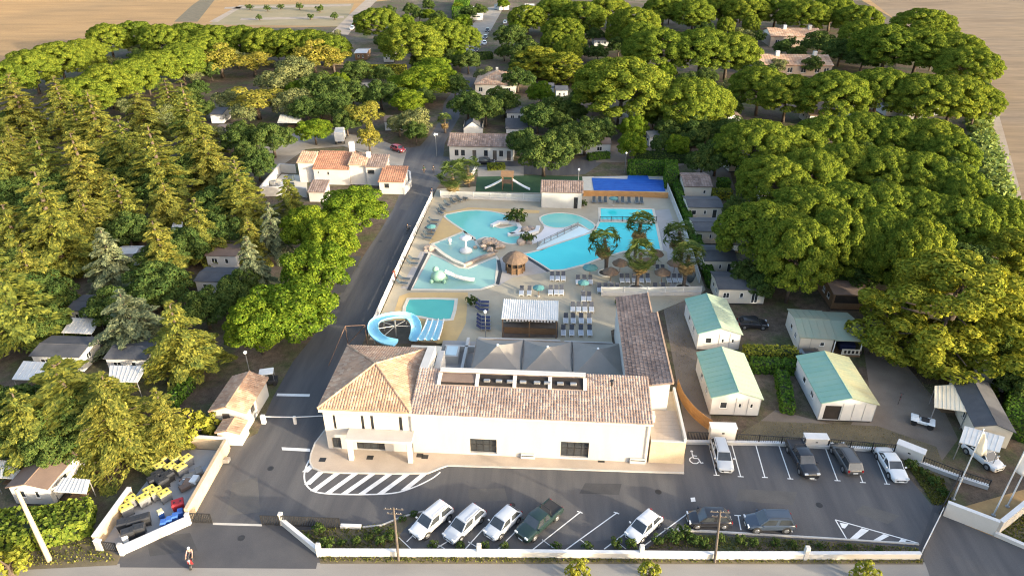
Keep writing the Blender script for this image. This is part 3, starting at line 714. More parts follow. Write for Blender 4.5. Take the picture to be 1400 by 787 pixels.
def limb_tree(H, r0, limbs, seed, lean=.0, n=7):
    """trunk and limbs: limbs = end points"""
    rr = random.Random(seed); mb = MB()
    top = Vector((lean, lean*.4, H)); pts = [Vector((0,0,-.1)), Vector((lean*.15+rr.uniform(-.1,.1), rr.uniform(-.1,.1), H*.35)), Vector((lean*.5, lean*.2, H*.7)), top]
    mb.tube(pts, [r0*1.25, r0, r0*.7, r0*.22], n)
    for e in limbs:
        e = Vector(e); s = pts[2].lerp(top, rr.uniform(-.5,.8)) if len(limbs) < 12 else Vector((0,0,e.z*.96+.1))
        m_ = s.lerp(e, .55) + Vector((0,0,-.08*(e-s).length))
        mb.tube([s, m_, e], [r0*.42, r0*.28, r0*.10], 5)
    return mb
PROTO = {}
def proto(kind, crown_me, trunk_mb, R, zc, H):
    tm = trunk_mb.mesh('trunk'); tm.materials.append(M['bark']); tm.polygons.foreach_set('use_smooth', [True]*len(tm.polygons))
    PROTO.setdefault(kind, []).append((crown_me, tm, R, zc, H))
def umbrella_pine(seed, R=5.0, far=False):
    rng = np.random.default_rng(seed); cl = []; zc = 7.2; n = 150
    ax = rng.uniform(.85,1.15)
    for i in range(n):
        t = (i+.5)/n; z = 1-1.52*t; rad = math.sqrt(max(0,1-z*z)); th = i*2.39996+rng.uniform(-.35,.35)
        rr = rng.uniform(.90,1.0)*(1-.10*max(0,math.sin(3*th+seed))*(1-abs(z))); s = R*rng.uniform(.14,.21)
        s *= 1.0; cl.append((R*rad*math.cos(th)*rr*ax, R*rad*math.sin(th)*rr/ax, zc-.6+z*R*(.84 if z > 0 else 1.12)*rr, s, s, s*.85))
    for i in range(14):
        th = rng.uniform(0,6.28); q = R*rng.uniform(0,.6); cl.append((q*math.cos(th), q*math.sin(th), zc+rng.uniform(.2,1.3), R*.24, R*.24, R*.18))
    v = clump_leaves(rng, cl, 36, .17, .74, .10, -.3, 1.7)
    limbs = [(R*.62*math.cos(a+rng.uniform(-.2,.2)), R*.62*math.sin(a), zc-.1+rng.uniform(-.5,.6)) for a in np.linspace(0,6.28,8)[:-1]]
    proto('pine', mesh_quads('crown', v, M['pine']), limb_tree(zc-.2, .26, limbs, seed, rng.uniform(-.5,.5)), R, zc-.2, zc+R*.56)
def cedar(seed, R=3.6, H=11.0, m='cedar', kind='cedar', dens=1.0, droop=.22):
    rng = np.random.default_rng(seed); cs, ns, us, ws, hs, limbs = [], [], [], [], [], []
    nl = int(13*dens); lean = rng.uniform(-.3,.3)
    for l in range(nl):
        t = l/(nl-1); z = 1.3 + (H-1.6)*t; Lb = R*(1-t)**.72*rng.uniform(.82,1.12)+.35
        nb = max(3, int(round(6.6-3.2*t)))
        for b in range(nb):
            th = 6.283*(b+rng.uniform(-.28,.28))/nb + l*1.3; Lk = Lb*rng.uniform(.72,1.12)
            k = int(250*dens*(Lk/R)**1.25*(R/3.6)+50)
            s = rng.beta(1.7,1.15,k); wd = .33*Lk*(1-s)**.5*np.minimum(1, s*3)+.09
            y = rng.uniform(-1,1,k)*wd
            zz = z + .10*Lk*np.sin(s*2.2) - droop*Lk*s**2 + rng.normal(0,.05,k) - .22*np.abs(y)
            x = s*Lk
            p = np.stack([x*math.cos(th)-y*math.sin(th)+lean*t, x*math.sin(th)+y*math.cos(th), zz], 1)
            n = np.stack([math.cos(th)*.35*s, math.sin(th)*.35*s, np.full(k,.8)],1) + rand_dirs(rng,k)*.42
            cs.append(p); ns.append(n); us.append(np.tile([math.cos(th),math.sin(th),-.2],(k,1))+rand_dirs(rng,k)*.7)
            sz = .20*rng.uniform(.6,1.35,k); ws.append(sz*.75); hs.append(sz*2.1)
            if l % 2 == 0: limbs.append((Lk*.8*math.cos(th), Lk*.8*math.sin(th), z-.05*Lk))
    v = np_leaves(np.concatenate(cs), np.concatenate(ns), np.concatenate(us), np.concatenate(ws), np.concatenate(hs), rng)
    proto(kind, mesh_quads('crown', v, M[m]), limb_tree(H-.4, .22, limbs, seed, lean), R, H*.45, H)
def round_tree(kind, seed, m, R=4.0, zc=4.6, hz=.85, n=34, size=.34, per=11, base=1.0, rough=.25, flat=.5, small=1.0):
    rng = np.random.default_rng(seed); cl = []
    for i in range(n):
        t = (i+.5)/n; z = 1-1.65*t; rad = math.sqrt(max(0,1-z*z)); th = i*2.39996+rng.uniform(-.5,.5)
        q = rng.uniform(1-rough*2,1.0); s = R*rng.uniform(.22,.36)*small
        cl.append((R*rad*math.cos(th)*q*.86, R*rad*math.sin(th)*q*.86, zc+z*R*hz*q*.86, s, s, s*rng.uniform(.75,1)))
    v = clump_leaves(rng, cl, per, size, max(flat,.62), .10, -.4, 1.5)
    limbs = [(c[0]*.8, c[1]*.8, c[2]*.95) for c in cl[::4]]
    proto(kind, mesh_quads('crown', v, M[m]), limb_tree(zc, .2, limbs[:9], seed, rng.uniform(-.3,.3)), R, zc, zc+R*hz)
def aleppo(seed, R=6.0, H=12.5):
    rng = np.random.default_rng(seed); cl = []
    for i in range(230):
        t = rng.uniform(.12,1); th = rng.uniform(0,6.283); env = R*math.sqrt(max(.04, 1-((t-.36)/.66)**2))*math.sqrt(rng.uniform(.06,1.0))
        s = rng.uniform(.5,1.05); cl.append((env*math.cos(th), env*math.sin(th), H*t-1, s, s, s*.72))
    v = clump_leaves(rng, cl, 34, .17, .62, .12, -.5, 2.0)
    limbs = [(c[0]*.8,c[1]*.8,c[2]) for c in cl[::5]]
    proto('aleppo', mesh_quads('crown', v, M['aleppo']), limb_tree(H-2, .34, limbs, seed, .4), R, H*.5, H)
for s_ in range(5): umbrella_pine(11+s_)
for s_ in range(8): cedar(31+s_, R=[3.2,3.9,2.8,4.3,3.6,3.0,4.6,3.4][s_], H=[11.5,12,11,10.5,9.5,13,11.5,10][s_], m='cedar' if s_ % 3 else 'cedar_gold', droop=[.22,.30,.16,.34,.2,.26,.38,.12][s_], dens=[1,1.05,.95,1.1,.9,1.05,1.0,.85][s_])
cedar(41, 4.6, 9.5, 'cedar_blue', 'blue_cedar', .8, .30); cedar(42, 3.2, 8.5, 'cedar_blue', 'blue_cedar')
for s_ in range(3): round_tree('broad', 51+s_, 'broad', 4.6, 4.7, .82, 110, .18, 36, small=.62)
for s_ in range(3): round_tree('oak', 61+s_, 'oak', 3.6, 3.9, .85, 70, .19, 30, rough=.3, small=.72)
for s_ in range(2): round_tree('olive', 71+s_, 'olive', 3.2, 3.4, .85, 34, .21, 19, rough=.34, flat=.35)
for s_ in range(2): round_tree('golden', 81+s_, 'golden', 2.8, 4.0, 1.15, 30, .21, 19, rough=.36, flat=.35)
for s_ in range(2): round_tree('bush', 91+s_, 'oak', 1.4, 1.0, .8, 16, .22, 16, rough=.3)
round_tree('gold_bush', 95, 'hedge_gold', 1.4, 1.0, .8, 16, .22, 18, rough=.3)
aleppo(101); aleppo(102, 5.0, 11.0)
TREE_WORD = {'pine': 'umbrella_pine', 'cedar': 'cedar_tree', 'blue_cedar': 'blue_cedar_tree', 'broad': 'leafy_tree', 'oak': 'evergreen_oak', 'olive': 'olive_tree', 'golden': 'golden_tree', 'aleppo': 'aleppo_pine', 'bush': 'bush', 'gold_bush': 'golden_bush'}
_tn = {}
TREE_RAND = random.Random(5)
def tree(kind, x, y, scale, zs=None, label='', group=None, var=None, rz=None):
    """one tree at ground point x, y"""
    L = PROTO[kind]; i = _tn.get(kind, 0); _tn[kind] = i+1
    cm, tm, R, zc, H = L[(var if var is not None else i) % len(L)]
    o = thing(TREE_WORD[kind], label, 'bush' if 'bush' in kind else 'tree', (x,y,0), TREE_RAND.uniform(0,6.28) if rz is None else rz, group)
    o.scale = (scale, scale, zs or scale)
    for nm, me in (('crown', cm), ('trunk', tm)):
        c = bpy.data.objects.new(nm, me); COL.objects.link(c); c.parent = o
    return o
def tree_at(kind, cx, cy, rpx, label, hc=None, group=None, var=None):
    """crown sighted at (cx, cy) with radius rpx; hc = height of the crown's middle"""
    L = PROTO[kind]; i = _tn.get(kind, 0); cm, tm, R, zc, H = L[(var if var is not None else i) % len(L)]
    h = hc if hc is not None else zc
    for _ in range(3):
        p = P(cx, cy, h); s = rpx*1.08/ppm(p)/R
        if hc is None: h = zc*(.5*s+.38)
    return tree(kind, p.x, p.y, s, h/zc, label, group, var)
# ---------------------------------------------------------------- the trees of the site
def row(kind, pts, what, place, group=None, hc=None):
    """several alike trees: ordinals counted along the row, place says where"""
    pts = list(pts); n = len(pts)
    for i, q in enumerate(pts):
        lab = f'{ORD[i]} {what} from the left {place}' if n > 1 else f'{what} {place}'
        tree_at(kind, q[0], q[1], q[2], lab, q[3] if len(q) > 3 else hc, group)
row('pine', [(148,52,26),(186,48,25),(222,54,27),(258,51,26),(294,54,26),(328,54,25),(360,58,26),(392,60,26),(424,60,26),(452,66,24)], 'umbrella pine', 'in the row bordering the tan field', 'pines along the field')
row('pine', [(6,108,30),(42,92,32),(80,80,30),(112,74,26)], 'umbrella pine', 'in the western field-edge row', 'western field-edge pines')
row('pine', [(112,130,32),(146,112,32),(180,104,30),(212,92,30),(246,82,30),(272,70,28)], 'sunlit umbrella pine', 'in the diagonal row below the field row', 'diagonal pine row')
row('pine', [(516,30,26),(562,58,38),(604,46,30),(632,52,22)], 'umbrella pine', 'beside the far dirt road', 'pines by the far road')
row('pine', [(760,16,26),(796,22,28),(832,12,26),(868,32,30),(908,12,26),(948,18,26),(986,8,26),(1022,14,28),(1062,12,28),(1100,20,28),(1138,14,26),(1172,26,26)], 'umbrella pine', 'in the farthest eastern belt', 'far pine belt')
row('pine', [(770,42,24),(722,24,22),(876,48,24)], 'small umbrella pine', 'just below the farthest belt', 'far pine belt')
row('pine', [(900,66,38),(960,66,40),(996,70,36)], 'rounded umbrella pine', 'above the giant pine', 'pines north of the giant pine')
row('pine', [(850,118,58)], 'giant domed umbrella pine', 'north of the covered pool')
row('pine', [(944,138,44),(976,142,26)], 'domed umbrella pine', 'right of the giant pine')
row('pine', [(1040,118,36),(1078,128,34),(1140,128,42),(1204,122,40),(1262,130,40),(1304,132,40),(1338,140,28)], 'flat-topped umbrella pine', 'in the row beyond the eastern pine wood', 'eastern pine row')
row('pine', [(1214,62,40),(1262,36,34),(1258,66,40),(1306,72,38),(1324,90,34),(1180,48,28)], 'umbrella pine', 'in the corner clump by the brown field', 'north-east corner pines')
row('pine', [(1034,196,44),(1086,200,34),(1130,186,36),(1180,182,36),(1228,188,36),(1272,192,38),(1298,210,32)], 'umbrella pine', 'in the back rank of the eastern wood', 'eastern wood')
row('pine', [(1056,246,42),(1108,236,40),(1156,226,38),(1206,232,40),(1256,240,40),(1298,252,36),(1322,272,30)], 'umbrella pine', 'in the second rank of the eastern wood', 'eastern wood')
row('pine', [(1048,318,54),(1106,290,46),(1156,284,44),(1206,286,44),(1256,292,42),(1310,304,42),(1366,300,38)], 'umbrella pine', 'in the third rank of the eastern wood', 'eastern wood')
row('pine', [(1090,346,44),(1146,330,40),(1200,330,42),(1250,346,42)], 'shaded umbrella pine', 'in the front rank of the eastern wood', 'eastern wood', 8.2)
row('aleppo', [(1300,424,108,7.4)], 'huge ragged sunlit pine', 'over the eastern caravans')
row('aleppo', [(1380,352,40,5),(1416,404,36,4.5)], 'loose yellow-green pine', 'behind the huge ragged pine')
row('aleppo', [(735,84,34,5),(772,92,30,5)], 'yellow ragged pine', 'beyond the hip-roofed house')
# conifers of the western half
W = 'gold-lit cedar'
row('cedar', [(28,150,34),(88,150,36),(134,178,36),(196,160,34),(232,140,30),(262,170,34)], W, 'in the back rank of the western grove', 'western cedar grove')
row('cedar', [(18,236,44),(66,238,44),(116,238,42),(178,214,44),(218,232,42),(290,226,40)], W, 'in the second rank of the western grove', 'western cedar grove')
row('cedar', [(24,330,54),(70,312,50),(122,304,46),(168,286,40),(225,352,36),(276,318,34)], W, 'in the third rank of the western grove', 'western cedar grove')
row('cedar', [(10,412,60),(44,388,50)], W, 'at the western picture edge', 'western cedar grove')
row('cedar', [(248,468,52,5)], 'tall golden cedar', 'beside the dirt lane to the guardhouse')
row('cedar', [(100,556,78,5),(158,572,68,5),(40,590,52,4.6)], 'broad golden cedar', 'behind the bin yard', 'cedars behind the bin yard')
row('cedar', [(226,578,34,4)], 'low golden cedar', 'nearest the bin yard corner')
row('cedar', [(398,276,26,4.2),(330,270,36),(345,330,26)], 'slender dark cedar', 'west of the white villa')
row('blue_cedar', [(180,440,56,4.2)], 'blue-grey spreading cedar', 'between the white awnings')
row('blue_cedar', [(152,360,34,5)], 'half-bare pale cedar', 'above the white awnings')
row('blue_cedar', [(372,318,26,4.5),(346,368,26,4.5)], 'pale blue conifer', 'next to the leafy roadside trees')
row('oak', [(352,224,26),(320,250,24),(300,280,26),(372,190,30),(330,190,26)], 'dark evergreen oak', 'around the western path')
row('oak', [(280,420,34),(312,410,30),(330,388,26)], 'dark evergreen oak', 'under the leafy roadside trees')
row('oak', [(150,420,34),(210,400,30),(60,440,30)], 'dark evergreen oak', 'among the white-awning pitches')
row('oak', [(18,560,40),(70,620,34)], 'dark evergreen oak', 'below the golden cedars')
row('broad', [(482,286,48,5),(420,312,36,4.6)], 'rounded leafy tree', 'beside the villa and the road')
row('broad', [(434,368,50,5),(398,424,64,5),(352,444,46,4.5),(452,330,38,4.6)], 'yellow-green leafy tree', 'leaning over the camp road')
row('broad', [(582,112,40,5.5)], 'tall bright leafy tree', 'by the bend of the camp road')
row('broad', [(594,96,30,5),(560,140,26,4)], 'leafy tree', 'behind the tall bright tree')
row('golden', [(500,156,26),(504,186,18)], 'golden-leaved pointed tree', 'north of the villa')
row('golden', [(350,138,38,5),(300,80,26),(346,84,30,5)], 'mustard-coloured rounded tree', 'north-west of the villa')
row('golden', [(428,76,28),(455,80,22)], 'tawny feathery tree', 'at the end of the field row')
row('olive', [(400,96,30),(380,112,30),(398,140,28),(566,166,26),(545,170,18)], 'grey-green olive-like tree', 'in the north-western pitches')
row('oak', [(440,120,32),(470,126,30),(452,146,26),(420,150,24),(520,128,26),(490,100,24)], 'dark evergreen oak', 'in the north-western pitches')
row('broad', [(430,178,26,3.6)], 'yellow-green leafy tree', 'beside the cream awning')
row('oak', [(640,142,26),(664,150,26),(622,118,22),(690,140,22)], 'dark evergreen oak', 'round the hip-roofed house')
row('oak', [(744,210,40),(716,196,26),(770,190,24)], 'dark evergreen oak', 'behind the playground')
row('oak', [(800,188,28),(824,178,20),(735,160,26),(760,150,26)], 'dark evergreen oak', 'among the pitches north of the playground')
row('oak', [(980,215,30),(960,222,22),(945,170,30),(1000,180,26),(1004,284,18),(915,178,20)], 'dark evergreen oak', 'between the covered pool and the eastern wood')
row('oak', [(700,52,26),(720,70,24),(714,86,20),(640,84,18),(708,108,22)], 'dark evergreen oak', 'along the far lane')
row('oak', [(1018,376,22),(1040,392,20),(1062,374,26)], 'dark evergreen oak', 'at the foot of the eastern wood')
row('oak', [(1150,70,26),(1120,60,24),(1180,80,24),(1040,100,22)], 'dark evergreen oak', 'round the far tiled house')
row('oak', [(1395,520,34),(1392,470,30)], 'dark leafy tree', 'behind the grey caravan')
# trees just outside the eastern entrance whose shade falls across the car park
for i, (x, y, sc) in enumerate(((60,33,1.0),(74,36,1.15),(88,24,1.1),(70,47,.9))): tree('pine', x, y, sc, None, f'{ORD[i]} umbrella pine beyond the eastern entrance road', 'entrance pines')
# ---------------------------------------------------------------- pool complex
deck_poly = [(-24.3,76.2),(8.5,76.2),(8.5,80.6),(22.6,91.6),(23.6,93.0),(23.9,133),(22.2,137.6),(5.2,139.0),(-24.0,131.8)]
deck = struct(MB().prism(deck_poly, 0, .06).build('pool_deck', M['deck']))
def on_deck(name, pts, z, m): return MB().sheet(poly(pts), z).build(name, m, deck)
on_deck('ochre_paving', [(534,442),(546,405),(560,400),(640,400),(637,442),(622,470),(598,470),(560,446)], .066, M['deck_ochre'])
on_deck('ochre_paving', [(586,334),(606,297),(612,300),(634,316),(612,326)], .066, M['deck_ochre'])
on_deck('ochre_paving', [(604,292),(640,284),(700,286),(738,288),(737,292),(690,291),(640,287.5),(610,296)], .066, M['deck_ochre'])
on_deck('grey_deck_or_shade', [(894,288),(915,286),(930,330),(945,398),(916,396),(912,345),(906,342)], .066, M['deck_grey'])  # grey sheet paints in the tree and hedge shade on this deck
on_deck('grey_deck_or_shade', [(684,352),(716,348),(752,372),(700,380),(680,392)], .066, M['deck_grey'])
on_deck('slat_deck', [(561,396),(582,346),(575,344),(548,394)], .066, M['deck_grey'])
for k in range(14):      # planks of the strip beside the fence
    a = Vector(P2(577-k*2.05, 346+k*3.55)); b = a + Vector((1.75,.0)); 
    MB().box(a.x, b.x, a.y-.45, a.y+.42, .07, .09).build('plank', M['deck_grey'], deck)
def ring_strip(pp, w, z0, z1):
    q = pp[-1:]+pp+pp[:1]; A, B = offset_line(q, w/2)[1:-1], offset_line(q, -w/2)[1:-1]; n = len(pp); mb = MB()
    for i in range(n): j = (i+1)%n; mb.prism([A[i], A[j], B[j], B[i]], z0, z1)
    return mb
def pool(name, pts, wm, coping=.35, smooth=True, z=.05, curb=.11):
    pp = [P2(*q) for q in (smooth_line(pts, 4, True) if smooth else pts)]
    r = bpy.data.objects.new(name, None); COL.objects.link(r); struct(r); r.location = (pp[0][0], pp[0][1], 0)
    before = set(COL.objects)
    MB().sheet(pp, .075).build('water', wm)
    if coping: ring_strip(pp, coping, .03, curb).build('coping', M['coping'])
    adopt(r, before); return r
pool('lagoon_pool', [(715,347.5),(738,361),(752,370),(771,369.5),(800,362),(822,353),(853,344.5),(887,342),(904.6,342),(899,314),(893,286.5),(857,285.5),(819.5,285),(820,302),(812,317),(788,325),(760,334),(735,343)], M['water_lagoon'], .45, False)
on_w = pool('jacuzzi_pool', [(738,299),(746,294),(764,291.5),(784,293.5),(800,299),(814,309),(806,315),(790,306),(776,311),(758,312),(744,308)], M['water_shallow'], .35)
sh = pool('beach_pool', [(733,341),(742,330),(790,309),(809,316),(786,325.5),(760,334),(740,343)], mat('white_pool_floor', (.60,.72,.70), (.66,.76,.73), .6, .25), 0, False)
on_deck('white_terrace', [(740,299),(744,309),(760,313),(778,311),(788,307),(744,329),(728,334),(722,330),(740,318),(744,312)], .082, mat('white_terrace', (.68,.64,.62), (.62,.58,.56), .5, .8))
# pale swim line in the lagoon floor
pool('river_pool', [(608,297),(620,291.5),(645,288),(672,289.5),(696,296),(692,303),(676,307),(684,312),(704,309),(716,313),(712,321),(724,329),(700,334),(682,330),(664,325),(650,329),(640,325),(634,316)], M['water_shallow'], .4)
pool('fountain_pool', [(591,334),(612,326),(634,317),(648,325),(652,335),(672,347),(656,355),(637,362.5),(616,353),(600,343)], M['water_pale'], .4, False)
pool('paddling_pool', [(587,346),(561,396),(635,397),(657,396),(678,389),(681,356),(678,351.5),(640,367),(628,366),(606,354)], M['water_pale'], .45, False)
pool('slide_pool', [(558,409),(592,408.5),(624,409.5),(622,424),(618,437),(600,439),(576,434),(552,431),(553,420)], M['water_teal'], .5, False)
for q in ([(713,348),(734,361),(750,371.5)], [(583.5,347),(571,372),(559,397)], [(681.5,356),(684,372),(680,389)]): MB().strip([P2(*p) for p in q], .55, .05, .118).build('shade_slot_strip', M['metal_dark'], deck)  # dark edge strips: wall shade painted at the lagoon, dark slots at the paddling pool
# retaining walls and steps between the paddling basins
def low_wall(name, pts, w, z1, m, label, cat='wall', z0=.0):
    pp = [P2(*q) for q in pts]; o = thing(name, label, cat, (pp[0][0], pp[0][1], 0)); b = set(COL.objects)
    MB().strip(pp, w, z0, z1).build('wall_body', m); adopt(o, b); return o
low_wall('pool_wall', [(636,364),(658,354),(676,348.5)], .5, .55, M['rock'], 'dark stone wall between fountain pool and paddling pool')
low_wall('pool_wall', [(592,338),(606,350),(622,360),(636,365)], .6, .5, M['coping'], 'pale curved wall edging the fountain pool')
low_wall('river_wall', [(672,311),(682,306),(696,305.5),(708,309),(712,315),(706,320),(698,323)], .7, .55, M['paint_white'], 'white hook-shaped wall of the lazy river')
low_wall('river_wall', [(694,323),(706,322.5),(722,322),(734,318),(736,312)], .7, .55, M['paint_white'], 'white lower wall of the lazy river')
low_wall('ochre_wall', [(797,268),(842,268.5),(880,269.5),(913,271)], .35, 1.15, M['wood_orange'], 'ochre retaining wall below the blue covered pool')
# blue cover
cp = poly([(809,244),(857.6,245.7),(859,240),(885.6,241),(887,245.7),(907,247),(909.5,262),(812,262)])
cv = struct(MB().sheet(poly([(796,242),(910,240),(916,263),(798,263)]), .07).build('covered_pool_terrace', M['coping']))
pc = thing('pool_cover', 'deep blue cover stretched over the rear pool', 'pool cover', (cp[0][0], cp[0][1], .07)); b = set(COL.objects)
xs = [q[0] for q in cp]; ys = [q[1] for q in cp]
MB().prism(cp, .08, .16).build('cover_sheet', M['cover_blue'])
x0, x1, y0, y1 = min(xs)+.4, max(xs)-.5, min(ys)+.2, max(ys)-1.6
for k in range(9):
    yy = y0 + (y1-y0)*k/8; MB().box(x0,x1-.3,yy-.035,yy+.035,.163,.19).build('stiffening_bar', M['cover_blue'])
adopt(pc, b)
# ---- white pool fence along the road and other fences
def fence(name, label, pts, h, post_m, panel, step=2.4, base=0.0, base_m=None, cat='fence', rail_m=None):
    """posts, base wall and panels along a line of site points; panel: 'solid', 'bars' or 'glass'"""
    o = thing(name, label, cat, (pts[0][0], pts[0][1], 0)); b = set(COL.objects)
    if base: MB().strip(pts, .22, 0, base).build('base_wall', base_m or M['white'])
    for s in range(len(pts)-1):
        a, c = Vector(pts[s]), Vector(pts[s+1]); L = (c-a).length; n = max(1, round(L/step)); d = (c-a)/L; ang = math.atan2(d.y, d.x)
        for i in range(n+1):
            if i == n and s < len(pts)-2: continue
            p = a + d*(L*i/n); Mx = Matrix.Translation((p.x,p.y,0)) @ Matrix.Rotation(ang,4,'Z')
            MB().bbox(-.06,.06,-.07,.07,base if base else 0,h+.06,.015,Mx).build('post', post_m)
        for i in range(n):
            p = a + d*(L*i/n); w = L/n; Mx = Matrix.Translation((p.x,p.y,0)) @ Matrix.Rotation(ang,4,'Z'); mb = MB(); z0 = base+.08
            if panel == 'solid': mb.box(.07,w-.07,-.02,.02,z0,h,Mx)
            else:
                mb.box(.07,w-.07,-.03,.03,h-.07,h,Mx).box(.07,w-.07,-.03,.03,z0,z0+.06,Mx)
                if panel == 'bars':
                    nb = int(w/.22)
                    for k in range(1,nb): mb.box(w*k/nb-.018,w*k/nb+.018,-.014,.014,z0+.06,h-.07,Mx)
            pn = mb.build('panel', rail_m or post_m)
            if panel == 'glass': MB().box(.09,w-.09,-.008,.008,z0+.07,h-.08,Mx).build('pane', M['fence_glass'], pn)
    adopt(o, b); return o
M['fence_glass'] = mat('fence_screen', (.50,.50,.46), (.42,.42,.40), .6, .3, .0, spec=.5)
fence('pool_fence', 'long white panel fence between the camp road and the pools', [(-24.55,77.2),(-24.55,102),(-24.2,127)], 1.25, M['paint_white'], 'solid', 2.4, .35)
fence('rear_fence', 'white-posted screen fence behind the lagoon pools', [(-22.5,127.2),(-2.6,126.4)], 1.5, M['paint_white'], 'glass', 3.6, .5, M['white'])
fence('side_fence', 'pale fence between the pools and the hedge', [(23.0,95.0),(23.5,115),(23.2,134.5)], 1.4, M['paint_white'], 'glass', 3.0, .2, M['white'])
fence('terrace_fence', 'white-piered fence below the parasol terrace', [(7.6,90.2),(14.5,90.6),(22.6,91.4)], 1.5, M['paint_white'], 'glass', 3.1, .6, M['white'])
fence('play_fence', 'white-posted fence of the playground beside the grey court', [(-17.8,134.5),(-17.0,148)], 1.3, M['paint_white'], 'bars', 2.5)
rail_b = P(820,304,0); rail_c = P(898,304,0)
fence('bridge_railing', 'dark railing crossing the upper arm of the lagoon pool', [P2(820,303.5),P2(897,304)], 1.1, M['metal_dark'], 'bars', 2.0)
fence('beach_railing', 'slanting railing along the white pool terrace', [P2(735,338),P2(762,325),P2(790,311)], 1.05, M['metal_grey'], 'bars', 2.0)
MB().box(rail_b.x, rail_c.x, rail_b.y-.05, rail_b.y+1.2, .08, .16).build('foot_bridge', M['coping'], deck)
# ---- pump house
before = set(COL.objects); ph = thing('pump_house', 'small white pump house with weathered roof behind the lagoon', 'building', (1.5,126,0))
x0, x1, y0, y1 = -2.3, 5.4, 123.4, 129.5
shell(None, x0, x1, y0, y1, 0, 3.3, M['white'], {'S': [(6.2,6.95,.06,2.3,'door')]}, .15, M['metal_dark'])
gable(None, x0, x1, y0, y1, 3.3, 4.3, 'x', .25, M['roof_brown'], M['white'], tile=(M['tile_dark'], .42))
adopt(ph, before)
# ---- bar pavilion
before = set(COL.objects); bp = thing('pool_bar', 'white corrugated bar pavilion with dark timber counter front', 'pavilion', (-2.7,79,0))
x0, x1, y0, y1 = -6.5, 1.15, 78.0, 82.5
mb = MB(); slab_roof(mb, [(x0,y0,3.05),(x1,y0,3.05),(x1,y1,3.4),(x0,y1,3.4)], .12); rf = mb.build('roof', M['awning_white'])
for k in range(26):
    xx = x0+.1+(x1-x0-.2)*k/25; mb = MB(); mb.add([(xx-.07,y0,3.052),(xx+.07,y0,3.052),(xx,y0,3.12),(xx-.07,y1,3.402),(xx+.07,y1,3.402),(xx,y1,3.47)], [(0,1,2),(3,5,4),(0,2,5,3),(2,1,4,5)]); mb.build('roof_rib', M['awning_white'], rf)
for x in (x0+.2,-2.7,x1-.2):
    for y in (y0+.2,y1-.2): MB().box(x-.07,x+.07,y-.07,y+.07,.06,3.0).build('post', M['wood'])
MB().box(x0+.3,x1-.3,79.0,79.6,.06,1.1).build('counter', M['wood'])
MB().box(x0+.22,x1-.22,78.9,79.7,1.1,1.16).build('counter_top', M['wood_dark'])
MB().box(x0+.3,x1-.3,82.1,82.25,.06,2.9).build('back_panel', M['wood_dark'])
rr = random.Random(4)
for k in range(16):
    xx = x0+.7+k*.42; MB().box(xx,xx+.22,y0-.02,y0+.02,2.62+rr.uniform(0,.1),2.93).build('bunting_flag', M['paint_white'])
adopt(bp, before)
on_deck('bar_floor', [(688,441),(763,441),(763,462),(686,462)], .068, M['wood_dark'])
# ---- three grey pyramid tents over the terrace
for i in range(3):
    x0 = -9.25+i*6.12; x1 = x0+5.95; y0, y1 = 66.1, 73.0; before = set(COL.objects)
    tn = thing('canopy_tent', f'{["western","middle","eastern"][i]} grey pyramid canopy of the three over the restaurant terrace', 'canopy', ((x0+x1)/2,(y0+y1)/2,0), 0, 'terrace canopies')
    mb = MB(); n = 8; zt = 4.5; ze = 3.05; cx, cy = (x0+x1)/2, (y0+y1)/2
    cor = [(x0,y0),(x1,y0),(x1,y1),(x0,y1)]
    for s in range(4):
        a, c = cor[s], cor[(s+1)%4]; vs, fs = [], []
        for r in range(n+1):
            t = r/n
            for u in range(n+1):
                q = u/n; ex, ey = a[0]+(c[0]-a[0])*q, a[1]+(c[1]-a[1])*q
                sag = -.16*math.sin(math.pi*q)*(1-t)*1.0 - .30*math.sin(math.pi*t)*.6
                vs.append((ex+(cx-ex)*t, ey+(cy-ey)*t, ze+(zt-ze)*t+sag))
        for r in range(n):
            for u in range(n): fs.append((r*(n+1)+u, r*(n+1)+u+1, (r+1)*(n+1)+u+1, (r+1)*(n+1)+u))
        mb.add(vs, fs)
    mb.build('canopy', M['canvas_grey'], smooth=False)
    for s in range(4):
        a, c = cor[s], cor[(s+1)%4]; dx, dy = c[0]-a[0], c[1]-a[1]
        MB().strip([a,c], .02, ze-.28, ze+.0).build('valance', M['canvas_grey'])
        MB().cyl((*a,.0),(*a,ze-.02),.05).build('post', M['metal_dark'])
    MB().lathe([(.0,zt+.2),(.12,zt+.1),(.16,zt-.03)],10,Matrix.Translation((cx,cy,0))).build('finial', M['plastic_white'])
    adopt(tn, before)
terr = struct(MB().box(-14.2,8.84,61.1,76.2,0,.4).build('restaurant_terrace', M['deck_grey']))
for (x0,x1,y0,y1,lab) in ((-13.6,-9.6,73.6,73.9,'white terrace wall west of the grey canopies'),(-10.9,-10.5,63.4,75.8,'white side wall beside the white plunge box'),(-9.4,1.5,75.7,75.95,'white low wall between canopies and pool bar'),(2.0,8.4,75.6,75.85,'white low wall before the front lounger rows')):
    o = thing('terrace_wall', lab, 'wall', ((x0+x1)/2,(y0+y1)/2,0)); b = set(COL.objects); MB().bbox(x0,x1,y0,y1,.3,1.3,.03).build('wall_body', M['white']); adopt(o, b)
# white water tank box beside the slide
b = set(COL.objects); o = thing('plunge_box', 'white-sided plunge box with pale blue lid beside the slide tower', 'tank', (-12.4,72.4,.4))
MB().box(-13.3,-11.5,70.9,73.3,.4,1.6).build('tank_wall', M['white']); MB().box(-13.1,-11.7,71.1,73.1,1.602,1.66).build('tank_lid', mat('pale_blue_lid', (.55,.68,.72), None, .5, .5)); adopt(o, b)
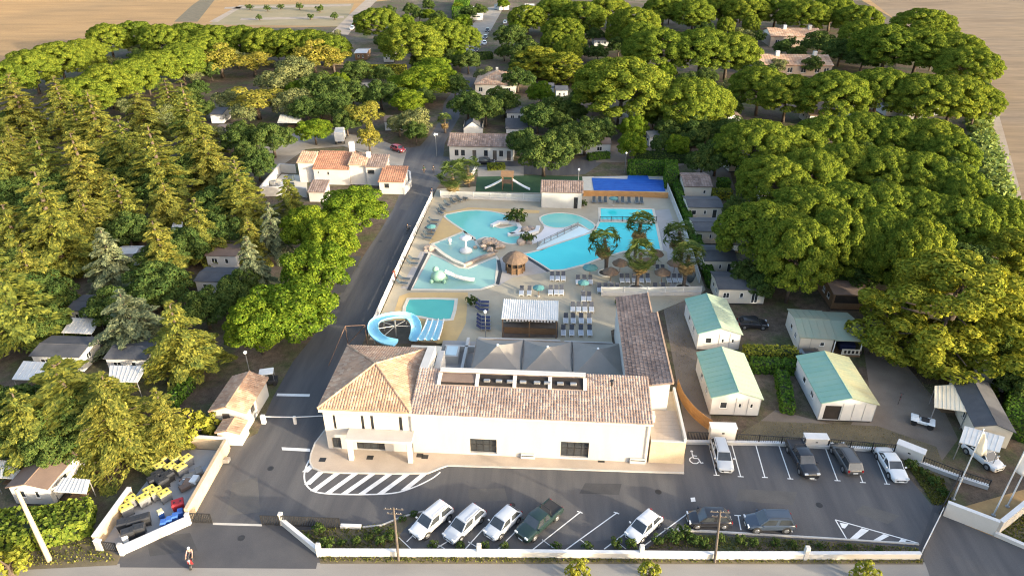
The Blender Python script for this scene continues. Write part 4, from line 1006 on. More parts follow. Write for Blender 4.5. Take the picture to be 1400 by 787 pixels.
# ---- thatched kiosk
p = P(704,374); b = set(COL.objects); o = thing('thatched_kiosk', 'round wooden kiosk with reddish thatched roof by the paddling pool', 'kiosk', (p.x,p.y+.9,0))
T = Matrix.Translation((p.x,p.y+.9,0))
MB().lathe([(2.05,2.05),(2.1,2.2),(1.4,2.9),(.55,3.35),(.0,3.5)], 14, T).build('thatched_roof', M['thatch'])
mb = MB()
for k in range(10):
    a = k*.6283; mb2 = MB(); mb2.cyl((p.x+1.5*math.cos(a),p.y+.9+1.5*math.sin(a),.06),(p.x+1.5*math.cos(a),p.y+.9+1.5*math.sin(a),2.15),.08); mb2.build('post', M['wood'])
MB().lathe([(1.42,.06),(1.42,1.05),(1.55,1.06),(1.55,1.14),(1.1,1.15)], 10, T).build('counter', M['wood'])
MB().lathe([(1.35,1.16),(1.35,2.1)], 10, T).build('inner_screen', M['dark'])
adopt(o, b)
# ---- rocks and water features
rr = random.Random(9)
def rock_pile(label, cx, cy, rx, ry, h, n, name='rock_outcrop'):
    p = P(cx, cy); s = ppm(p); o = thing(name, label, 'rocks', (p.x,p.y,.0)); 
    for k in range(n):
        a = rr.uniform(0,6.28); q = math.sqrt(rr.random()); x, y = q*math.cos(a)*rx/s, q*math.sin(a)*ry/s/.5
        r = rr.uniform(.35,.8)*(1.25-q*.5); bm = bmesh.new(); bmesh.ops.create_icosphere(bm, subdivisions=2, radius=r)
        sx, sy, sz = rr.uniform(.8,1.4), rr.uniform(.8,1.3), rr.uniform(.6,1.0)
        for v in bm.verts:
            f = 1+.22*math.sin(v.co.x*5.1+k)*math.cos(v.co.y*4.3+k*2)+rr.uniform(-.07,.07); v.co = Vector((v.co.x*sx, v.co.y*sy, v.co.z*sz))*f
        me = bpy.data.meshes.new('rock'); bm.to_mesh(me); bm.free(); me.materials.append(M['rock'])
        c = bpy.data.objects.new('rock', me); COL.objects.link(c); c.parent = o; c.location = (x, y, h*(1-q)*.8+.05); c.rotation_euler = (0,0,rr.uniform(0,6))
    return o
rock_pile('big pinkish rock outcrop between the river and fountain pools', 669,338,20,11,1.6,24)
rock_pile('dark rocks in the middle of the lazy river', 720,316,11,5,.8,12)
rock_pile('small rocks at the western rim of the fountain pool', 588,341,6,4,.5,7)
rock_pile('rocks at the meeting of lagoon and river', 716,331,10,4,.6,8)
# mushroom fountain
p = P(637,344); b = set(COL.objects); o = thing('mushroom_fountain', 'white mushroom-shaped fountain in the pale pool', 'fountain', (p.x,p.y,.07)); T = Matrix.Translation((p.x,p.y,.07))
MB().lathe([(1.15,0),(1.0,.35),(.55,.55),(.22,.8),(.16,1.4),(.15,2.5)], 14, T).build('stem', M['paint_white'], smooth=True)
MB().lathe([(.1,2.45),(1.0,2.42),(1.05,2.5),(.75,2.72),(.0,2.85)], 14, T).build('cap', M['paint_white'], smooth=True); adopt(o, b)
p = P(615,334); b = set(COL.objects); o = thing('water_jet_ball', 'small white ball-shaped jet in the pale pool', 'fountain', (p.x,p.y,.07)); T = Matrix.Translation((p.x,p.y,.07))
MB().lathe([(.3,0),(.12,.12),(.12,.3),(.34,.5),(.4,.75),(.3,1.0),(0,1.1)], 10, T).build('jet_body', M['paint_white'], smooth=True); adopt(o, b)
# frog slide in the paddling pool
p = P(600,383); b = set(COL.objects); o = thing('animal_slide', 'green animal-shaped play figure with long white slide in the paddling pool', 'slide', (p.x,p.y,.07)); T = Matrix.Translation((p.x,p.y,.07))
gm = mat('pale_green_fibreglass', (.20,.36,.27), (.26,.42,.32), 1.5, .5)
MB().lathe([(1.0,.05),(1.15,.5),(1.0,1.1),(.6,1.5),(0,1.65)], 12, T @ Matrix.Scale(1.1,4,(1,0,0))).build('figure_body', gm, smooth=True)
MB().lathe([(.3,1.2),(.55,1.5),(.45,1.9),(0,2.1)], 10, T @ Matrix.Translation((-.5,.5,0))).build('figure_head', gm, smooth=True)
for sx, sy in ((-1,-.9),(1,-.9),(-1.1,.7),(1,.7)): MB().lathe([(.34,0),(.3,.4),(.0,.55)], 8, T @ Matrix.Translation((sx,sy,0))).build('figure_foot', gm)
sp = [(1.0,.2,1.35),(1.8,.15,1.05),(2.8,.0,.62),(4.0,-.1,.34),(5.6,-.15,.22)]
mb = MB()
for i in range(4):
    a, c = sp[i], sp[i+1]
    for (y0,y1,z0,z1) in ((-.32,.32,-.05,.0),(-.36,-.30,-.05,.22),(.30,.36,-.05,.22)):
        mb.add([(a[0],a[1]+y0,a[2]+z0),(c[0],c[1]+y0,c[2]+z0),(c[0],c[1]+y1,c[2]+z0),(a[0],a[1]+y1,a[2]+z0),(a[0],a[1]+y0,a[2]+z1),(c[0],c[1]+y0,c[2]+z1),(c[0],c[1]+y1,c[2]+z1),(a[0],a[1]+y1,a[2]+z1)], [(3,2,1,0),(4,5,6,7),(0,1,5,4),(2,3,7,6),(1,2,6,5),(3,0,4,7)], T)
mb.build('slide_chute', M['paint_white']); adopt(o, b)
# ---- blue water slide: a big curl from the tower to the teal pool
def chute(path, w, hgt, m, name='chute'):
    """open half-pipe swept along path (list of Vectors)"""
    mb = MB(); k = len(path); prof = [(-1.0,1.0),(-.92,.45),(-.6,.08),(0,0),(.6,.08),(.92,.45),(1.0,1.0)]
    prof2 = [(a*1.10, b-.10 if abs(a) < .95 else b) for a, b in prof]; n = len(prof); vs, fs = [], []
    for i, p in enumerate(path):
        d = path[min(i+1,k-1)]-path[max(i-1,0)]; d.z = 0; d.normalize(); s = Vector((-d.y,d.x,0))
        for pr in (prof, prof2):
            for a, b in pr: vs.append(p + s*a*w/2 + Vector((0,0,b*hgt)))
    for i in range(k-1):
        A, B = i*2*n, (i+1)*2*n
        for j in range(n-1):
            fs.append((A+j, A+j+1, B+j+1, B+j)); fs.append((A+n+j+1, A+n+j, B+n+j, B+n+j+1))
        fs.append((A, B, B+n, A+n)); fs.append((A+n-1, A+2*n-1, B+2*n-1, B+n-1))
    mb.add(vs, fs); return mb.build(name, m, smooth=True)
b = set(COL.objects); o = thing('water_slide', 'sky-blue curling water slide between reception tower and teal pool', 'water slide', (-19,77,0))
pth = [(541,471,4.0),(522,466,3.9),(511,455,3.6),(512,443,3.2),(524,436,2.9),(545,432.5,2.6),(560,435,2.2),(568,444,1.8),(569,455,1.4),(566,466,1.1)]
path = [Vector(q) for q in smooth_line([tuple(P(a, b, c*.72)) for a, b, c in pth], 5)]
chute(path, 1.3, .42, M['slide_blue'])
for i in (4, 12, 20, 28, 36, 42): q = path[min(i,len(path)-1)]; MB().cyl((q.x,q.y,.05),(q.x,q.y,q.z-.05),.09).build('support_post', M['metal_grey'])
ctr = P(541,452,1.0); MB().cyl((ctr.x,ctr.y,.05),(ctr.x,ctr.y,2.6),.12).build('centre_mast', M['metal_grey'])
for q in path[6:40:6]: MB().cyl((ctr.x,ctr.y,1.8),(q.x,q.y,q.z),.045).build('strut', M['metal_grey'])
adopt(o, b)
b = set(COL.objects); o = thing('lane_slide', 'pale three-lane slide with blue chutes dropping into the teal pool', 'water slide', (-15,78,0))
for k in range(3):
    a, c = P(576+k*9.5,465,2.6), P(588.5+k*7.5,438,.25); pts = [a.lerp(c, t) + Vector((0,0,-.28*math.sin(math.pi*t))) for t in np.linspace(0,1,9)]
    chute(pts, .72, .35, M['slide_blue'] if k != 1 else M['slide_blue'], 'lane')
for k in range(4):
    a, c = P(571+k*9.5,466,2.6), P(584.5+k*7.5,438,.25); mb = MB(); pts = [a.lerp(c, t) + Vector((0,0,-.28*math.sin(math.pi*t)+.3)) for t in np.linspace(0,1,9)]; mb.tube(pts, .10, 6); mb.build('lane_divider', M['paint_white'])
a = P(566,470,2.6); MB().box(a.x-.3,a.x+3.6,a.y-1.7,a.y-.1,2.35,2.5).build('start_platform', M['coping'])
for dx in (0,3.2):
    for dy in (-1.5,-.3): MB().cyl((a.x+dx,a.y+dy,.05),(a.x+dx,a.y+dy,2.35),.08).build('support_post', M['metal_grey'])
adopt(o, b)
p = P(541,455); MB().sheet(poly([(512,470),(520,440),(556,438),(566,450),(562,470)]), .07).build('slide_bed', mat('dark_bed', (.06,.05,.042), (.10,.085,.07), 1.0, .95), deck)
# wall piece between tower and slides
o = thing('slide_wall', 'pale rendered wall between the tower roof and the slides', 'wall', (-16.5,67.6,0)); b = set(COL.objects)
MB().bbox(-24.0,-13.0,67.0,67.4,0,3.0,.04).build('wall_body', M['cream']); MB().bbox(-13.4,-12.6,61.4,68.4,.4,4.2,.05).build('wall_return', M['white']); adopt(o, b)
# ---- playground
tf = struct(MB().sheet(poly([(652,242),(736,240),(796,242),(798,262),(740,264),(650,262)]), .07).build('playground_turf', M['turf']))
struct(MB().sheet(poly([(652,229),(716,227),(716,242),(654,244)]), .016).build('grey_court', M['path']))
p = P(694,258); b = set(COL.objects); o = thing('play_tower', 'playground tower with two pale slides on dark turf', 'playground', (p.x,p.y,0))
for dx in (-1,1):
    for dy in (-1,1): MB().box(p.x+dx-.08,p.x+dx+.08,p.y+dy-.08,p.y+dy+.08,.05,3.2).build('post', M['wood'])
MB().box(p.x-1.05,p.x+1.05,p.y-1.05,p.y+1.05,1.5,1.62).build('platform', M['wood'])
mb = MB(); slab_roof(mb, [(p.x-1.3,p.y-1.3,3.1),(p.x+1.3,p.y-1.3,3.1),(p.x+1.3,p.y,3.9),(p.x-1.3,p.y,3.9)], .08); slab_roof(mb, [(p.x-1.3,p.y,3.9),(p.x+1.3,p.y,3.9),(p.x+1.3,p.y+1.3,3.1),(p.x-1.3,p.y+1.3,3.1)], .08); mb.build('roof', M['wood'])
for sgn in (-1, 1):
    pts = [Vector((p.x+sgn*(1+t*3.6), p.y-.9*t, 1.6*(1-t)**1.2+.2)) for t in np.linspace(0,1,9)]; chute(pts, .6, .3, M['plastic_white'], 'slide_chute')
adopt(o, b)
# ---------------------------------------------------------------- loungers, parasols, palms
M['sling'] = mat('charcoal_sling', (.055,.06,.075), (.08,.085,.10), 2.0, .8, world=False)
M['sling_navy'] = mat('navy_sling', (.020,.026,.075), (.035,.042,.10), 2.0, .8, world=False)
M['sling_teal'] = mat('teal_sling', (.05,.068,.08), (.07,.09,.10), 2.0, .8, world=False)
M['sling_pale'] = mat('pale_blue_sling', (.40,.42,.45), (.33,.35,.38), 2.0, .8, world=False)
def make_lounger(fm, sm):
    o = thing('sun_lounger', '', 'sun lounger')
    mb = MB()
    for x in (-.31,.31): mb.box(x-.03,x+.03,-1.0,.35,.30,.36)
    mb.box(-.28,.28,-1.0,-.94,.30,.36).box(-.28,.28,.29,.35,.30,.36); mb.build('frame', fm, o)
    MB().box(-.28,.28,-.93,.28,.345,.375).build('seat', M['sling_pale'] if fm is M['plastic_white'] else sm, o)
    Mx = Matrix.Translation((0,.33,.36)) @ Matrix.Rotation(math.radians(38),4,'X'); bk = MB().box(-.30,.30,0,.78,-.02,.03,Mx).build('backrest', sm, o)
    MB().box(-.26,.26,.5,.74,.032,.08,Mx).build('headrest', sm, bk)
    for x in (-.3,.3):
        for y in (-.9,.25): MB().box(x-.025,x+.025,y-.025,y+.025,0,.30).build('leg', fm, o)
    return o
LW, LN, LT = make_lounger(M['plastic_white'], M['sling']), make_lounger(M['metal_grey'], M['sling_navy']), make_lounger(M['metal_grey'], M['sling_teal'])
_used = set()
def lounger(src, px, py, label, group, rz=0.0, z=.07):
    p = P(px, py, z)
    if src.name in _used: dup(src, p, rz, label, group)
    else:
        _used.add(src.name); src.location = p; src.rotation_euler = (0,0,rz); put(src, label, None, group)
def lrow(src, pts, place, group='white sun loungers', rz=0.0, adj='white sun lounger', z=.07, word='from the left'):
    for i, q in enumerate(pts): lounger(src, q[0], q[1], f'{ORD[i]} {adj} {word} {place}' if len(pts) > 1 else f'{adj} {place}', group, rz, z)
y_ = 381
lrow(LW, [(754.7,y_),(762.5,y_),(770,y_)], 'in the row touching the lagoon rim')
lrow(LW, [(713,401),(723.6,401)], 'in the pair north of the bar')
lrow(LW, [(752.7,400),(760.5,400),(767.6,400)], 'in the row north-east of the bar')
lrow(LW, [(790,386),(798.7,386),(807,386)], 'in the row above the teal parasol')
lrow(LW, [(797.5,409),(805,409)], 'in the pair below the teal parasol')
lrow(LW, [(783,423.5),(791,423.5),(799.4,423.5),(808.5,423.5)], 'in the back row of the lounger block')
lrow(LW, [(773.5,439),(783.5,439),(794.5,439),(805.6,439)], 'in the middle row of the lounger block')
lrow(LW, [(770,455.5),(781.5,455.5),(794,455.5),(806,455.5)], 'in the front row of the lounger block')
lrow(LW, [(850,384),(857.7,384),(866.7,384),(876.5,384),(885.5,384)], 'in the row between the thatched parasols')
lrow(LW, [(914,384),(922,384),(929.6,384)], 'in the row near the blue bundle')
lrow(LW, [(899,371.5),(906,371.5)], 'in the pair behind the thatched parasols')
lrow(LW, [(819.4,397),(827.9,397),(836.3,397),(844,397)], 'in the row above the terrace fence')
lrow(LW, [(896,397),(907,397)], 'in the pair beside the palm planter')
lrow(LT, [(812,276),(820,276),(827.5,276),(843.4,276.3),(851,276.5),(860,277),(870.6,277),(877,277)], 'along the ochre wall', 'loungers by the ochre wall', 0, 'dark sun lounger')
lrow(LT, [(636,272),(628,274.5),(619,277),(611,281),(605,287),(602,292)], 'in the curve by the fence corner', 'loungers by the fence corner', .7, 'dark sun lounger', .07, 'from the palms')
lrow(LT, [(593,303),(591,308),(588,317),(586,322),(583,327)], 'along the fence beside the ochre triangle', 'loungers along the fence', 1.45, 'dark sun lounger', .07, 'from the far end')
lrow(LT, [(566,356),(564,362),(553,383),(550,389)], 'on the slatted strip', 'loungers on the slatted strip', 1.45, 'dark sun lounger', .09, 'from the far end')
lrow(LN, [(660,415),(659.5,420),(659,425.5),(661,436),(661,441),(661,446),(661,451)], 'in the navy column left of the bar', 'navy loungers', 1.57, 'navy sun lounger', .07, 'from the far end')
def make_parasol(kind):
    o = thing('thatched_parasol' if kind == 'thatch' else 'teal_parasol', '', 'parasol')
    MB().cyl((0,0,0),(0,0,2.5),.05).build('pole', M['wood'], o); MB().lathe([(.35,0),(.35,.1),(.1,.16)],10).build('base', M['kerb'], o)
    if kind == 'thatch':
        mb = MB(); n = 18; prof = [(1.28,1.82),(1.22,1.95),(.7,2.35),(.0,2.72)]; rr = random.Random(3); vs = []; fs = []
        for r, z in prof:
            for j in range(n): t = 6.2832*j/n; q = r*(1+rr.uniform(-.05,.05)); vs.append((q*math.cos(t),q*math.sin(t),z+rr.uniform(-.05,.03)*(r > .5)))
        for i in range(3):
            for j in range(n): fs.append((i*n+j,i*n+(j+1)%n,(i+1)*n+(j+1)%n,(i+1)*n+j))
        mb.add(vs, fs).build('thatch_canopy', M['thatch'], o)
    else:
        mb = MB(); n = 8
        mb.lathe([(1.2,2.05),(.65,2.3),(.0,2.5)], n); mb.build('canopy', mat('teal_canvas', (.075,.20,.20), (.10,.24,.235), 1.0, .8), o)
        MB().lathe([(1.2,1.9),(1.2,2.048)], n).build('valance', mat('teal_edge', (.06,.17,.17), None, 1.0, .8), o)
    return o
PT, PTe = make_parasol('thatch'), make_parasol('teal')
th = [(834,386,'before the western palm planter'),(847,374,'beside the western palm planter'),(868,377,'between the first and third palms'),(884,372,'north of the middle planter'),(895,361,'nearest the lagoon arm'),(904,387,'right of the middle planter'),(921,374,'beside the eastern palms')]
for i, (x, y, w) in enumerate(th):
    lab = f'brown thatched parasol {w}'
    if i == 0: PT.location = P(x,y,.07); put(PT, lab, None, 'thatched parasols')
    else: dup(PT, P(x,y,.07), i*.4, lab, 'thatched parasols')
for i, (x, y, w) in enumerate(((806,381,'against the lagoon rim'),(797,398,'between the lounger rows'),(736,405,'beside the pair north of the bar'),(590,320,'by the ochre triangle'),(838,281,'by the ochre wall'))):
    lab = f'round teal parasol {w}'
    if i == 0: PTe.location = P(x,y,.07); put(PTe, lab, None, 'teal parasols')
    else: dup(PTe, P(x,y,.07), i*.3, lab, 'teal parasols', .75)
# folded blue cover bundle near the eastern fence
p = P(943,386); o = thing('folded_parasol', 'folded blue-teal parasol bundle at the eastern fence', 'parasol', (p.x,p.y,.07)); MB().lathe([(.25,0),(.55,.4),(.8,1.2),(.55,2.2),(.12,3.0),(0,3.2)],9).build('canopy', M['sling_teal'], o); MB().cyl((0,0,0),(0,0,3.3),.04).build('pole', M['metal_grey'], o)
# palms
def palm_mesh(seed, R=2.2, nf=34, ns=34):
    rng = np.random.default_rng(seed); cs, ns_, us, ws, hs, mi = [], [], [], [], [], []
    for f in range(nf+ns):
        dry = f >= nf; az = rng.uniform(0,6.283); el = rng.uniform(-.5,1.0)+rng.random()*.5 if not dry else rng.uniform(-1.45,-.55)
        L = R*(rng.uniform(.25,.42) if not dry else rng.uniform(.15,.3))
        d = np.array([math.cos(az)*math.cos(el), math.sin(az)*math.cos(el), math.sin(el)])
        s = np.cross(d, [0,0,1]); s /= np.linalg.norm(s)+1e-9; up = np.cross(s, d)
        base = d*L*(1 if not dry else .55) + np.array([0,0,0 if not dry else -.35-.5*rng.random()])
        for k in np.linspace(-.75,.75,9):
            dd = d*math.cos(k)+s*math.sin(k); ll = R*rng.uniform(.6,.85)*(1-.3*abs(k))*(1 if not dry else .8); dr = np.array([0,0,-.45*ll])
            cs.append(base+dd*ll*.5+dr*.4); us.append(np.cross(up, dd)+1e-4); ns_.append(up+rng.normal(0,.15,3)); ws.append(.12); hs.append(ll*1.1); mi.append(1 if dry else 0)
        cs.append(d*L*.5+np.array([0,0,0 if not dry else -.3])); us.append(np.cross(up,d)+1e-4); ns_.append(up); ws.append(.06); hs.append(L); mi.append(1 if dry else 0)
    cs, ns_, us = np.array(cs), np.array(ns_), np.array(us)
    n = ns_/np.linalg.norm(ns_,axis=1,keepdims=True); a = us-(us*n).sum(1,keepdims=True)*n
    v = np_leaves(cs, n, np.cross(np.cross(n,a),n), np.array(ws), np.array(hs), rng)
    return mesh_quads('crown', v, [M['palm'], M['palm_dry']], np.array(mi))
PM = [palm_mesh(201), palm_mesh(202), palm_mesh(203, 2.3, 40, 40)]
def palm(px, py, bx, by, label, r=2.3, var=0, planter=True):
    b = P(bx, by); 
    q = PY(px, py, b.y); h = max(3.0, q.z)
    o = thing('fan_palm', label, 'palm', (b.x,b.y,.06), var*1.9, 'fan palms')
    tm = MB(); tm.tube([(0,0,0),(.08,0,h*.5),((q.x-b.x)*.9,0,h-.1)], [.30,.22,.24], 8)
    for k in range(int(h/.22)): z = .3+k*.22; tm.lathe([(.27,z),(.30,z+.08),(.25,z+.12)], 8, Matrix.Translation(((q.x-b.x)*.9*min(1,z/h)**2,0,0)))
    t = tm.build('trunk', M['bark'], o)
    c = bpy.data.objects.new('crown', PM[var%3]); COL.objects.link(c); c.parent = o; c.location = ((q.x-b.x)*.9,0,h); c.scale = (r/2.2,)*3
    if planter:
        k = MB(); k.lathe([(1.25,0),(1.25,.32),(1.1,.33),(1.1,.22),(0,.24)],18); pl = thing('palm_planter', label.replace('fan palm', 'round stone planter of the fan palm'), 'planter', (b.x,b.y,.06), 0, 'palm planters'); k.build('planter_ring', M['coping'], pl); MB().lathe([(1.09,.2),(.9,.3),(0,.36)],14).build('planter_soil', mat('planter_soil', (.04,.03,.022), (.07,.055,.04), 2.0, .95), pl)
palm(826,328,828,375,'tall fan palm westernmost by the lagoon rim',3.3,0)
palm(864,303,868,352,'tall fan palm farthest into the lagoon bend',3.3,1,False)
palm(873,348,870,396,'fan palm with dry skirt above the terrace fence',3.3,2)
palm(928,318,930,362,'fan palm beside the hedge, the farther of two',3.3,0,False)
palm(938,348,934,395,'fan palm beside the hedge, the nearer of two',3.4,1)
palm(622,238,621,268,'bushy fan palm at the road junction, nearer the road',3.9,2,False)
palm(639,228,641,256,'bushy fan palm at the road junction, nearer the playground',3.6,0,False)
palm(610,164,609,182,'small fan palm by the white lamp posts',2.6,1,False)
# ---- hedges
def hedge(label, pts, w, h, m='hedge', name='hedge', per=26, size=.26, group=None):
    """clipped hedge along site points"""
    o = thing(name, label, 'hedge', (pts[0][0], pts[0][1], 0), 0, group); b = set(COL.objects)
    rng = np.random.default_rng(int(abs(pts[0][0]*37+pts[0][1]*11))); core = MB().strip(pts, w*.82, 0, h*.9); core.build('hedge_core', M['hedge_core'])
    cs, ns = [], []
    for s in range(len(pts)-1):
        a, c = np.array(pts[s]), np.array(pts[s+1]); L = np.linalg.norm(c-a); d = (c-a)/L; nn = np.array([-d[1],d[0]])
        for (area, kind) in ((L*w,'top'),(L*h,'l'),(L*h,'r'),(w*h,'e0'),(w*h,'e1')):
            k = int(area*per)+4; u = rng.uniform(0,1,k); v = rng.uniform(0,1,k); j = rng.normal(0,.06,k)
            if kind == 'top': p = np.c_[a+np.outer(u*L,d)+np.outer((v-.5)*w,nn), h+j]; n = np.tile([0,0,1.],(k,1))
            elif kind in 'lr': sg = 1 if kind == 'l' else -1; p = np.c_[a+np.outer(u*L,d)+np.outer(sg*w/2+j,nn), v*h]; n = np.tile([nn[0]*sg,nn[1]*sg,.2],(k,1))
            else: e = a if kind == 'e0' else c; sg = -1 if kind == 'e0' else 1; p = np.c_[e+np.outer((u-.5)*w,nn)+np.outer(sg*(.03+np.abs(j)),d), v*h]; n = np.tile([d[0]*sg,d[1]*sg,.2],(k,1))
            cs.append(p); ns.append(n+rand_dirs(rng,k)*.6)
    cs, ns = np.concatenate(cs), np.concatenate(ns); sz = size*rng.uniform(.6,1.3,len(cs))
    me = mesh_quads('foliage', np_leaves(cs, ns, rand_dirs(rng,len(cs)), sz, sz*1.4, rng), M[m]); f = bpy.data.objects.new('foliage', me); COL.objects.link(f)
    adopt(o, b); return o
M['hedge_core'] = mat('hedge_twigs', (.022,.034,.014), (.034,.045,.018), 2.0, .95)
hedge('long clipped hedge between the pool fence and the mobile homes', [(24.6,93.5),(24.6,115),(24.9,137)], 1.3, 2.0)
hedge('broad clipped hedge behind the blue covered pool', [P2(858,238),P2(906,239)], 2.4, 3.0)
hedge('tall square hedge block at the corner of the covered pool', [P2(917,259),P2(915,240)], 2.6, 3.6)
hedge('dark hedge below the grey-roofed veranda home', [P2(868,219),P2(945,222)], 2.0, 2.2, 'oak')
hedge('golden clipped hedge beside the brown-roofed cabin', [P2(972,271),P2(999,271.5)], 2.2, 1.8, 'hedge_gold')
hedge('short green hedge behind the golden hedge', [P2(981,257),P2(996,257)], 2.4, 1.9)
hedge('golden-topped hedge between the green-roofed cabins', [P2(1016,490),P2(1086,492)], 1.7, 1.7, 'hedge_gold')
hedge('green hedge just in front of the golden-topped one', [P2(1026,506),P2(1084,508)], 1.7, 1.6)
hedge('narrow green hedge running towards the car park', [P2(1066,516),P2(1076,566)], 1.5, 1.4)
hedge('golden hedge strip in the northern pitches', [P2(500,102),P2(556,101)], 2.5, 3.0, 'hedge_gold', size=.4, per=14)
hedge('bright green tall hedge block beside the far caravans', [P2(628,26),P2(634,6)], 7.0, 5.0, 'hedge', size=.6, per=8)
hedge('green hedge below the upper white awning', [P2(60,469),P2(120,472)], 1.2, 1.4)
hedge('dark hedge along the dirt lane by the tall cedar', [P2(228,566),P2(262,530)], 1.2, 1.6)
hedge('long shaggy golden-green hedge along the street verge', [P2(-40,738),P2(60,733),P2(128,716)], 3.4, 2.2, 'hedge_mid', per=22, size=.34)
hedge('green hedge behind the grey caravan', [P2(1384,600),P2(1392,530)], 2.6, 2.6)
hedge('leafy hedge before the white pitch home', [P2(804,219),P2(832,216)], 1.4, 1.5)
hedge('golden shrub hedge beside the grey court', [P2(667,232),P2(690,231)], 1.6, 1.3, 'hedge_gold')
hedge('dark hedge beside the far lane', [P2(652,82),P2(672,80)], 3.0, 2.4, 'oak', size=.4, per=12)
# ---- shrubs
SH = {}
def shrub(kind, px, py, r, label, group=None, pxr=True):
    p = P(px, py); cm, tm, R, zc, H = PROTO[kind][len(SH) % len(PROTO[kind])]; SH[len(SH)] = 1
    return tree(kind, p.x, p.y, r*(.72 if py > 690 and kind == 'bush' else 1)/R, None, label, group)
for i, (x, y, r) in enumerate(((420,737,.6),(446,748,1.1),(437,726,.9),(468,744,.6),(488,742,.7),(505,737,.7),(520,742,.8),(535,735,.9),(516,728,.6),(550,712,.6),(566,705,.6))): shrub('bush', x, y, r, f'{ORD[i]} small shrub from the gate in the western planting bed', 'western bed shrubs')
for i, (x, y, r) in enumerate(((592,747,.7),(630,749,.7),(662,749,.7),(690,750,.7),(760,749,.7),(803,750,.8),(842,747,.9),(862,747,.9))): shrub('bush', x, y, r, f'{ORD[i]} small shrub from the left between the slanting bays', 'bay shrubs')
for i, (x, y, r) in enumerate(((900,742,.9),(920,738,1.1),(935,733,1.2),(948,742,.9),(962,746,.8),(985,738,.7),(1012,742,.8),(1030,744,.7),(1060,744,.7),(1084,746,.6),(1120,748,.5),(1160,749,.5),(1200,752,.5))): shrub('bush', x, y, r, f'{ORD[i]} low shrub from the left in the eastern planting bed', 'eastern bed shrubs')
for i, (x, y, r) in enumerate(((1243,640,.8),(1262,650,.6),(1275,662,.7),(1288,676,.6))): shrub('bush', x, y, r, f'{ORD[i]} low shrub from the back in the corner bed', 'corner bed shrubs')
for i, (x, y, r) in enumerate(((790,789,1.3),(888,790,1.2),(1180,794,1.4),(18,785,2.0))): shrub('gold_bush', x, y, r, f'{ORD[i]} golden shrub from the left along the near edge of the street' if i < 3 else 'large golden shrub at the street verge below the pale pole', 'street shrubs')
shrub('gold_bush', 268, 598, 2.4, 'golden bush beside the guardhouse'); shrub('gold_bush', 292, 590, 1.6, 'smaller golden bush touching the guardhouse wall')
shrub('bush', 707, 305, 1.9, 'dark shrub on the rock island of the lazy river'); shrub('bush', 722, 331, 1.3, 'dark shrub at the lower end of the lazy river'); shrub('bush', 697, 303, 1.2, 'smaller shrub behind the river island shrub')
shrub('bush', 645, 416, 1.0, 'pale shrub beside the navy loungers'); shrub('bush', 797, 282, .9, 'dark clipped shrub beside the pump house'); shrub('bush', 846, 418, .9, 'dark shrub below the terrace fence')
for i, (x, y, r) in enumerate(((1080,66,3),(1100,68,3),(1120,70,3))): shrub('bush', x, y, r, f'{ORD[i]} blue-green shrub from the left below the far tiled house', 'far house shrubs')
for i, (x, y, r) in enumerate(((342,14,2.2),(366,16,2.2),(384,13,2),(410,14,2.4),(438,17,2.6),(355,28,1.8),(425,27,2),(458,27,2.2))): shrub('bush', x, y, r, f'{ORD[i]} lone shrub from the left on the fallow plot', 'fallow plot shrubs')
# ---------------------------------------------------------------- cabins, mobile homes, houses
def local_home(name, label, cat, x, y, rz, L, W, ze, zr, axis, wm, rm, ops={}, ribs=0, tile=None, oh=.2, group=None, ridge_at=.5, m_right=None, seams=True, z0=.25):
    """gabled home centred on x, y; L along local x, W along local y; openings per side"""
    o = thing(name, label, cat, (x,y,0), rz, group); x0, x1, y0, y1 = -L/2, L/2, -W/2, W/2
    shell(o, x0, x1, y0, y1, z0, ze, wm, ops, .08, M['plastic_white'])
    if z0 > .05: MB().box(x0+.12,x1-.12,y0+.12,y1-.12,0,z0).build('skirting', M['metal_dark'], o)
    gable(o, x0, x1, y0, y1, ze, zr, axis, oh, rm, wm, ribs=ribs, tile=tile, ridge_at=ridge_at, m_right=m_right)
    if seams:     # cover strips of the wall panels
        n = int(L/1.2)
        for i in range(n+1):
            u = x0 + L*i/n; 
            if any(q[0]-.05 < u-x0 < q[1]+.05 for q in ops.get('S', [])): continue
            MB().box(u-.025,u+.025,y0-.02,y0-.002,z0,ze).build('cover_strip', M['metal_grey'] if seams == 'dark' else wm, o)
    return o
GR = M['sheet_green']
def px_home(label, bl, br, D, ze, zr, axis, wm, rm, ops=(), name='mobile_home', **k):
    """front wall base sighted from bl to br; D = depth away from the viewer"""
    a, b = P(*bl), P(*br); L = (b-a).length; rz = math.atan2(b.y-a.y, b.x-a.x); mid = (a+b)/2; nx, ny = -math.sin(rz), math.cos(rz)
    return local_home(name, label, 'mobile home' if name == 'mobile_home' else name.replace('_',' ').split()[-1], mid.x+nx*D/2, mid.y+ny*D/2, rz, L, D, ze, zr, axis, wm, rm, {'S': [(u0*L,u1*L,c,d,kd) for u0,u1,c,d,kd in ops], 'E': [(D*.3,D*.3+.9,1.2,2.0,'window')], 'W': [(D*.3,D*.3+.9,1.2,2.0,'window'), (D*.62,D*.62+.9,1.2,2.0,'window')]}, **k)
LIT_SLOPE = mat('sunlit_green_sheet', (.36,.41,.29), (.29,.36,.27), .3, .6, .05)  # sunlight on the right-hand slopes painted as a paler sheet colour
cab_w = ((.18,.33,1.15,2.05,'window'),(.56,.62,1.3,1.9,'slot'),(.80,.86,1.3,1.9,'slot'))
px_home('farther pale-walled cabin with teal ribbed roof painted sunlit on one slope beside the restaurant wing', (951.7,479),(1009,480), 8.6, 2.7, 3.6, 'y', M['siding'], GR, cab_w, 'green_cabin', ribs=.9, seams='dark', group='green-roofed cabins', m_right=LIT_SLOPE)
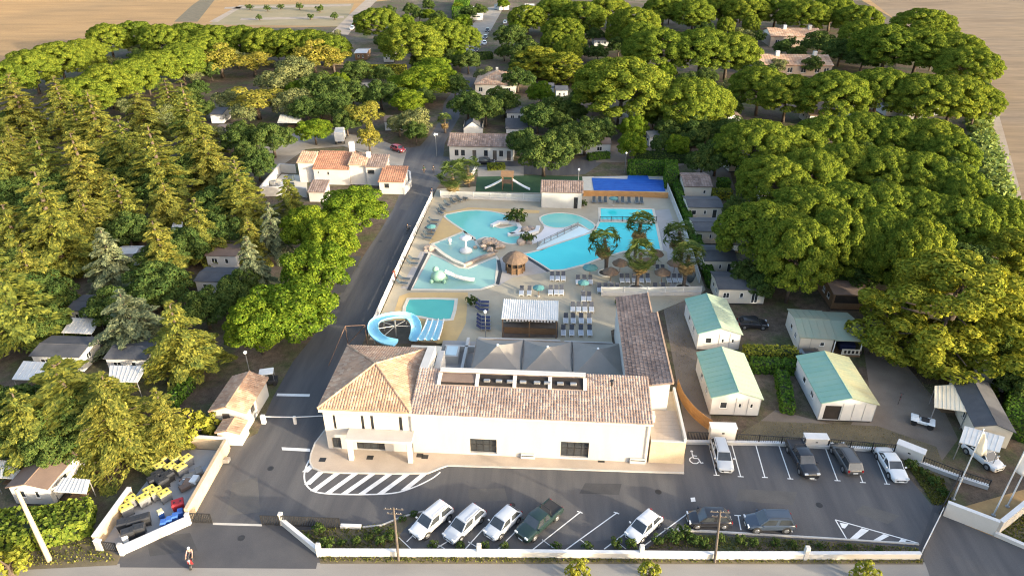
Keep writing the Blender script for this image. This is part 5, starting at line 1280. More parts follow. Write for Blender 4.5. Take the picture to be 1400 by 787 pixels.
px_home('nearer pale-walled cabin with teal ribbed roof painted sunlit on one slope beside the orange fence', (969.5,568),(1035.6,570), 8.6, 2.7, 3.6, 'y', M['siding'], GR, cab_w, 'green_cabin', ribs=.9, seams='dark', group='green-roofed cabins', m_right=LIT_SLOPE)
px_home('cabin with dull streaked green roof and covered veranda under the eastern pines', (1089,484),(1134,487), 6.8, 2.7, 3.4, 'x', M['siding_cream'], M['sheet_dull'], ((.62,.76,1.5,2.1,'window'),), 'green_cabin', ribs=.8, seams='dark')
px_home('cabin with teal roof, right slope painted tan for shade, nearest the gravel drive', (1117,575.5),(1191,578), 8.8, 2.7, 3.5, 'y', M['siding'], GR, ((.08,.38,.3,2.3,'void'),), 'green_cabin', ribs=.9, seams='dark', m_right=mat('shaded_tan_sheet', (.34,.32,.19), (.25,.29,.20), .3, .6, .06))  # shade on the right slope painted as a tan sheet colour
# veranda on the dull green cabin
a, b = P(1136,487), P(1176,490); o = thing('veranda', 'timber veranda with patterned white railing on the dull green cabin', 'veranda', ((a.x+b.x)/2,(a.y+b.y)/2,0)); s = set(COL.objects)
MB().box(a.x,b.x,a.y,a.y+6.6,.05,.3).build('floor', M['wood'])
mb = MB(); slab_roof(mb, [(a.x-.1,a.y-.3,2.72),(b.x+.2,a.y-.3,2.72),(b.x+.2,a.y+3.3,3.48),(a.x-.1,a.y+3.3,3.48)], .1); slab_roof(mb, [(a.x-.1,a.y+3.3,3.48),(b.x+.2,a.y+3.3,3.48),(b.x+.2,a.y+6.8,2.72),(a.x-.1,a.y+6.8,2.72)], .1); mb.build('roof', M['sheet_dull'])
for x in (a.x+.1,b.x-.1):
    for y in (a.y+.1,a.y+6.4): MB().box(x-.06,x+.06,y-.06,y+.06,.3,2.65).build('post', M['plastic_white'])
rl = MB().box(a.x+1.2,b.x,a.y+.02,a.y+.08,.35,1.2).build('railing', M['siding_cream'])
for k in range(7): xx = a.x+1.5+k*.5; MB().box(xx,xx+.28,a.y-.01,a.y+.018,.55,1.0).build('railing_cutout', M['dark'], rl)
MB().box(a.x+1.4,a.x+3.4,a.y+1.2,a.y+2.2,.3,1.05).build('dark_furniture', M['sling_navy']); adopt(o, s)
# mobile homes in the column right of the pools
home_w = ((.10,.24,1.1,2.0,'window'),(.46,.54,1.2,2.0,'window'),(.72,.86,.35,2.2,'window'))
px_home('cream-walled cabin with weathered brown roof at the top of the hedge', (934,272),(971,272.5), 7.5, 2.6, 3.5, 'x', M['siding_cream'], M['roof_brown'], ((.7,.8,1.2,1.9,'window'),), 'brown_cabin', tile=(M['tile_dark'],.5), seams=False)
px_home('white mobile home with slate roof, first below the brown-roofed cabin', (939.5,301),(985,301.5), 5.2, 2.6, 3.0, 'x', M['siding_cream'], M['roof_dark'], home_w, group='hedge-side mobile homes', seams=False)
px_home('white mobile home with slate roof, second below the brown-roofed cabin', (949,334.5),(990,335), 5.4, 2.6, 3.0, 'x', M['siding_cream'], M['roof_dark'], home_w, group='hedge-side mobile homes', seams=False)
px_home('white mobile home with slate roof, third below the brown-roofed cabin', (961,376.5),(1004,377), 5.4, 2.6, 3.0, 'x', M['siding_cream'], M['roof_dark'], home_w, group='hedge-side mobile homes', seams=False)
px_home('white mobile home with slate roof, half hidden behind the farther teal cabin', (980,416),(1043,417), 5.2, 2.6, 3.0, 'x', M['siding_cream'], M['roof_dark'], home_w, group='hedge-side mobile homes', seams=False)
for i, (xa, ya, xb, yb) in enumerate(((970,305,1000,306),(984,340,1010,341))):
    a, b = P(xa,ya), P(xb,yb); o = thing('wooden_deck', f'timber deck before the {ORD[i]} slate-roofed mobile home', 'deck', (a.x,a.y,0)); s = set(COL.objects); MB().box(a.x,b.x,a.y-1.4,a.y+.6,.1,.4).build('deck_floor', M['wood_pale'])
    for k in range(4): xx = a.x+(b.x-a.x)*k/3; MB().box(xx-.04,xx+.04,a.y-1.4,a.y-1.32,.4,1.3).build('post', M['plastic_white'])
    adopt(o, s)
# flat awnings on posts
def awning(label, c, z, m, z2=None, under=True, name='awning', posts=True, ribs=8):
    q = [P(px, py, z) for px, py in c]; cx = sum(p.x for p in q)/4; cy = sum(p.y for p in q)/4
    o = thing(name, label, 'awning', (cx,cy,0)); s = set(COL.objects)
    mb = MB(); slab_roof(mb, q, .09); sh_ = mb.build('roof_sheet', m)
    for k in range(1, ribs):
        a = q[0].lerp(q[1], k/ribs); b = q[3].lerp(q[2], k/ribs); MB().tube([a+Vector((0,0,.012)), b+Vector((0,0,.012))], .03, 5).build('sheet_rib', m, sh_)
    for p in q: c_ = Vector((cx,cy,0)); r = p.lerp(Vector((cx,cy,p.z)), .06); MB().cyl((r.x,r.y,0),(r.x,r.y,p.z-.08),.05,n=6).build('post', M['metal_grey'])
    if under: MB().box(cx-.8,cx+.8,cy-.5,cy+.5,.7,.76).build('table_top', M['wood'])
    adopt(o, s); return o
AW = M['awning_white']
awning('upper white ribbed awning beside the blue-grey cedar', [(84,454),(125,456),(139,436),(98,434)], 2.4, AW)
awning('lower white ribbed awning near the western edge', [(16,518),(68,520),(83,496),(32,493)], 2.4, AW)
awning('white ribbed awning partly under the golden cedar', [(148,521),(188,522),(201,500),(150,499)], 2.4, AW)
awning('white carport canopy over a white car by the flagpoles', [(1311.6,603.8),(1366.6,617.8),(1374,596.7),(1319,581.6)], 2.5, AW, under=False, name='carport')
awning('cream awning attached to the grey-roofed mobile home', [(1277.5,556),(1324,562.5),(1322.8,524.5),(1278,527)], 2.6, M['awning_cream'])
awning('white awning in the lower western pitch', [(73,671),(118,674),(123,655),(86,652)], 2.3, AW)
awning('small white awning under the western cedars', [(232,318),(248,317),(250,303),(237,303)], 2.4, AW, ribs=4)
awning('cream awning north-west of the villa', [(379,168),(410,168),(414,157),(383,157)], 2.6, M['awning_cream'], ribs=6)
awning('white awning at the upper western path', [(40,655),(-10,652),(-4,628),(16,630)], 2.3, AW)
# dark-roofed homes of the western pitches
W_OP = ((.15,.35,1.1,2.0,'window'),(.6,.72,1.1,2.0,'window'))
px_home('mobile home with charcoal roof behind the lower white awning', (52,508),(116,510), 4.2, 2.5, 2.8, 'x', M['siding'], M['roof_dark'], W_OP, seams=False)
px_home('mobile home with charcoal roof behind the awning under the golden cedar', (152,512),(206,513), 4.4, 2.5, 2.8, 'x', M['siding'], M['roof_dark'], W_OP, seams=False)
px_home('mobile home with charcoal roof above the upper white awning', (100,445),(150,446), 4.0, 2.5, 2.8, 'x', M['siding'], M['roof_dark'], W_OP, seams=False)
px_home('mobile home with blue-grey roof under the leafy roadside trees', (272,404),(330,405), 4.2, 2.5, 2.8, 'x', M['siding'], M['roof_dark'], W_OP, seams=False)
px_home('mobile home with beige flat roof among the western cedars', (286,368),(326,369), 4.0, 2.5, 2.7, 'x', M['siding'], M['roof_brown'], W_OP, seams=False)
px_home('white mobile home with sun-browned roof in the lower western pitch', (24,690),(76,692), 6.0, 2.5, 3.0, 'y', M['siding'], M['roof_brown'], W_OP, seams=False)
px_home('white mobile home glimpsed above the western path', (296,196),(320,195), 7.0, 2.6, 3.0, 'x', M['siding'], M['roof_brown'], ((.3,.7,1.2,2.0,'window'),), seams=False)
px_home('white mobile home glimpsed behind the first', (290,170),(306,170), 7.0, 2.6, 3.0, 'x', M['siding'], M['roof_dark'], (), seams=False)
px_home('pale caravan under the western cedars', (164,364),(190,364), 2.6, 2.3, 2.6, 'x', M['siding'], M['siding'], ((.3,.7,1.2,1.8,'window'),), 'caravan', seams=False)
px_home('white caravan at the foot of the half-bare cedar', (140,404),(162,404), 2.6, 2.3, 2.6, 'x', M['siding'], M['siding'], ((.3,.7,1.2,1.8,'window'),), 'caravan', seams=False)
# homes of the eastern corner
a, b = P(1323,598), P(1372,607)
px_home('mobile home with wide grey roof beside the cream awning', (1323,607),(1374,615), 9.0, 2.6, 3.2, 'y', M['siding_cream'], M['roof_dark'], (), seams=False)
px_home('cream caravan behind the grey-roofed mobile home', (1326,530),(1370,538), 3.0, 2.4, 2.75, 'x', M['siding_cream'], M['siding_cream'], ((.55,.72,1.2,1.9,'window'),), 'caravan', seams=False)
px_home('weathered cabin with timber veranda under the eastern wood', (1135,424),(1181,425), 5.6, 2.7, 3.2, 'x', M['wood'], M['roof_brown'], ((.05,.95,1.2,2.5,'void'),), 'timber_cabin', seams=False)
# homes between the northern trees
N_OP = ((.2,.4,1.2,2.0,'window'),(.6,.75,1.0,2.0,'window'))
for lab, bl, br, D, wm, rm, ax in (
    ('white long pitch home behind the playground oaks', (788,212),(834,212), 5, M['siding'], M['roof_brown'], 'x'),
    ('grey-roofed home beside the white veranda north of the covered pool', (908,203),(936,203), 6.5, M['siding'], M['roof_dark'], 'x'),
    ('white-sided home with blue sheet roof left of the grey-roofed one', (887,202),(906,201), 5, M['siding'], M['metal_grey'], 'x'),
    ('beige rounded caravan at the end of the middle lane', (809,172),(834,173), 4, M['siding_cream'], M['roof_brown'], 'x'),
    ('small white van-like home at the head of the middle lane', (846,176),(859,176), 4, M['siding'], M['siding'], 'y'),
    ('white home with dark gable north of the long white house', (693,168),(718,168), 6, M['siding'], M['roof_dark'], 'x'),
    ('cream home beside the white gabled one', (722,168),(742,168), 6, M['siding_cream'], M['roof_brown'], 'x'),
    ('slate-roofed home beyond the dark oaks', (737,132),(757,132), 6, M['siding'], M['roof_dark'], 'x'),
    ('white home in the shade right of the slate-roofed one', (760,136),(776,136), 6, M['siding'], M['roof_dark'], 'x'),
    ('white home with one wide window in the eastern pine row', (1105,172),(1131,172), 7, M['siding'], M['roof_brown'], 'x'),
    ('pale home second from left in the eastern pine row', (1171,170),(1192,170), 6, M['siding'], M['roof_brown'], 'x'),
    ('grey-roofed home third from left in the eastern pine row', (1210,160),(1232,160), 7, M['siding'], M['roof_dark'], 'y'),
    ('pale home fourth from left in the eastern pine row', (1238,166),(1262,166), 6, M['siding'], M['roof_brown'], 'x'),
    ('pale home rightmost in the eastern pine row', (1274,159),(1300,159), 6, M['siding'], M['roof_brown'], 'x'),
    ('small home with white end wall between two domed pines', (994,173),(1011,173), 6, M['siding'], M['roof_brown'], 'y'),
    ('red-brown home below the domed pine', (926,173),(951,173), 6, M['siding_cream'], M['tile_red'], 'x'),
    ('sunlit cream home at the western edge of the eastern wood', (996,236),(1022,235), 5, M['siding_cream'], M['roof_brown'], 'x'),
    ('tiny sunlit cream shed inside the eastern wood', (1038,277),(1052,277), 3, M['siding_cream'], M['roof_brown'], 'x'),
    ('white pitch home under the leafy tree north of the villa', (527,180),(552,179), 5, M['siding'], M['roof_brown'], 'x'),
    ('pale home behind the dark oaks north of the villa', (492,124),(514,124), 8, M['siding'], M['roof_dark'], 'x'),
    ('white cabin below the big pine of the far road', (525,86),(538,86), 8, M['siding'], M['roof_dark'], 'y'),
    ('dark cabin with pale canopy left of the white cabin', (486,83),(502,83), 8, M['wood'], M['siding'], 'x'),
    ('orange-walled cabin at the end of the field row', (448,91),(470,90), 8, M['stone_wall'], M['roof_brown'], 'x'),
    ('pale home left of the giant pine', (758,64),(774,64), 9, M['siding'], M['roof_dark'], 'y'),
    ('grey home behind the rounded pines', (812,64),(834,64), 9, M['siding'], M['roof_brown'], 'x')):
    px_home(lab, bl, br, D, 2.6, 3.1, ax, wm, rm, N_OP, seams=False)
# canvas-like dark gabled tents before the white homes
for lab, bl, br in (('navy gabled tent left behind the long white house', (634,182),(660,182)), ('navy rounded tent right behind the long white house', (692,182),(722,182))):
    px_home(lab, bl, br, 5, 1.2, 3.0, 'y' if 'left' in lab else 'x', M['siding'], M['roof_dark'], (), 'family_tent', seams=False, z0=.0)
# far caravans and vans along the far lane
for i, (bl, br, D, h) in enumerate((((645,19),(661,19),7,3.0),((643,29),(660,29),6,3.0),((683,15),(696,14),6,3.0),((709,24),(719,24),5,3.2),((718,15),(730,15),5,3.0))):
    px_home(f'{ORD[i]} white camper van in the far caravan rows', bl, br, D, h-.4, h, 'x', M['siding'], M['siding'], ((.2,.8,1.6,2.3,'window'),), 'camper_van', seams=False, group='far campers')
# hip-roofed house
def hip_house(label, bl, br, D, ze, zr, wm, tm, ts, name='house'):
    a, b = P(*bl), P(*br); x0, x1, y0, y1 = a.x, b.x, a.y, a.y+D; o = thing(name, label, 'house', ((x0+x1)/2,(y0+y1)/2,0)); s = set(COL.objects)
    shell(None, x0, x1, y0, y1, 0, ze, wm, {'S': [(1,2.2,1,2.3,'window'),((x1-x0)-2.6,(x1-x0)-1.4,1,2.3,'window')]}, .15)
    ap = Vector(((x0+x1)/2, (y0+y1)/2, zr)); cs = [Vector((x0-.4,y0-.4,ze)),Vector((x1+.4,y0-.4,ze)),Vector((x1+.4,y1+.4,ze)),Vector((x0-.4,y1+.4,ze))]
    mb = MB(); mb.add(cs+[ap], [(0,1,4),(1,2,4),(2,3,4),(3,0,4),(3,2,1,0)]); r = mb.build('roof', tm)
    for i in range(4):
        p, q = cs[i], cs[(i+1)%4]; U = q-p; W = U.length; Un = U/W; ua = (ap-p).dot(Un); V = ap-(p+Un*ua); Lr = V.length
        put(tiles(p, Un, V, W, Lr, lambda u, v, ua=ua, W=W, Lr=Lr: v < Lr-.05 and u > ua*v/Lr and u < W-(W-ua)*v/Lr, ts, ts*1.5).build('roof_tiles', tm, r), kind='stuff')
    MB().box(ap.x-.35,ap.x+.35,ap.y-.3,ap.y+.3,zr-.6,zr+.9).build('chimney', M['white'], r); adopt(o, s); return o
hip_house('house with brown hipped roof and chimney behind the dark oaks', (650,130),(704,131), 15, 3.2, 5.8, M['cream'], M['tile'], .6)
# long white house beside the junction
before = set(COL.objects); lh = thing('long_house', 'long white house with brown tiled roof at the road junction', 'house', (-18,152,0))
a, b = P(615,218.5), P(702,218.5); x0, x1, y0 = a.x, b.x, a.y; Lh = x1-x0
shell(None, x0, x1, y0, y0+8, 0, 3.4, M['white'], {'S': [(Lh*u, Lh*u+.9, c, 2.4, 'window' if c > .3 else 'door') for u, c in ((.08,1.0),(.18,1.0),(.36,.05),(.54,1.0),(.68,.05),(.78,1.0),(.90,.05))]}, .2, M['wood_dark'])
gable(None, x0, x1, y0, y0+8, 3.4, 4.9, 'x', .4, M['roof_brown'], M['white'], tile=(M['tile_dark'],.5))
MB().box(x1-.4,x1+.1,y0+2.5,y0+3.5,4.0,5.6).build('chimney', M['white']); adopt(lh, before)
# far tiled houses in the north-east
PINKW = mat('pink_render', (.34,.27,.215), (.28,.225,.18), .4, .9)
for lab, bl, br, D, ze, zr in (('long far house with pink tiled roof and chimneys below the pine belt', (1032,103),(1136,105), 14, 3.5, 5.5), ('farthest tiled house half hidden in the pine belt', (1052,64),(1116,62), 14, 4.0, 6.0)):
    a, b = P(*bl), P(*br); o = thing('house', lab, 'house', ((a.x+b.x)/2,a.y+D/2,0)); s = set(COL.objects); x0, x1, y0 = a.x, b.x, a.y; L = x1-x0
    shell(None, x0, x1, y0, y0+D, 0, ze, PINKW, {'S': [(L*u, L*u+1.6, 1.0, 2.6, 'window') for u in (.1,.25,.42,.6,.78,.9)]}, .2)
    gable(None, x0, x1, y0, y0+D, ze, zr, 'x', .4, M['tile_red'], M['cream'], tile=(M['tile'],.9))
    for u in (.3,.8): MB().box(x0+L*u,x0+L*u+1.2,y0+D*.4,y0+D*.4+1.2,zr-1,zr+1.4).build('chimney', M['white'])
    adopt(o, s)
# ---- the villa: joined white blocks with red tiled roofs
before = set(COL.objects); vl = thing('villa', 'white villa of joined blocks with red tiled roofs beside the camp road', 'house', (-42,132,0))
def block(xl, xr, Y, eave, top, tm, D=None, wins=(), slope=.30, base=0.0):
    a = PY(xl, eave, Y); b = PY(xr, eave, Y); ze = a.z; x0, x1 = a.x, b.x; yr = Y+1
    for _ in range(40):
        zt = PY((xl+xr)/2, top, yr).z; zz = ze+slope*(yr-Y); yr += (zt-zz)*.4
    zr = ze+slope*(yr-Y); D = yr-Y
    shell(None, x0, x1, Y, yr, base, ze-.1, M['white'], {'S': [((PY(w[0],w[1],Y).x-x0), (PY(w[2],w[3],Y).x-x0), PY(w[2],w[3],Y).z, PY(w[0],w[1],Y).z, 'window') for w in wins]}, .15, M['metal_dark'],
        lambda mb: mb.add([(x0,Y,ze-.1),(x0,yr,ze-.1),(x0,yr,zr-.1),(x1,Y,ze-.1),(x1,yr,ze-.1),(x1,yr,zr-.1)], [(1,0,2),(3,4,5),(4,1,2,5)]))
    q = [Vector((x0-.2,Y-.3,ze-.08)),Vector((x1+.2,Y-.3,ze-.08)),Vector((x1+.2,yr+.2,zr)),Vector((x0-.2,yr+.2,zr))]; mb = MB(); slab_roof(mb, q, .14); r = mb.build('roof', tm)
    V = q[3]-q[0]; put(tiles(q[0], (1,0,0), V, q[1].x-q[0].x, V.length, None, .42, .6).build('roof_tiles', tm, r), kind='stuff'); return x0, x1, yr, ze, zr
block(428,476,133.0,229.5,206.5,M['tile_red'],wins=((434,234,436,237),(447,235,450,239)))
block(406.5,427.5,134.0,221,207,M['tile'])
block(476.7,499,133.4,224,209,M['tile'])
block(499.5,526,133.0,227,211,M['tile_dark'],wins=((502,232,512,238),))
block(518,551,128.6,247,227,M['tile_red'],wins=((525,251,532,257),))
block(421.5,443,123.6,261,246,M['tile_dark'])
c1 = PY(481,200,139); MB().box(c1.x-.5,c1.x+.5,138.5,139.4,5,c1.z+1).build('chimney', M['white']); c2 = PY(504,214,136); MB().box(c2.x-.4,c2.x+.4,135.6,136.4,5,c2.z+1).build('chimney', M['white'])
q = [P(553,266), P(562,255), P(561,243), P(548,236)]; MB().strip([(p.x,p.y) for p in q], .35, 0, 1.4).build('forecourt_wall', M['white'])
adopt(vl, before)
o = thing('walled_yard', 'white walled yard with clutter at the west end of the villa', 'wall', (-53,130,0)); s = set(COL.objects)
q = [P2(358,268),P2(384,236),P2(405,237)]; MB().strip(q, .3, 0, 2.0).build('yard_wall', M['white']); q = [P2(358,268.5),P2(402,267),P2(420,270)]; MB().strip(q, .3, 0, 2.0).build('yard_wall', M['white'])
MB().sheet(poly([(360,266),(385,238),(420,240),(420,266)]), .02).build('yard_floor', M['coping']); rr = random.Random(12)
for k in range(7):
    p = P(rr.uniform(374,404), rr.uniform(246,262)); MB().bbox(p.x-.5,p.x+.6,p.y-.4,p.y+.5,.02,rr.uniform(.6,1.4),.06).build('yard_clutter', rr.choice([M['plastic_white'], M['metal_grey'], M['sling_teal']]))
adopt(o, s)
# ---- guardhouse and its porch
before = set(COL.objects); gh = thing('guardhouse', 'small guardhouse with half-sunlit tiled roof at the camp barrier', 'building', (-35,60,0))
x0, x1, y0, y1 = -37.2, -33.4, 57.6, 63.6
shell(None, x0, x1, y0, y1, 0, 2.5, M['white'], {'E': [(1.2,2.3,1.0,2.0,'window')], 'S': [(1.0,1.9,.05,2.1,'door')]}, .15, M['wood_dark'])
gable(None, x0, x1, y0, y1, 2.5, 3.2, 'y', .3, M['tile'], M['white'], tile=(M['tile'],.30)); adopt(gh, before)
before = set(COL.objects); gp = thing('bin_shelter', 'small cream shelter with tiled lean-to roof in front of the guardhouse', 'shelter', (-34.2,55.9,0))
x0, x1, y0, y1 = -35.6, -33.1, 54.9, 56.9
shell(None, x0, x1, y0, y1, 0, 1.7, M['cream']); gable(None, x0, x1, y0, y1, 1.7, 2.05, 'y', .15, M['tile'], M['cream'], tile=(M['tile'],.30)); adopt(gp, before)
# ---------------------------------------------------------------- walls, gates, yard, poles
def wall(label, pts, w, z1, m, name='boundary_wall', cat='wall', coping=True, piers=(), pz=1.3, pxs=True):
    pp = [P2(*q) for q in pts] if pxs else pts; o = thing(name, label, cat, (pp[0][0],pp[0][1],0)); s = set(COL.objects)
    MB().strip(pp, w, 0, z1-.05).build('wall_body', m)
    if coping: MB().strip(pp, w+.07, z1-.05, z1).build('wall_cap', M['paint_white'])
    for q in piers: p = P(*q); MB().bbox(p.x-.2,p.x+.2,p.y-.2,p.y+.2,0,pz,.04).build('pier', m)
    adopt(o, s); return o
Wt = M['white']
wall('long low white wall with piers between car park and street', [(437,759),(700,760),(976,763),(1256,763)], .28, .78, Wt, piers=((437,759),(655,759.5),(876,761),(1100,763)), pz=1.55)
wall('slanting white wall leading to the black sliding gate', [(437,758.5),(386,716)], .28, .8, Wt, piers=((386,716),), pz=1.5)
wall('short white kerb wall beyond the sliding gate', [(466,720.5),(494,721.5)], .3, .35, Wt)
wall('low curved kerb of the western planting bed', [(496,720.5),(522,718),(546,708),(566,702),(584,698)], .16, .16, M['kerb'], name='bed_kerb', coping=False)
wall('straight kerb of the eastern planting bed', [(908,723),(920,724.5),(1150,737),(1256,744)], .16, .16, M['kerb'], name='bed_kerb', coping=False)
wall('white low front wall of the bin yard', [(168,757),(259,716)], .3, .95, Wt, piers=((168,757),(259,715)), pz=1.35)
wall('ochre wall of the bin yard facing the camp road', [(259,712),(312,616)], .35, 1.7, M['yard_wall'], coping=False)
wall('rear wall of the bin yard beside the golden cedars', [(314,614),(236,609)], .35, 1.6, M['yard_wall'])
wall('ochre wall of the bin yard below the cedars', [(134,748),(172,694),(182,680)], .35, 1.5, M['yard_wall'])
wall('white pier beside the small bin-yard gate', [(134,750),(142,752)], .35, 1.3, Wt)
wall('low white wall along the head of the eastern parking bays', [(938,606),(1060,608),(1222,618)], .3, .42, Wt)
wall('low white wall running past the corner bed to the flagpole', [(1222,618),(1258,636),(1312,656),(1350,668)], .35, .5, Wt)
wall('white entrance wall slab beside the eastern gate', [(1289,703),(1359,730)], .35, 1.75, Wt)
wall('white entrance wall turning towards the flagpoles', [(1361,730),(1410,690)], .35, 1.75, Wt)
wall('white kerb wall along the eastern entrance', [(1359,731),(1440,766)], .3, .45, Wt)
# white cabinet-like block walls behind the bays
for lab, q, h in (('white utility block beside the dark gate, leftmost behind the bays', [(969,604),(1004,605)], 2.0), ('white utility block in the middle behind the bays', [(1099,612),(1130,613)], 1.3), ('white utility block at the right end of the bays', [(1221,622),(1258,637)], 1.6)):
    a, b = P(*q[0]), P(*q[1]); o = thing('utility_block', lab, 'utility box', (a.x,a.y,0), math.atan2(b.y-a.y,b.x-a.x)); L = (b-a).length
    MB().bbox(0,L,0,.9,0,h,.05).build('housing', Wt, o); MB().bbox(-.06,L+.06,-.06,.96,h,h+.08,.02).build('lid', M['paint_white'], o)
    MB().box(L*.45,L*.55,-.02,0,h*.6,h*.7).build('latch', M['metal_dark'], o)
def gate(label, a, b, h, m, name='gate', bars=.16, z0=.06):
    a, b = P(*a), P(*b); o = thing(name, label, 'gate', (a.x,a.y,0), math.atan2(b.y-a.y,b.x-a.x)); L = (b-a).length
    mb = MB(); mb.box(0,L,-.03,.03,z0,z0+.08).box(0,L,-.03,.03,h-.08,h).box(0,.08,-.03,.03,z0+.08,h-.08).box(L-.08,L,-.03,.03,z0+.08,h-.08); mb.build('gate_frame', m, o)
    n = int(L/bars)
    for i in range(1,n): MB().box(L*i/n-.045,L*i/n+.045,-.015,.015,z0+.08,h-.08).build('slat', m, o)
    return o
gate('long black sliding gate in front of the western planting bed', (386,718),(466,721.5), 1.35, M['metal_dark'])
gate('short black gate leaf left of the white gate pier', (358,717),(384,718), 1.3, M['metal_dark'])
gate('black gate at the road corner of the bin yard', (262,714),(291,715), 1.3, M['metal_dark'])
gate('small black gate of the bin yard by the verge', (143,752),(162,754), 1.2, M['metal_dark'])
gate('dark gate between annex and white utility block', (938,602),(967,603), 1.3, M['metal_dark'])
gate('dark bar gate beside the tall flagpole', (1284,703),(1310,655), 1.3, M['metal_dark'])
gate('white sliding gate across the eastern entrance', (1258,760),(1286,704), 1.1, M['paint_white'])
struct(MB().sheet(poly([(291,714),(358,716),(358,719),(291,717)]), .02).build('gate_rail_strip', M['kerb']))
fence('mesh_fence', 'dark mesh fence behind the eastern parking bays', [P2(1006,605),P2(1098,611)], 1.3, M['metal_dark'], 'bars', 2.2)
fence('mesh_fence', 'dark mesh fence between middle and end utility blocks', [P2(1131,612),P2(1221,620)], 1.3, M['metal_dark'], 'bars', 2.2)
fence('mesh_fence', 'leaning dark fence posts below the carport', [P2(1260,636),P2(1312,656),P2(1350,668)], 1.2, M['metal_dark'], 'bars', 2.4)
# orange plank fence curving beside the annex
pts = [P2(*q) for q in smooth_line([(925,532),(932,550),(945,568),(958,580),(972,590)], 5)]
o = thing('plank_fence', 'curved orange timber fence beside the terrace annex', 'fence', (pts[0][0],pts[0][1],0)); s = set(COL.objects)
for i in range(len(pts)-1):
    a, b = Vector(pts[i]), Vector(pts[i+1]); n = max(1, int((b-a).length/.22)); an = math.atan2(b.y-a.y,b.x-a.x)
    for k in range(n):
        p = a.lerp(b, (k+.5)/n); w = (b-a).length/n*.47; MB().box(-w,w,-.02,.02,.05,1.6,Matrix.Translation((p.x,p.y,0)) @ Matrix.Rotation(an,4,'Z')).build('plank', M['wood_orange'])
adopt(o, s)
# ---- bin yard
yf = struct(MB().sheet(poly([(168,756),(258,714),(310,616),(236,612),(180,684),(136,748)]), .014).build('bin_yard_floor', mat('yard_concrete', (.40,.39,.375), (.33,.32,.305), .5, .9, .08)))
lid_y = mat('yellow_lid', (.60,.50,.10), (.50,.43,.10), 1.5, .5, world=False); lid_b = mat('blue_plastic', (.035,.10,.34), (.05,.13,.40), 2.0, .45); lid_r = mat('red_plastic', (.38,.03,.04), (.30,.03,.035), 2.0, .5)
def make_bin(lm, bm, big=True):
    o = thing('wheeled_bin', '', 'bin'); o.scale = (.8,.8,.9); w, d, h = (.68,.52,1.15) if big else (.30,.36,.95)
    mb = MB(); x, y = w, d
    mb.add([(-x*.88,-y*.8,.15),(x*.88,-y*.8,.15),(x*.88,y*.8,.15),(-x*.88,y*.8,.15),(-x,-y,h),(x,-y,h),(x,y,h),(-x,y,h)], [(3,2,1,0),(4,5,6,7),(0,1,5,4),(1,2,6,5),(2,3,7,6),(3,0,4,7)]); mb.build('bin_body', bm, o)
    mb = MB(); mb.add([(-x-.04,-y-.04,h+.02),(x+.04,-y-.04,h+.02),(x+.04,y+.04,h+.02),(-x-.04,y+.04,h+.02),(-x*.9,-y*.75,h+.16),(x*.9,-y*.75,h+.16),(x*.9,y*.9,h+.2),(-x*.9,y*.9,h+.2)], [(3,2,1,0),(4,5,6,7),(0,1,5,4),(1,2,6,5),(2,3,7,6),(3,0,4,7)]); ld = mb.build('lid', lm, o)
    if big:
        for xx in (-.35,.35): MB().lathe([(.12,h+.15),(.12,h+.21)],8,Matrix.Translation((xx,-.05,0))).build('lid_hole', M['plastic_black'], ld)
    for sx in (-1,1):
        for sy in ((-1,1) if big else (1,)): MB().cyl((sx*x*.8-.04,sy*y*.7,.08),(sx*x*.8+.04,sy*y*.7,.08),.08,n=8).build('wheel', M['plastic_black'], o)
    return o
def place(src, spots, labf, group, rz=.9):
    for i, q in enumerate(spots):
        p = P(*q, .015); r = rz + random.Random(i*7+3).uniform(-.12,.12)
        if i == 0: src.location = p; src.rotation_euler = (0,0,r); put(src, labf(i), None, group)
        else: dup(src, p, r, labf(i), group)
BY = make_bin(lid_y, mat('bin_grey', (.16,.165,.17), (.20,.20,.205), 2.0, .5))
place(BY, [(176,703),(182,692),(199,690),(208,679),(217,681),(228,684)], lambda i: f'{ORD[i]} yellow-lidded bin from the left in the front yellow group', 'yellow-lidded bins')
BY2 = copy_tree(BY); place(BY2, [(222,646),(236,647),(250,648),(228,634),(243,635),(258,636)], lambda i: f'{ORD[i%3]} yellow-lidded bin from the left in the {"near" if i < 3 else "far"} line of the rear block', 'yellow-lidded bins', 1.0)
BK = make_bin(M['plastic_black'], M['plastic_black']); place(BK, [(213,664),(225,666),(219,657),(232,658)], lambda i: f'{ORD[i]} black bin from the left in the middle of the yard', 'black bins')
BK2 = copy_tree(BK); place(BK2, [(172,724),(186,721),(200,717),(178,737),(193,731)], lambda i: f'{ORD[i]} black bin from the left in the front corner group', 'black bins', .5)
BB = make_bin(lid_b, lid_b, False); place(BB, [(226,722),(234,718),(242,713),(249,707)], lambda i: f'{ORD[i]} blue bin from the left against the white yard wall', 'blue bins', .4)
BR = make_bin(lid_r, lid_r); place(BR, [(246,697)], lambda i: 'red bin beside the blue bins', None, .6)
BW = make_bin(M['plastic_white'], M['plastic_white'], False); place(BW, [(173,742)], lambda i: 'white bin in the front corner of the yard', None)
BC = make_bin(mat('cream_lid', (.55,.48,.30), None, 2.0, .6), lid_b, False); place(BC, [(222,708)], lambda i: 'cream-topped barrel left of the blue bins', None)
p = P(281,648); o = thing('scrap_heap', 'heap of grey and white scrap along the ochre yard wall', 'scrap', (p.x,p.y,.015), 1.0); rr = random.Random(21)
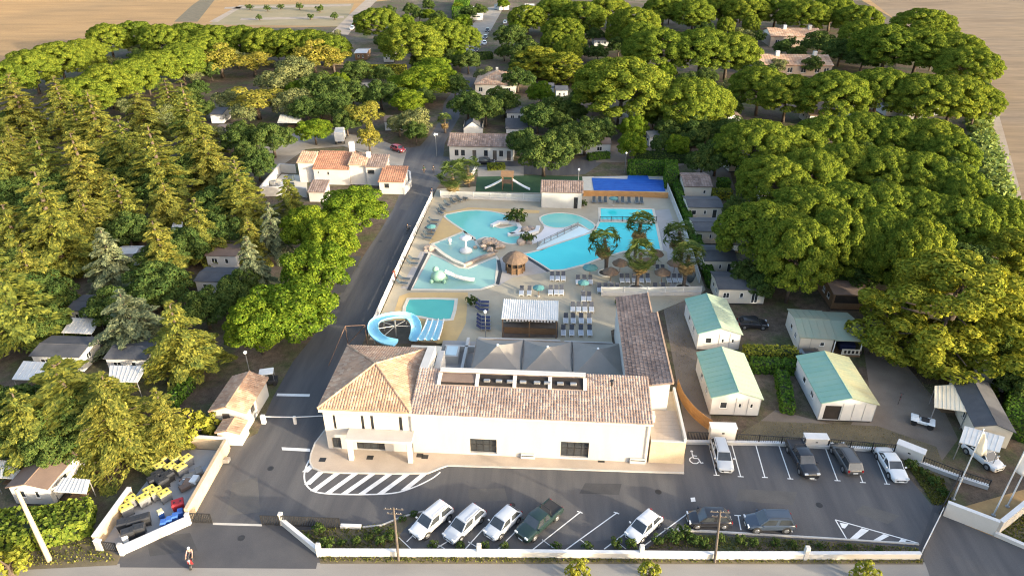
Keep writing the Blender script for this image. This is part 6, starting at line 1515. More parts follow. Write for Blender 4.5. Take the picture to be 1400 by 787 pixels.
for k in range(14): MB().bbox(-.5,.5,-.35,.35,0,.4,.05,Matrix.Translation((rr.uniform(-2.6,2.6),rr.uniform(-.5,.5),rr.uniform(0,.35))) @ Matrix.Rotation(rr.uniform(0,3),4,'Z') @ Matrix.Rotation(rr.uniform(-.3,.3),4,'X')).build('scrap_piece', rr.choice([M['metal_grey'],M['plastic_white'],M['canvas_grey'],M['roof_brown']]), o)
p = P(299,606); o = thing('black_bags', 'dark pile of rubbish bags beside the small shelter', 'rubbish', (p.x,p.y,0))
for k in range(7): MB().lathe([(.0,0),(.4,.08),(.5,.35),(.3,.65),(.06,.75)],8,Matrix.Translation((rr.uniform(-.9,.9),rr.uniform(-.6,.6),rr.uniform(0,.15)))).build('bag', M['plastic_black'] if k else lid_r, o, True)
# ---- barrier
a = P(361,578); o = thing('boom_barrier', 'white boom barrier across the camp road beside the tower', 'barrier', (a.x,a.y,0)); b_ = P(404,579); c_ = P(437,577)
MB().bbox(-.25,.25,-.2,.2,0,1.15,.05).build('motor_box', M['paint_white'], o); d = b_-a
MB().bbox(d.x-.16,d.x+.16,d.y-.14,d.y+.14,0,1.1,.04).build('catch_post', M['paint_white'], o)
MB().tube([(.1,0,.95),(d.x,d.y,.98)], .07).build('boom', M['paint_white'], o); MB().tube([(d.x,d.y,.98),((c_-a).x+.6,(c_-a).y,1.0)], .06).build('second_boom', M['paint_white'], o)
# ---- poles
def pole(label, base, top, h, m, name='utility_pole', arms=1, r=.13):
    p = P(*base); q = PY(*top, p.y) if h is None else P(*top, h); o = thing(name, label, 'pole', (p.x,p.y,0)); t = q-p
    MB().tube([(0,0,-.1),(t.x*.5,t.y*.5,t.z*.5),(t.x,t.y,t.z)], [r,r*.85,r*.65], 8).build('shaft', m, o)
    for k in range(arms):
        z = t.z-.25-.55*k; ar = MB().box(t.x-.85+.2*k,t.x+.85-.2*k,t.y-.04,t.y+.04,z,z+.07).build('crossarm', m, o)
        for xx in (-.85,-.3,.3,.85): MB().lathe([(.03,0),(.045,.04),(.03,.10),(0,.12)],6,Matrix.Translation((t.x+xx*(.85-.2*k),t.y,z+.07))).build('insulator', M['metal_grey'], ar)
    return o
pole('pale leaning wooden pole at the street verge', (68,766),(22,668), 7.6, M['wood_pale'], arms=0, r=.24)
pole('dark utility pole with two crossarms left along the front wall', (545,766),(538,693), 6.6, M['wood_dark'], arms=2)
pole('dark utility pole with crossarm before the black parked car', (977,768),(985,697), 6.2, M['wood_dark'], arms=2)
# stub brace of the leaning pole
def flagpole(label, base, h, flagm, fl, lab2):
    p = P(*base); o = thing('flagpole', label, 'flagpole', (p.x,p.y,0)); MB().cyl((0,0,0),(0,0,h),.08,.05,10).build('shaft', M['paint_white'], o); MB().lathe([(.0,h+.14),(.09,h+.07),(.0,h)],8).build('finial', M['paint_white'], o); MB().lathe([(.22,0),(.2,.1),(.1,.14)],10).build('base_plate', M['metal_grey'], o)
    if flagm:
        f = thing('hanging_flag', lab2, 'flag', (p.x,p.y,h)); n = 10; vs, fs = [], []
        for i in range(n+1):
            for j in range(7):
                u = j/6; v = i/n; sp_ = fl[0]*(.35+.65*v**.8); vs.append((.09+u*sp_, .16*math.sin(u*7+v*2)*(.3+v), -.15-v*fl[1]-.9*u*(1-.4*v)))
        for i in range(n):
            for j in range(6): fs.append((i*7+j,i*7+j+1,(i+1)*7+j+1,(i+1)*7+j))
        mb = MB(); mb.add(vs, fs); c = mb.build('cloth', flagm, f, True); sol = c.modifiers.new('thickness','SOLIDIFY'); sol.thickness = .015
flagpole('tall white flagpole in front of the carport', (1303,682), 9.0, M['awning_cream'], (1.35,2.7), 'cream flag hanging from the pole before the carport')
flagpole('tall white flagpole left of the pair by the entrance wall', (1358,704), 9.0, M['awning_white'], (1.5,3.2), 'white flag hanging from the left pole of the pair')
flagpole('tall white flagpole right of the pair by the entrance wall', (1377,692), 9.0, None, None, '')
def lamp(label, base, h=4.2, heads=1):
    p = P(*base); o = thing('lamp_post', label, 'lamp post', (p.x,p.y,0)); MB().cyl((0,0,0),(0,0,h),.07,.05,8).build('shaft', M['metal_grey'], o)
    for k in range(heads): a = k*2.1; x, y = (.35*math.cos(a), .35*math.sin(a)) if heads > 1 else (0,0); MB().lathe([(.05,h-.05),(.22,h+.12),(.24,h+.3),(.0,h+.48)],10,Matrix.Translation((x,y,0))).build('globe', M['plastic_white'], o)
lamp('white globe lamp post beside the dirt lane', (343,516), 3.6); lamp('lamp post with white globes before the small palm', (597,214), 5.0, 3); lamp('lamp post by the grey court fence', (790,262), 4.5); lamp('lamp post beside the covered pool hedge', (854,236), 4.2); lamp('slim lamp post inside the pool terrace', (664,462), 4.0)
# rusty gantry frame beside the tower
p = P(474,500); o = thing('net_frame', 'thin rusty frame standing beside the road behind the tower', 'frame', (p.x,p.y,0)); q1, q2, q3 = P(449,500)-p, P(476,473)-p, P(502,470)-p
rust = mat('rusty_tube', (.20,.12,.085), (.14,.085,.06), 2.0, .8)
for nm, pts in (('post', [q2, q2+Vector((0,0,3.2))]), ('post', [q3, q3+Vector((0,0,3.0))]), ('beam', [q2+Vector((0,0,3.2)), q3+Vector((0,0,3.0))]), ('stay', [q1, q2+Vector((0,0,3.2))]), ('stay', [q2+Vector((0,0,.3)), q3+Vector((0,0,2.9))])): MB().tube(pts, .05, 6).build(nm, rust, o)
# ---------------------------------------------------------------- vehicles
def paint(name, col, rough=.28): return mat(name, col, tuple(c*.93 for c in col), 1.0, rough, .0, spec=.5, coat=.6, world=False)
CP = {'white': paint('white_car_paint', (.62,.62,.615)), 'silver': paint('silver_car_paint', (.46,.48,.50)), 'pearl': paint('pale_silver_paint', (.43,.46,.50)), 'black': paint('black_car_paint', (.018,.018,.022)),
      'grey': paint('dark_grey_paint', (.075,.072,.07)), 'green': paint('dark_green_paint', (.010,.024,.020)), 'blue': paint('blue_grey_paint', (.045,.06,.085)), 'red': paint('red_car_paint', (.30,.03,.035))}
M['tyre'] = mat('tyre_rubber', (.018,.018,.018), (.028,.028,.028), 3, .85); M['rim'] = mat('alloy_rim', (.40,.40,.41), (.32,.32,.33), 3, .35, metal=.7)
M['lamp'] = mat('headlamp_glass', (.62,.64,.66), (.5,.52,.54), 3, .12, spec=.7); M['tail'] = mat('tail_lamp', (.30,.015,.015), (.24,.012,.012), 3, .2, spec=.6)
M['trim'] = mat('black_trim', (.025,.025,.027), (.035,.035,.037), 3, .6)
def car(kind, col, label, front, rear, group='parked cars', small=False):
    """front, rear: sighted ground points under the bumpers"""
    a, b = P(*front), P(*rear); c = (a+b)/2; rz = math.atan2(a.y-b.y, a.x-b.x); L = {'suv':4.5,'hatch':4.05,'estate':4.6,'sedan':4.6,'pickup':5.2,'city':3.8}[kind]
    W = {'suv':.92,'hatch':.88,'estate':.89,'sedan':.90,'pickup':.94,'city':.82}[kind]; H = {'suv':1.66,'hatch':1.50,'estate':1.50,'sedan':1.44,'pickup':1.78,'city':1.5}[kind]
    o = thing('pickup_truck' if kind == 'pickup' else 'parked_car', label, 'pickup truck' if kind == 'pickup' else 'car', (c.x,c.y,.012), rz, group); m = CP[col]
    hb = {'suv':1.02,'hatch':.93,'estate':.92,'sedan':.90,'pickup':1.08,'city':.92}[kind]; zb = .24 if kind not in ('suv','pickup') else .34
    # stations: fraction along the length from the front, top height, half width
    if kind == 'sedan': st = [(0,.62,.72),(.03,.72,.88),(.12,.80,.97),(.28,.90,1),(.5,hb,1),(.74,hb+.03,1),(.80,hb+.03,.99),(.94,.98,.96),(.985,.90,.90),(1,.66,.82)]
    elif kind == 'pickup': st = [(0,.75,.78),(.025,.92,.92),(.10,1.04,.98),(.24,1.10,1),(.5,hb+.02,1),(.66,hb,1),(.98,hb-.02,1),(1,hb-.1,.96)]
    else: st = [(0,.62,.72),(.03,.74,.88),(.12,.84,.97),(.26,hb-.04,1),(.5,hb,1),(.8,hb+.03,1),(.95,hb+.02,.96),(.99,hb-.12,.92),(1,.62,.84)]
    ring = [(.86,0,0),(.97,.12,0),(1.0,.30,0),(1.0,-.26,1),(.965,-.08,1),(.86,-.012,1),(.5,.015,1)]
    vs, fs = [], []; n = len(ring)*2
    for f, zt, w in st:
        x = L/2-f*L; half = [(q*w*W, (zb+dz) if t == 0 else max(zb+.34, zt+dz)) for q, dz, t in ring]
        vs += [(x, y, z) for y, z in half] + [(x, -y, z) for y, z in half[::-1]]
    for i in range(len(st)-1):
        for j in range(n): fs.append((i*n+j, (i+1)*n+j, (i+1)*n+(j+1)%n, i*n+(j+1)%n))
    fs += [tuple(range(n)), tuple(range((len(st)-1)*n+n-1, (len(st)-1)*n-1, -1))]
    body = MB(); body.add(vs, fs); bo = body.build('body', m, o, True)
    try: bo.data.set_sharp_from_angle(angle=math.radians(42))
    except Exception: pass
    # cabin: windscreen foot, roof front, roof rear, rear foot (fractions of length)
    g = {'suv':(.235,.40,.90,.985),'hatch':(.22,.40,.84,.97),'estate':(.235,.40,.90,.985),'sedan':(.26,.43,.70,.86),'pickup':(.235,.36,.60,.655),'city':(.18,.36,.86,.97)}[kind]
    X = [L/2-q*L for q in g]; wb, wr = W*.93, W*.74; z0, z1 = hb-.03, H
    base = [(X[0],wb*.93,z0-.03),(X[3],wb*.95,z0),(X[3],-wb*.95,z0),(X[0],-wb*.93,z0-.03)]; top = [(X[1],wr,z1-.06),(X[2],wr*.97,z1-.08),(X[2],-wr*.97,z1-.08),(X[1],-wr,z1-.06)]
    cab = MB(); cab.add(base+top, [(0,1,5,4),(1,2,6,5),(2,3,7,6),(3,0,4,7)]); cab.build('cabin', m, o)
    # crowned roof
    rf = MB(); nx, ny = 6, 6; vv = []
    for i in range(nx+1):
        t = i/nx
        for j in range(ny+1):
            s = j/ny; p = Vector(top[0]).lerp(Vector(top[1]), t).lerp(Vector(top[3]).lerp(Vector(top[2]), t), s); p.z += .075*(1-(2*s-1)**4)*(1-.6*(2*t-1)**4); vv.append(p)
    rf.add(vv, [(i*(ny+1)+j, (i+1)*(ny+1)+j, (i+1)*(ny+1)+j+1, i*(ny+1)+j+1) for i in range(nx) for j in range(ny)]); rf.build('roof', m, o, True)
    def pane(name, q, inset, shift):
        q = [Vector(p) for p in q]; ce = sum(q, Vector())/4; nn = (q[1]-q[0]).cross(q[3]-q[0]).normalized()
        if nn.dot(ce-Vector((sum(X)/4,0,(z0+z1)/2))) < 0: nn = -nn
        r = []
        for p in q: d = p-ce; r.append(ce + d*inset + nn*.012)
        mb = MB(); mb.add(r+[p-nn*.02 for p in r], [(0,1,2,3),(7,6,5,4),(0,4,5,1),(1,5,6,2),(2,6,7,3),(3,7,4,0)]); return mb.build(name, M['glass'], o)
    pane('windscreen', [base[3],base[0],top[0],top[3]], .90, 0); pane('rear_window', [base[1],base[2],top[2],top[1]], .84, 0)
    for sgn, i0, i1 in ((1,0,1),(-1,3,2)):
        A, B, C, D = Vector(base[i0]), Vector(base[i1]), Vector(top[i1]), Vector(top[i0])
        k = (.02,.46,.50,.97) if kind != 'pickup' else (.04,.55,.60,.95)
        for u0, u1 in ((k[0],k[1]),(k[2],k[3])): pane('side_window', [A.lerp(B,u0),A.lerp(B,u1),D.lerp(C,u1),D.lerp(C,u0)], .86, 0)
        MB().cbox(X[0]-.25, sgn*(W+.09), hb+.06, .12,.18,.13).build('mirror', m, o)
        for f in (.19,.81):
            wx = L/2-f*L; R = .33 if kind not in ('suv','pickup') else .37
            t = MB().cyl((wx, sgn*(W-.20), R),(wx, sgn*(W+.015), R), R, n=16).build('wheel', M['tyre'], o)
            rm = MB(); rm.cyl((wx, sgn*(W+.010), R),(wx, sgn*(W+.025), R), R*.66, R*.6, 12); rm.build('rim', M['rim'], t)
            ar = MB(); ar.cyl((wx, sgn*(W-.12), R+.03),(wx, sgn*(W+.004), R+.03), R+.07, n=16); ar.build('wheel_arch', M['trim'], o)
        MB().cbox(L/2-.06-.02, sgn*W*.66, .70 if kind != 'pickup' else .86, .14,.34,.15).build('headlight', M['lamp'], o)
        MB().cbox(-L/2+.03, sgn*W*.78, hb-.18, .08,.18,.24).build('tail_light', M['tail'], o)
    MB().cbox(L/2+.025,0,.40,.02,.5,.12).build('number_plate', M['plastic_white'], o); MB().cbox(-L/2-.03,0,.62,.02,.5,.12).build('number_plate', M['plastic_white'], o)
    MB().cbox(L/2-.02,0,.46 if kind != 'pickup' else .62,.08,W*1.1,.16).build('grille', M['trim'], o); MB().cbox(-L/2+.01,0,.44,.06,W*1.2,.14).build('rear_bumper', M['trim'], o)
    if kind == 'pickup':
        bx0, bx1 = -L/2+.12, X[3]-.12; MB().box(bx0,bx1,-W*.82,W*.82,hb-.01,hb+.025).build('load_bed', M['trim'], o)
        for y in (-W*.88,W*.88): MB().box(bx0,bx1,y-.05,y+.05,hb-.02,hb+.09).build('bed_rail', m, o)
        MB().tube([(X[3]-.15,-W*.7,hb),(X[3]-.2,-W*.6,H-.1),(X[3]-.2,W*.6,H-.1),(X[3]-.15,W*.7,hb)], .04).build('roll_bar', M['trim'], o)
    elif kind in ('suv','estate'):
        for y in (-wr*.88,wr*.88): MB().tube([(X[1]-.15,y,z1-.0),(X[1]-.4,y,z1+.06),(X[2]+.4,y,z1+.05),(X[2]+.15,y,z1-.02)], .022).build('roof_rail', M['trim'], o)
    return o
car('suv','white','white SUV leftmost in the slanting bays', (568,736),(612,699))
car('estate','pearl','pale silver estate car, second in the slanting bays', (616,739),(654,704))
car('hatch','pearl','silver hatchback third in the slanting bays, beside the green pickup', (668,738),(706,702))
car('pickup','green','dark green pickup truck in the slanting bays', (710,742),(762,696))
car('hatch','white','white hatchback alone among empty slanting bays', (860,742),(898,708))
car('hatch','black','black car parked lengthwise behind the utility pole', (942,714),(994,714))
car('suv','blue','blue-grey SUV parked lengthwise by the eastern bed', (1017,719),(1083,719))
car('estate','silver','silver estate car beside the reserved bay', (992,648),(980,607))
car('pickup','black','black pickup with pale cab in the eastern bays', (1106,652),(1085,614))
car('suv','grey','dark grey SUV in the eastern bays', (1144,614),(1166,650))
car('sedan','white','white saloon rightmost in the eastern bays', (1230,661),(1204,620))
car('hatch','white','white car half hidden under the white carport', (1362,644),(1322,613))
car('hatch','black','dark car behind the farther teal cabin', (1044,447),(1012,446))
car('hatch','black','dark car between the dull green cabin and the one nearest the gravel drive', (1128,492),(1092,492))
car('hatch','black','dark car before the long white house', (676,224),(652,224))
for i, (f, r, c) in enumerate((((479,43),(484,38),'white'),((484,37),(489,33),'red'),((488,32),(492,28.5),'white'))): car('hatch', c, f'{ORD[i]} car from the near end on the far dirt road', f, r, 'cars on the far road')
for i, (f, r, c) in enumerate((((687,52),(688,45),'white'),((689,43),(690,37),'black'),((690,35),(691,30),'white'),((662,64),(663,58),'white'),((663,56),(664,50),'blue'),((666,46),(667,41),'black'),((650,74),(652,68),'black'))): car('hatch', c, f'{ORD[i%3] if i < 6 else "single dark"} car from the near end on the {"right" if i < 3 else "left"} side of the far lane', f, r, 'cars on the far lane')
car('hatch','red','small red car at the sandy pitch north of the villa', (549,208),(540,205))
# white lorry body north of the villa
p = P(466,194); o = thing('box_truck', 'pale box truck parked north of the villa', 'truck', (p.x,p.y,0), math.pi/2+.2)
MB().bbox(-2.6,1.6,-1.1,1.1,.9,3.2,.06).build('cargo_box', M['siding'], o); MB().bbox(1.7,3.1,-1.05,1.05,.6,2.5,.2).build('cab', CP['white'], o); MB().box(3.02,3.13,-.85,.85,1.5,2.2).build('windscreen', M['glass'], o); MB().box(-2.6,3.0,-.5,.5,.5,.88).build('chassis', M['trim'], o)
for x in (-1.7,2.3):
    for y in (-1.0,1.0): MB().cyl((x,y-.12,.45),(x,y+.12,.45),.45,n=12).build('wheel', M['tyre'], o)
# golf cart at the roadside
p = P(368,524); o = thing('golf_cart', 'white-roofed golf cart parked under the leafy trees', 'golf cart', (p.x,p.y,0), .3)
MB().bbox(-1.1,1.1,-.6,.6,.3,.75,.08).build('body', M['trim'], o); MB().bbox(-.9,.8,-.65,.65,1.8,1.9,.05).build('roof', M['plastic_white'], o); MB().bbox(-.7,.0,-.55,.55,.75,1.0,.06).build('seat', M['canvas_grey'], o)
for x in (-.85,.75):
    for y in (-.58,.58): MB().cyl((x,y,.75),(x,y,1.8),.03,n=6).build('roof_post', M['metal_grey'], o); MB().cyl((x,y-.09,.25),(x,y+.09,.25),.25,n=12).build('wheel', M['tyre'], o)
# white buggy beside the gravel drive
p = P(1260,580); o = thing('buggy', 'white open buggy on the gravel before the cream awning', 'buggy', (p.x,p.y,0), 2.7)
MB().bbox(-1.0,.9,-.45,.45,.35,.7,.12).build('body', M['plastic_white'], o); MB().bbox(.4,1.2,-.3,.3,.4,.85,.1).build('nose', M['plastic_white'], o); MB().bbox(-.6,.2,-.35,.35,.7,.9,.06).build('seat', M['trim'], o); MB().tube([(.5,-.4,1.1),(.45,0,1.15),(.5,.4,1.1)], .03).build('handlebar', M['trim'], o)
for x in (-.8,.85):
    for y in (-.55,.55): MB().cyl((x,y-.14,.32),(x,y+.14,.32),.32,n=12).build('wheel', M['tyre'], o)
for x in (-.8,.85): MB().bbox(x-.4,x+.4,-.7,.7,.66,.74,.05).build('mudguard', M['plastic_white'], o)
def bike(label, at, rz, m):
    p = P(*at); o = thing('bicycle', label, 'bicycle', (p.x,p.y,0), rz)
    for x in (-.52,.52):
        mb = MB(); mb.tube([(x+.33*math.cos(t),0,.34+.33*math.sin(t)) for t in np.linspace(0,6.283,15)], .025, 5); mb.build('wheel', M['tyre'], o)
    MB().tube([(-.52,0,.34),(-.1,0,.32),(.42,0,.82),(-.2,0,.80),(-.1,0,.32)], .025, 5).tube([(.52,0,.34),(.40,0,.95)], .022, 5).build('frame', m, o)
    MB().tube([(.38,-.25,.98),(.42,0,1.0),(.38,.25,.98)], .02, 5).build('handlebar', M['trim'], o); MB().bbox(-.34,-.1,-.08,.08,.86,.93,.02).build('saddle', M['trim'], o); return o
bike('red bicycle lying idle on the shaded gravel', (1229,549), 1.0, CP['red']); bike('dark bicycle ridden along the camp road', (558,318), 1.35, CP['black'])
# scooter
p = P(263,768); o = thing('motor_scooter', 'dark motor scooter ridden across the western entrance', 'scooter', (p.x,p.y,.01), -1.25)
MB().bbox(-.85,-.1,-.17,.17,.42,.78,.08).build('body', CP['black'], o); MB().bbox(-.15,.45,-.15,.15,.28,.36,.03).build('footboard', M['trim'], o); MB().add([(.42,-.2,.3),(.42,.2,.3),(.58,.16,1.0),(.58,-.16,1.0),(.52,-.2,.3),(.52,.2,.3),(.66,.16,1.0),(.66,-.16,1.0)], [(0,1,2,3),(7,6,5,4),(0,4,5,1),(1,5,6,2),(2,6,7,3),(3,7,4,0)]).build('leg_shield', CP['red'], o)
MB().tube([(.75,0,.28),(.55,0,1.05)], .04).build('fork', M['metal_grey'], o); MB().tube([(.5,-.32,1.08),(.55,0,1.1),(.5,.32,1.08)], .025).build('handlebar', M['trim'], o); MB().bbox(-.8,-.05,-.15,.15,.78,.86,.04).build('seat', M['trim'], o); MB().cbox(.66,0,.95,.08,.18,.14).build('headlight', M['lamp'], o)
for x in (-.62,.76): t = MB().cyl((x,-.06,.27),(x,.06,.27),.27,n=14).build('wheel', M['tyre'], o); MB().cyl((x,-.065,.27),(x,.065,.27),.14,n=10).build('rim', M['rim'], t)
SCOOT = (p.x, p.y, -1.25)
# ---------------------------------------------------------------- people: one skinned surface each
SKIN = mat('skin', (.50,.30,.20), (.46,.27,.18), 3, .6, world=False); HAIR = mat('dark_hair', (.03,.02,.015), None, 5, .7, world=False)
def person(label, loc, rz, joints, shirt, pants, name='person', shoes=None, helmet=None):
    """joints: dict name -> (x, y, z) in metres, x forward; one continuous skinned mesh"""
    E = [('pelvis','chest'),('chest','neck'),('neck','head'),('head','crown'),('chest','sl'),('sl','el'),('el','wl'),('wl','hl'),('chest','sr'),('sr','er'),('er','wr'),('wr','hr'),('pelvis','tl'),('tl','kl'),('kl','al'),('al','fl'),('pelvis','tr'),('tr','kr'),('kr','ar'),('ar','fr')]
    Rd = {'pelvis':(.15,.12),'chest':(.17,.12),'neck':(.055,.055),'head':(.095,.105),'crown':(.075,.085),'sl':(.065,.065),'sr':(.065,.065),'el':(.045,.045),'er':(.045,.045),'wl':(.032,.032),'wr':(.032,.032),'hl':(.038,.022),'hr':(.038,.022),'tl':(.095,.095),'tr':(.095,.095),'kl':(.062,.062),'kr':(.062,.062),'al':(.043,.043),'ar':(.043,.043),'fl':(.045,.035),'fr':(.045,.035)}
    ks = list(joints); me = bpy.data.meshes.new('body'); me.from_pydata([joints[k] for k in ks], [(ks.index(a), ks.index(b)) for a, b in E], []); ob = bpy.data.objects.new('body', me); COL.objects.link(ob)
    sk = ob.modifiers.new('skin','SKIN'); sk.use_smooth_shade = True
    for i, k in enumerate(ks): me.skin_vertices[0].data[i].radius = Rd[k]
    me.skin_vertices[0].data[ks.index('pelvis')].use_root = True
    ob.modifiers.new('sub','SUBSURF').levels = 1
    dg = bpy.context.evaluated_depsgraph_get(); m2 = bpy.data.meshes.new_from_object(ob.evaluated_get(dg)); bpy.data.objects.remove(ob)
    m2.materials.clear()
    for mm in (shirt, pants, SKIN, M['trim']): m2.materials.append(mm)
    J = {k: Vector(v) for k, v in joints.items()}; mi = []
    reg = {'pelvis':1,'chest':0,'neck':2,'head':2,'crown':2,'sl':0,'sr':0,'el':0,'er':0,'wl':2,'wr':2,'hl':2,'hr':2,'tl':1,'tr':1,'kl':1,'kr':1,'al':1,'ar':1,'fl':3,'fr':3}
    for f in m2.polygons: c = f.center; mi.append(reg[min(J, key=lambda k: (J[k]-c).length)])
    m2.polygons.foreach_set('material_index', mi); m2.polygons.foreach_set('use_smooth', [True]*len(mi))
    o = thing(name, label, 'person', loc, rz); b = bpy.data.objects.new('body', m2); COL.objects.link(b); b.parent = o
    h = J['head']; T = Matrix.Translation(h+Vector((-.015,0,.03)))
    MB().lathe([(.118,-.01),(.125,.06),(.105,.12),(.06,.165),(0,.18)],12,T).build('helmet' if helmet else 'hair', helmet or HAIR, o, True)
    for y in (-.036,.036): MB().lathe([(0,-.014),(.014,0),(0,.014)],6,Matrix.Translation(h+Vector((.093,y,.012)))).build('eye', M['trim'], o)
    MB().lathe([(.02,-.02),(.014,.01),(0,.03)],6,Matrix.Translation(h+Vector((.108,0,-.02)))).build('nose', SKIN, o)
    for sd in ('l','r'):      # fingers and thumb beyond the hand
        hd, wd = J['h'+sd], J['w'+sd]; d = (hd-wd).normalized(); s = d.cross(Vector((1,0,.3))).normalized(); mb = MB()
        for k, ln in enumerate((.062,.074,.070,.055)):
            r = hd + s*(k-1.5)*.019; mb.tube([r, r+d*ln*.6, r+d*ln+Vector((.012,0,-.01))], [.010,.009,.007], 5)
        mb.tube([wd+d*.03+s*-.03, wd+d*.06+s*-.055, wd+d*.09+s*-.058], [.011,.010,.008], 5); mb.build('fingers', SKIN, o)
    return o
def standing(stride=.18, arm=.12):
    return {'pelvis':(0,0,.95),'chest':(.01,0,1.32),'neck':(.01,0,1.50),'head':(.025,0,1.62),'crown':(.02,0,1.70),'sl':(0,.19,1.42),'el':(-arm,.25,1.14),'wl':(-arm*.4,.26,.90),'hl':(-arm*.2,.26,.82),'sr':(0,-.19,1.42),'er':(arm*.6,-.25,1.14),'wr':(arm*1.6,-.25,.92),'hr':(arm*1.9,-.25,.85),
        'tl':(stride*.3,.10,.86),'kl':(stride*.9,.10,.50),'al':(stride,.10,.09),'fl':(stride+.17,.11,.04),'tr':(-stride*.2,-.10,.86),'kr':(-stride*.3,-.10,.50),'ar':(-stride,-.10,.10),'fr':(-stride+.17,-.11,.05)}
seated = {'pelvis':(-.35,0,.95),'chest':(-.22,0,1.30),'neck':(-.18,0,1.47),'head':(-.15,0,1.59),'crown':(-.155,0,1.67),'sl':(-.2,.19,1.40),'el':(.10,.27,1.20),'wl':(.38,.27,1.12),'hl':(.46,.27,1.11),'sr':(-.2,-.19,1.40),'er':(.10,-.27,1.20),'wr':(.38,-.27,1.12),'hr':(.46,-.27,1.11),
    'tl':(-.22,.12,.92),'kl':(.20,.17,.80),'al':(.22,.14,.44),'fl':(.37,.14,.40),'tr':(-.22,-.12,.92),'kr':(.20,-.17,.80),'ar':(.22,-.14,.44),'fr':(.37,-.14,.40)}
cl = lambda n, c: mat(n, c, tuple(x*.85 for x in c), 4, .9, world=False)
person('person in dark shorts and pinkish top riding the motor scooter', (SCOOT[0],SCOOT[1],.01), SCOOT[2], seated, cl('pink_top', (.48,.26,.22)), cl('dark_shorts', (.05,.05,.06)), helmet=M['plastic_white'])
riding = {k: (v[0]+.13, v[1]*.85, v[2]+.02) for k, v in seated.items()}
p = P(558,318); person('person in dark clothes riding the bicycle on the camp road', (p.x,p.y,0), 1.35, riding, cl('black_top', (.04,.04,.05)), cl('black_trousers', (.03,.03,.035)))
p = P(540,381); person('person in an orange-red top walking beside the pool fence', (p.x,p.y,.01), 1.5, standing(), cl('red_top', (.50,.09,.05)), cl('red_shorts', (.35,.08,.05)))
p = P(591,268); person('person in dark top walking near the fence corner', (p.x,p.y,.01), -1.7, standing(.14), cl('navy_top', (.04,.05,.09)), cl('grey_trousers', (.10,.10,.11)))
p = P(580,237); person('person standing at the road junction, nearer the villa', (p.x,p.y,.01), -1.4, standing(.06), cl('green_top', (.05,.10,.05)), cl('brown_trousers', (.10,.07,.05)))
p = P(593,237); person('person standing at the road junction, nearer the palms', (p.x,p.y,.01), 2.0, standing(.06), cl('dark_top', (.05,.05,.05)), cl('dark_trousers', (.05,.05,.06)))
# ---------------------------------------------------------------- understorey filling the pitches, kept off roads and homes
def in_poly(x, y, q):
    c = False; n = len(q)
    for i in range(n):
        (x0, y0), (x1, y1) = q[i], q[i-1]
        if (y0 > y) != (y1 > y) and x < (x1-x0)*(y-y0)/(y1-y0)+x0: c = not c
    return c
KEEP = [poly(road_pts), poly([(633,70),(640,40),(668,10),(690,8),(672,40),(652,70)]), poly([(350,215),(362,196),(420,176),(512,188),(556,206),(548,236),(505,212),(470,200),(418,204),(380,230),(352,236)]), poly([(815,222),(822,190),(836,172),(856,172),(850,196),(858,222)]),
        poly([(400,275),(400,200),(565,205),(565,270)]), poly([(640,262),(640,216),(935,230),(935,262)]), [(-26,50),(45,50),(45,140),(-26,140)], poly([(605,222),(612,178),(706,178),(706,222)])]
HOMES = [(o.location.x, o.location.y, max(2.2, 2.6)) for o in COL.objects if o.parent is None and o.get('category') in ('mobile home','home','house','cabin','caravan','awning','van','tent','car')]
def fill(zone, place, n, kinds, rpx, seed, word, hc=None):
    rr = random.Random(seed); q = zone; xs = [p[0] for p in q]; ys = [p[1] for p in q]; got = []; tries = 0
    while len(got) < n and tries < 4000:
        tries += 1; x, y = rr.uniform(min(xs), max(xs)), rr.uniform(min(ys), max(ys))
        if not in_poly(x, y, q): continue
        k = rr.choice(kinds); r = rr.uniform(*rpx)*(.55+.45*(y/250)); w = P(x, y, 2.5)
        R = r/ppm(w)
        if R > 4.6: r *= 4.6/R; R = 4.6
        if any(in_poly(w.x, w.y, z) for z in KEEP): continue
        if any((w.x-h[0])**2+(w.y-h[1]-0)**2 < (h[2]+R*.8)**2 for h in HOMES): continue
        if any(abs(h[0]-w.x) < 3.5 and 0 < h[1]-w.y < 7 for h in HOMES): continue
        if any((x-g[0])**2+((y-g[1])*1.7)**2 < (r*.8+g[2]*.8)**2*.55 for g in got): continue
        got.append((x, y, r, k))
    got.sort()
    for i, (x, y, r, k) in enumerate(got): tree_at(k, x, y, r, f'{ORD[i]} {word} from the left {place}', hc, 'understorey ' + place)
fill([(380,96),(560,92),(596,150),(572,190),(420,172),(380,150)], 'in the thicket north of the villa', 20, ['oak','oak','olive','broad'], (17,26), 1, 'low tree')
fill([(120,92),(290,90),(345,130),(335,215),(250,175),(150,140)], 'between diagonal pines and cedar grove', 20, ['oak','olive','oak'], (18,28), 2, 'low tree')
fill([(655,52),(860,56),(1010,100),(1000,190),(720,182),(655,112)], 'in the central northern pitches', 25, ['oak','oak','broad','olive'], (16,26), 3, 'low tree')
fill([(1000,44),(1180,60),(1350,90),(1350,150),(1010,112)], 'in the north-eastern pitches', 22, ['oak','oak','olive'], (15,24), 4, 'low tree')
fill([(1000,180),(1330,205),(1378,370),(1080,392),(995,310)], 'on the floor of the eastern wood', 25, ['oak'], (26,36), 5, 'shaded low tree')
fill([(-10,150),(300,220),(325,280),(315,330),(225,390),(120,400),(-10,420)], 'on the floor of the western grove', 25, ['oak','oak','cedar'], (26,36), 6, 'shaded low tree')
fill([(505,2),(720,2),(880,20),(880,44),(700,40),(520,66)], 'among the far caravan rows', 22, ['oak','oak','broad'], (16,24), 7, 'low tree')
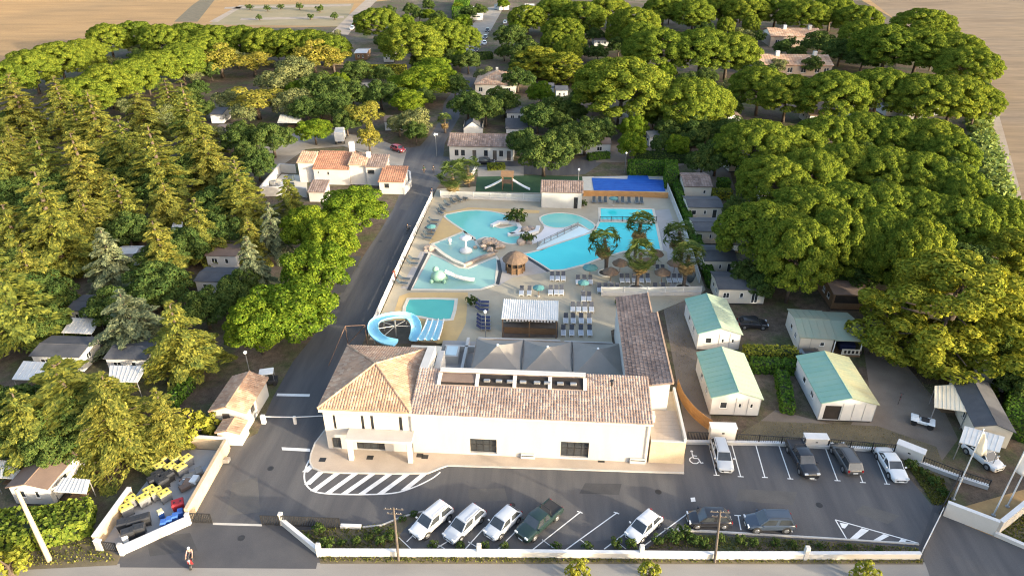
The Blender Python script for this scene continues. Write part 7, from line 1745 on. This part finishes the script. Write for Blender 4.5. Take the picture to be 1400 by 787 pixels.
fill([(760,150),(1010,150),(1010,205),(870,215),(770,205)], 'in the pitches behind the covered pool', 18, ['oak','oak','broad'], (16,24), 8, 'low tree')
fill([(100,62),(480,50),(480,72),(300,85),(110,90)], 'under the field-edge pines', 22, ['oak','olive'], (15,22), 9, 'low tree')
fill([(-20,540),(120,560),(120,600),(60,640),(-20,640)], 'behind the street hedge in the west', 8, ['oak','cedar'], (30,42), 10, 'low tree')
fill([(1300,430),(1400,400),(1420,520),(1380,560),(1370,500)], 'behind the huge ragged pine', 5, ['oak'], (20,26), 11, 'low tree')
fill([(740,40),(870,36),(880,78),(800,84),(740,84)], 'round the far pale homes', 14, ['oak','oak','pine'], (18,26), 13, 'low tree')
fill([(560,60),(640,60),(625,120),(600,120),(560,100)], 'between the far road pines and the bend', 10, ['oak','broad'], (16,24), 14, 'low tree')
fill([(880,0),(1190,0),(1190,40),(900,50)], 'inside the farthest eastern belt', 20, ['oak','pine'], (18,24), 12, 'low tree')
# ---- rough grass and weeds that nobody could count
def rough(name, zones, n, size, m, seed, label=None):
    rng = np.random.default_rng(seed); cs = []
    for q in zones:
        w = poly(q); xs = [p[0] for p in w]; ys = [p[1] for p in w]; k = 0
        while k < n:
            x, y = rng.uniform(min(xs), max(xs)), rng.uniform(min(ys), max(ys))
            if in_poly(x, y, w): cs.append((x, y, size*.35)); k += 1
    cs = np.array(cs); k = len(cs); rn = rand_dirs(rng, k); rn[:,2] = np.abs(rn[:,2])*.6
    s = size*rng.uniform(.5,1.4,k); v = np_leaves(cs, rn, np.tile([0,0,1.],(k,1))+rand_dirs(rng,k)*.3, s*.5, s, rng)
    o = bpy.data.objects.new(name, mesh_quads(name, v, M[m])); COL.objects.link(o); put(o, label, None, None, 'stuff')
rough('weeds', [[(436,761),(1262,764),(1262,769),(438,768)], [(395,726),(470,720),(540,715),(550,750),(440,755)], [(885,750),(915,729),(1150,741),(1254,749),(1254,755)]], 1400, .22, 'grassy', 31, 'rough weeds along the front wall and beds')
rough('grass', [[(-60,722),(150,722),(135,745),(160,766),(-60,782)], [(1236,630),(1290,655),(1300,690),(1276,690)], [(1366,727),(1412,692),(1500,740),(1440,762)]], 1600, .26, 'grassy', 32, 'rough dry grass on the verges')
rough('leaf_litter', [[(1040,575),(1200,582),(1280,612),(1296,652),(1210,606),(1000,600)], [(930,520),(905,412),(945,408),(960,500),(965,560)], [(1180,470),(1240,440),(1330,500),(1290,560)]], 1500, .12, 'dry', 33, 'dry leaf litter between the eastern cabins')
# crop rows along the eastern edge
rng = np.random.default_rng(77); cs = []
for r_ in range(16):
    t = r_/15; a, b = Vector(P2(1324+t*48, 170+t*150)), Vector(P2(1350+t*46, 166+t*150))
    for k in range(420): u = rng.random(); p = a.lerp(b, u); cs.append((p.x+rng.normal(0,.5), p.y+rng.normal(0,1.1), abs(rng.normal(.7,.4))))
cs = np.array(cs); s = .7*rng.uniform(.5,1.3,len(cs)); o = bpy.data.objects.new('crop_foliage', mesh_quads('crop_foliage', np_leaves(cs, rand_dirs(rng,len(cs))+np.array([0,0,.6]), rand_dirs(rng,len(cs)), s, s*1.5, rng), M['crop_leaf'])); COL.objects.link(o); put(o, 'pale green crop rows along the eastern track', None, None, 'stuff')
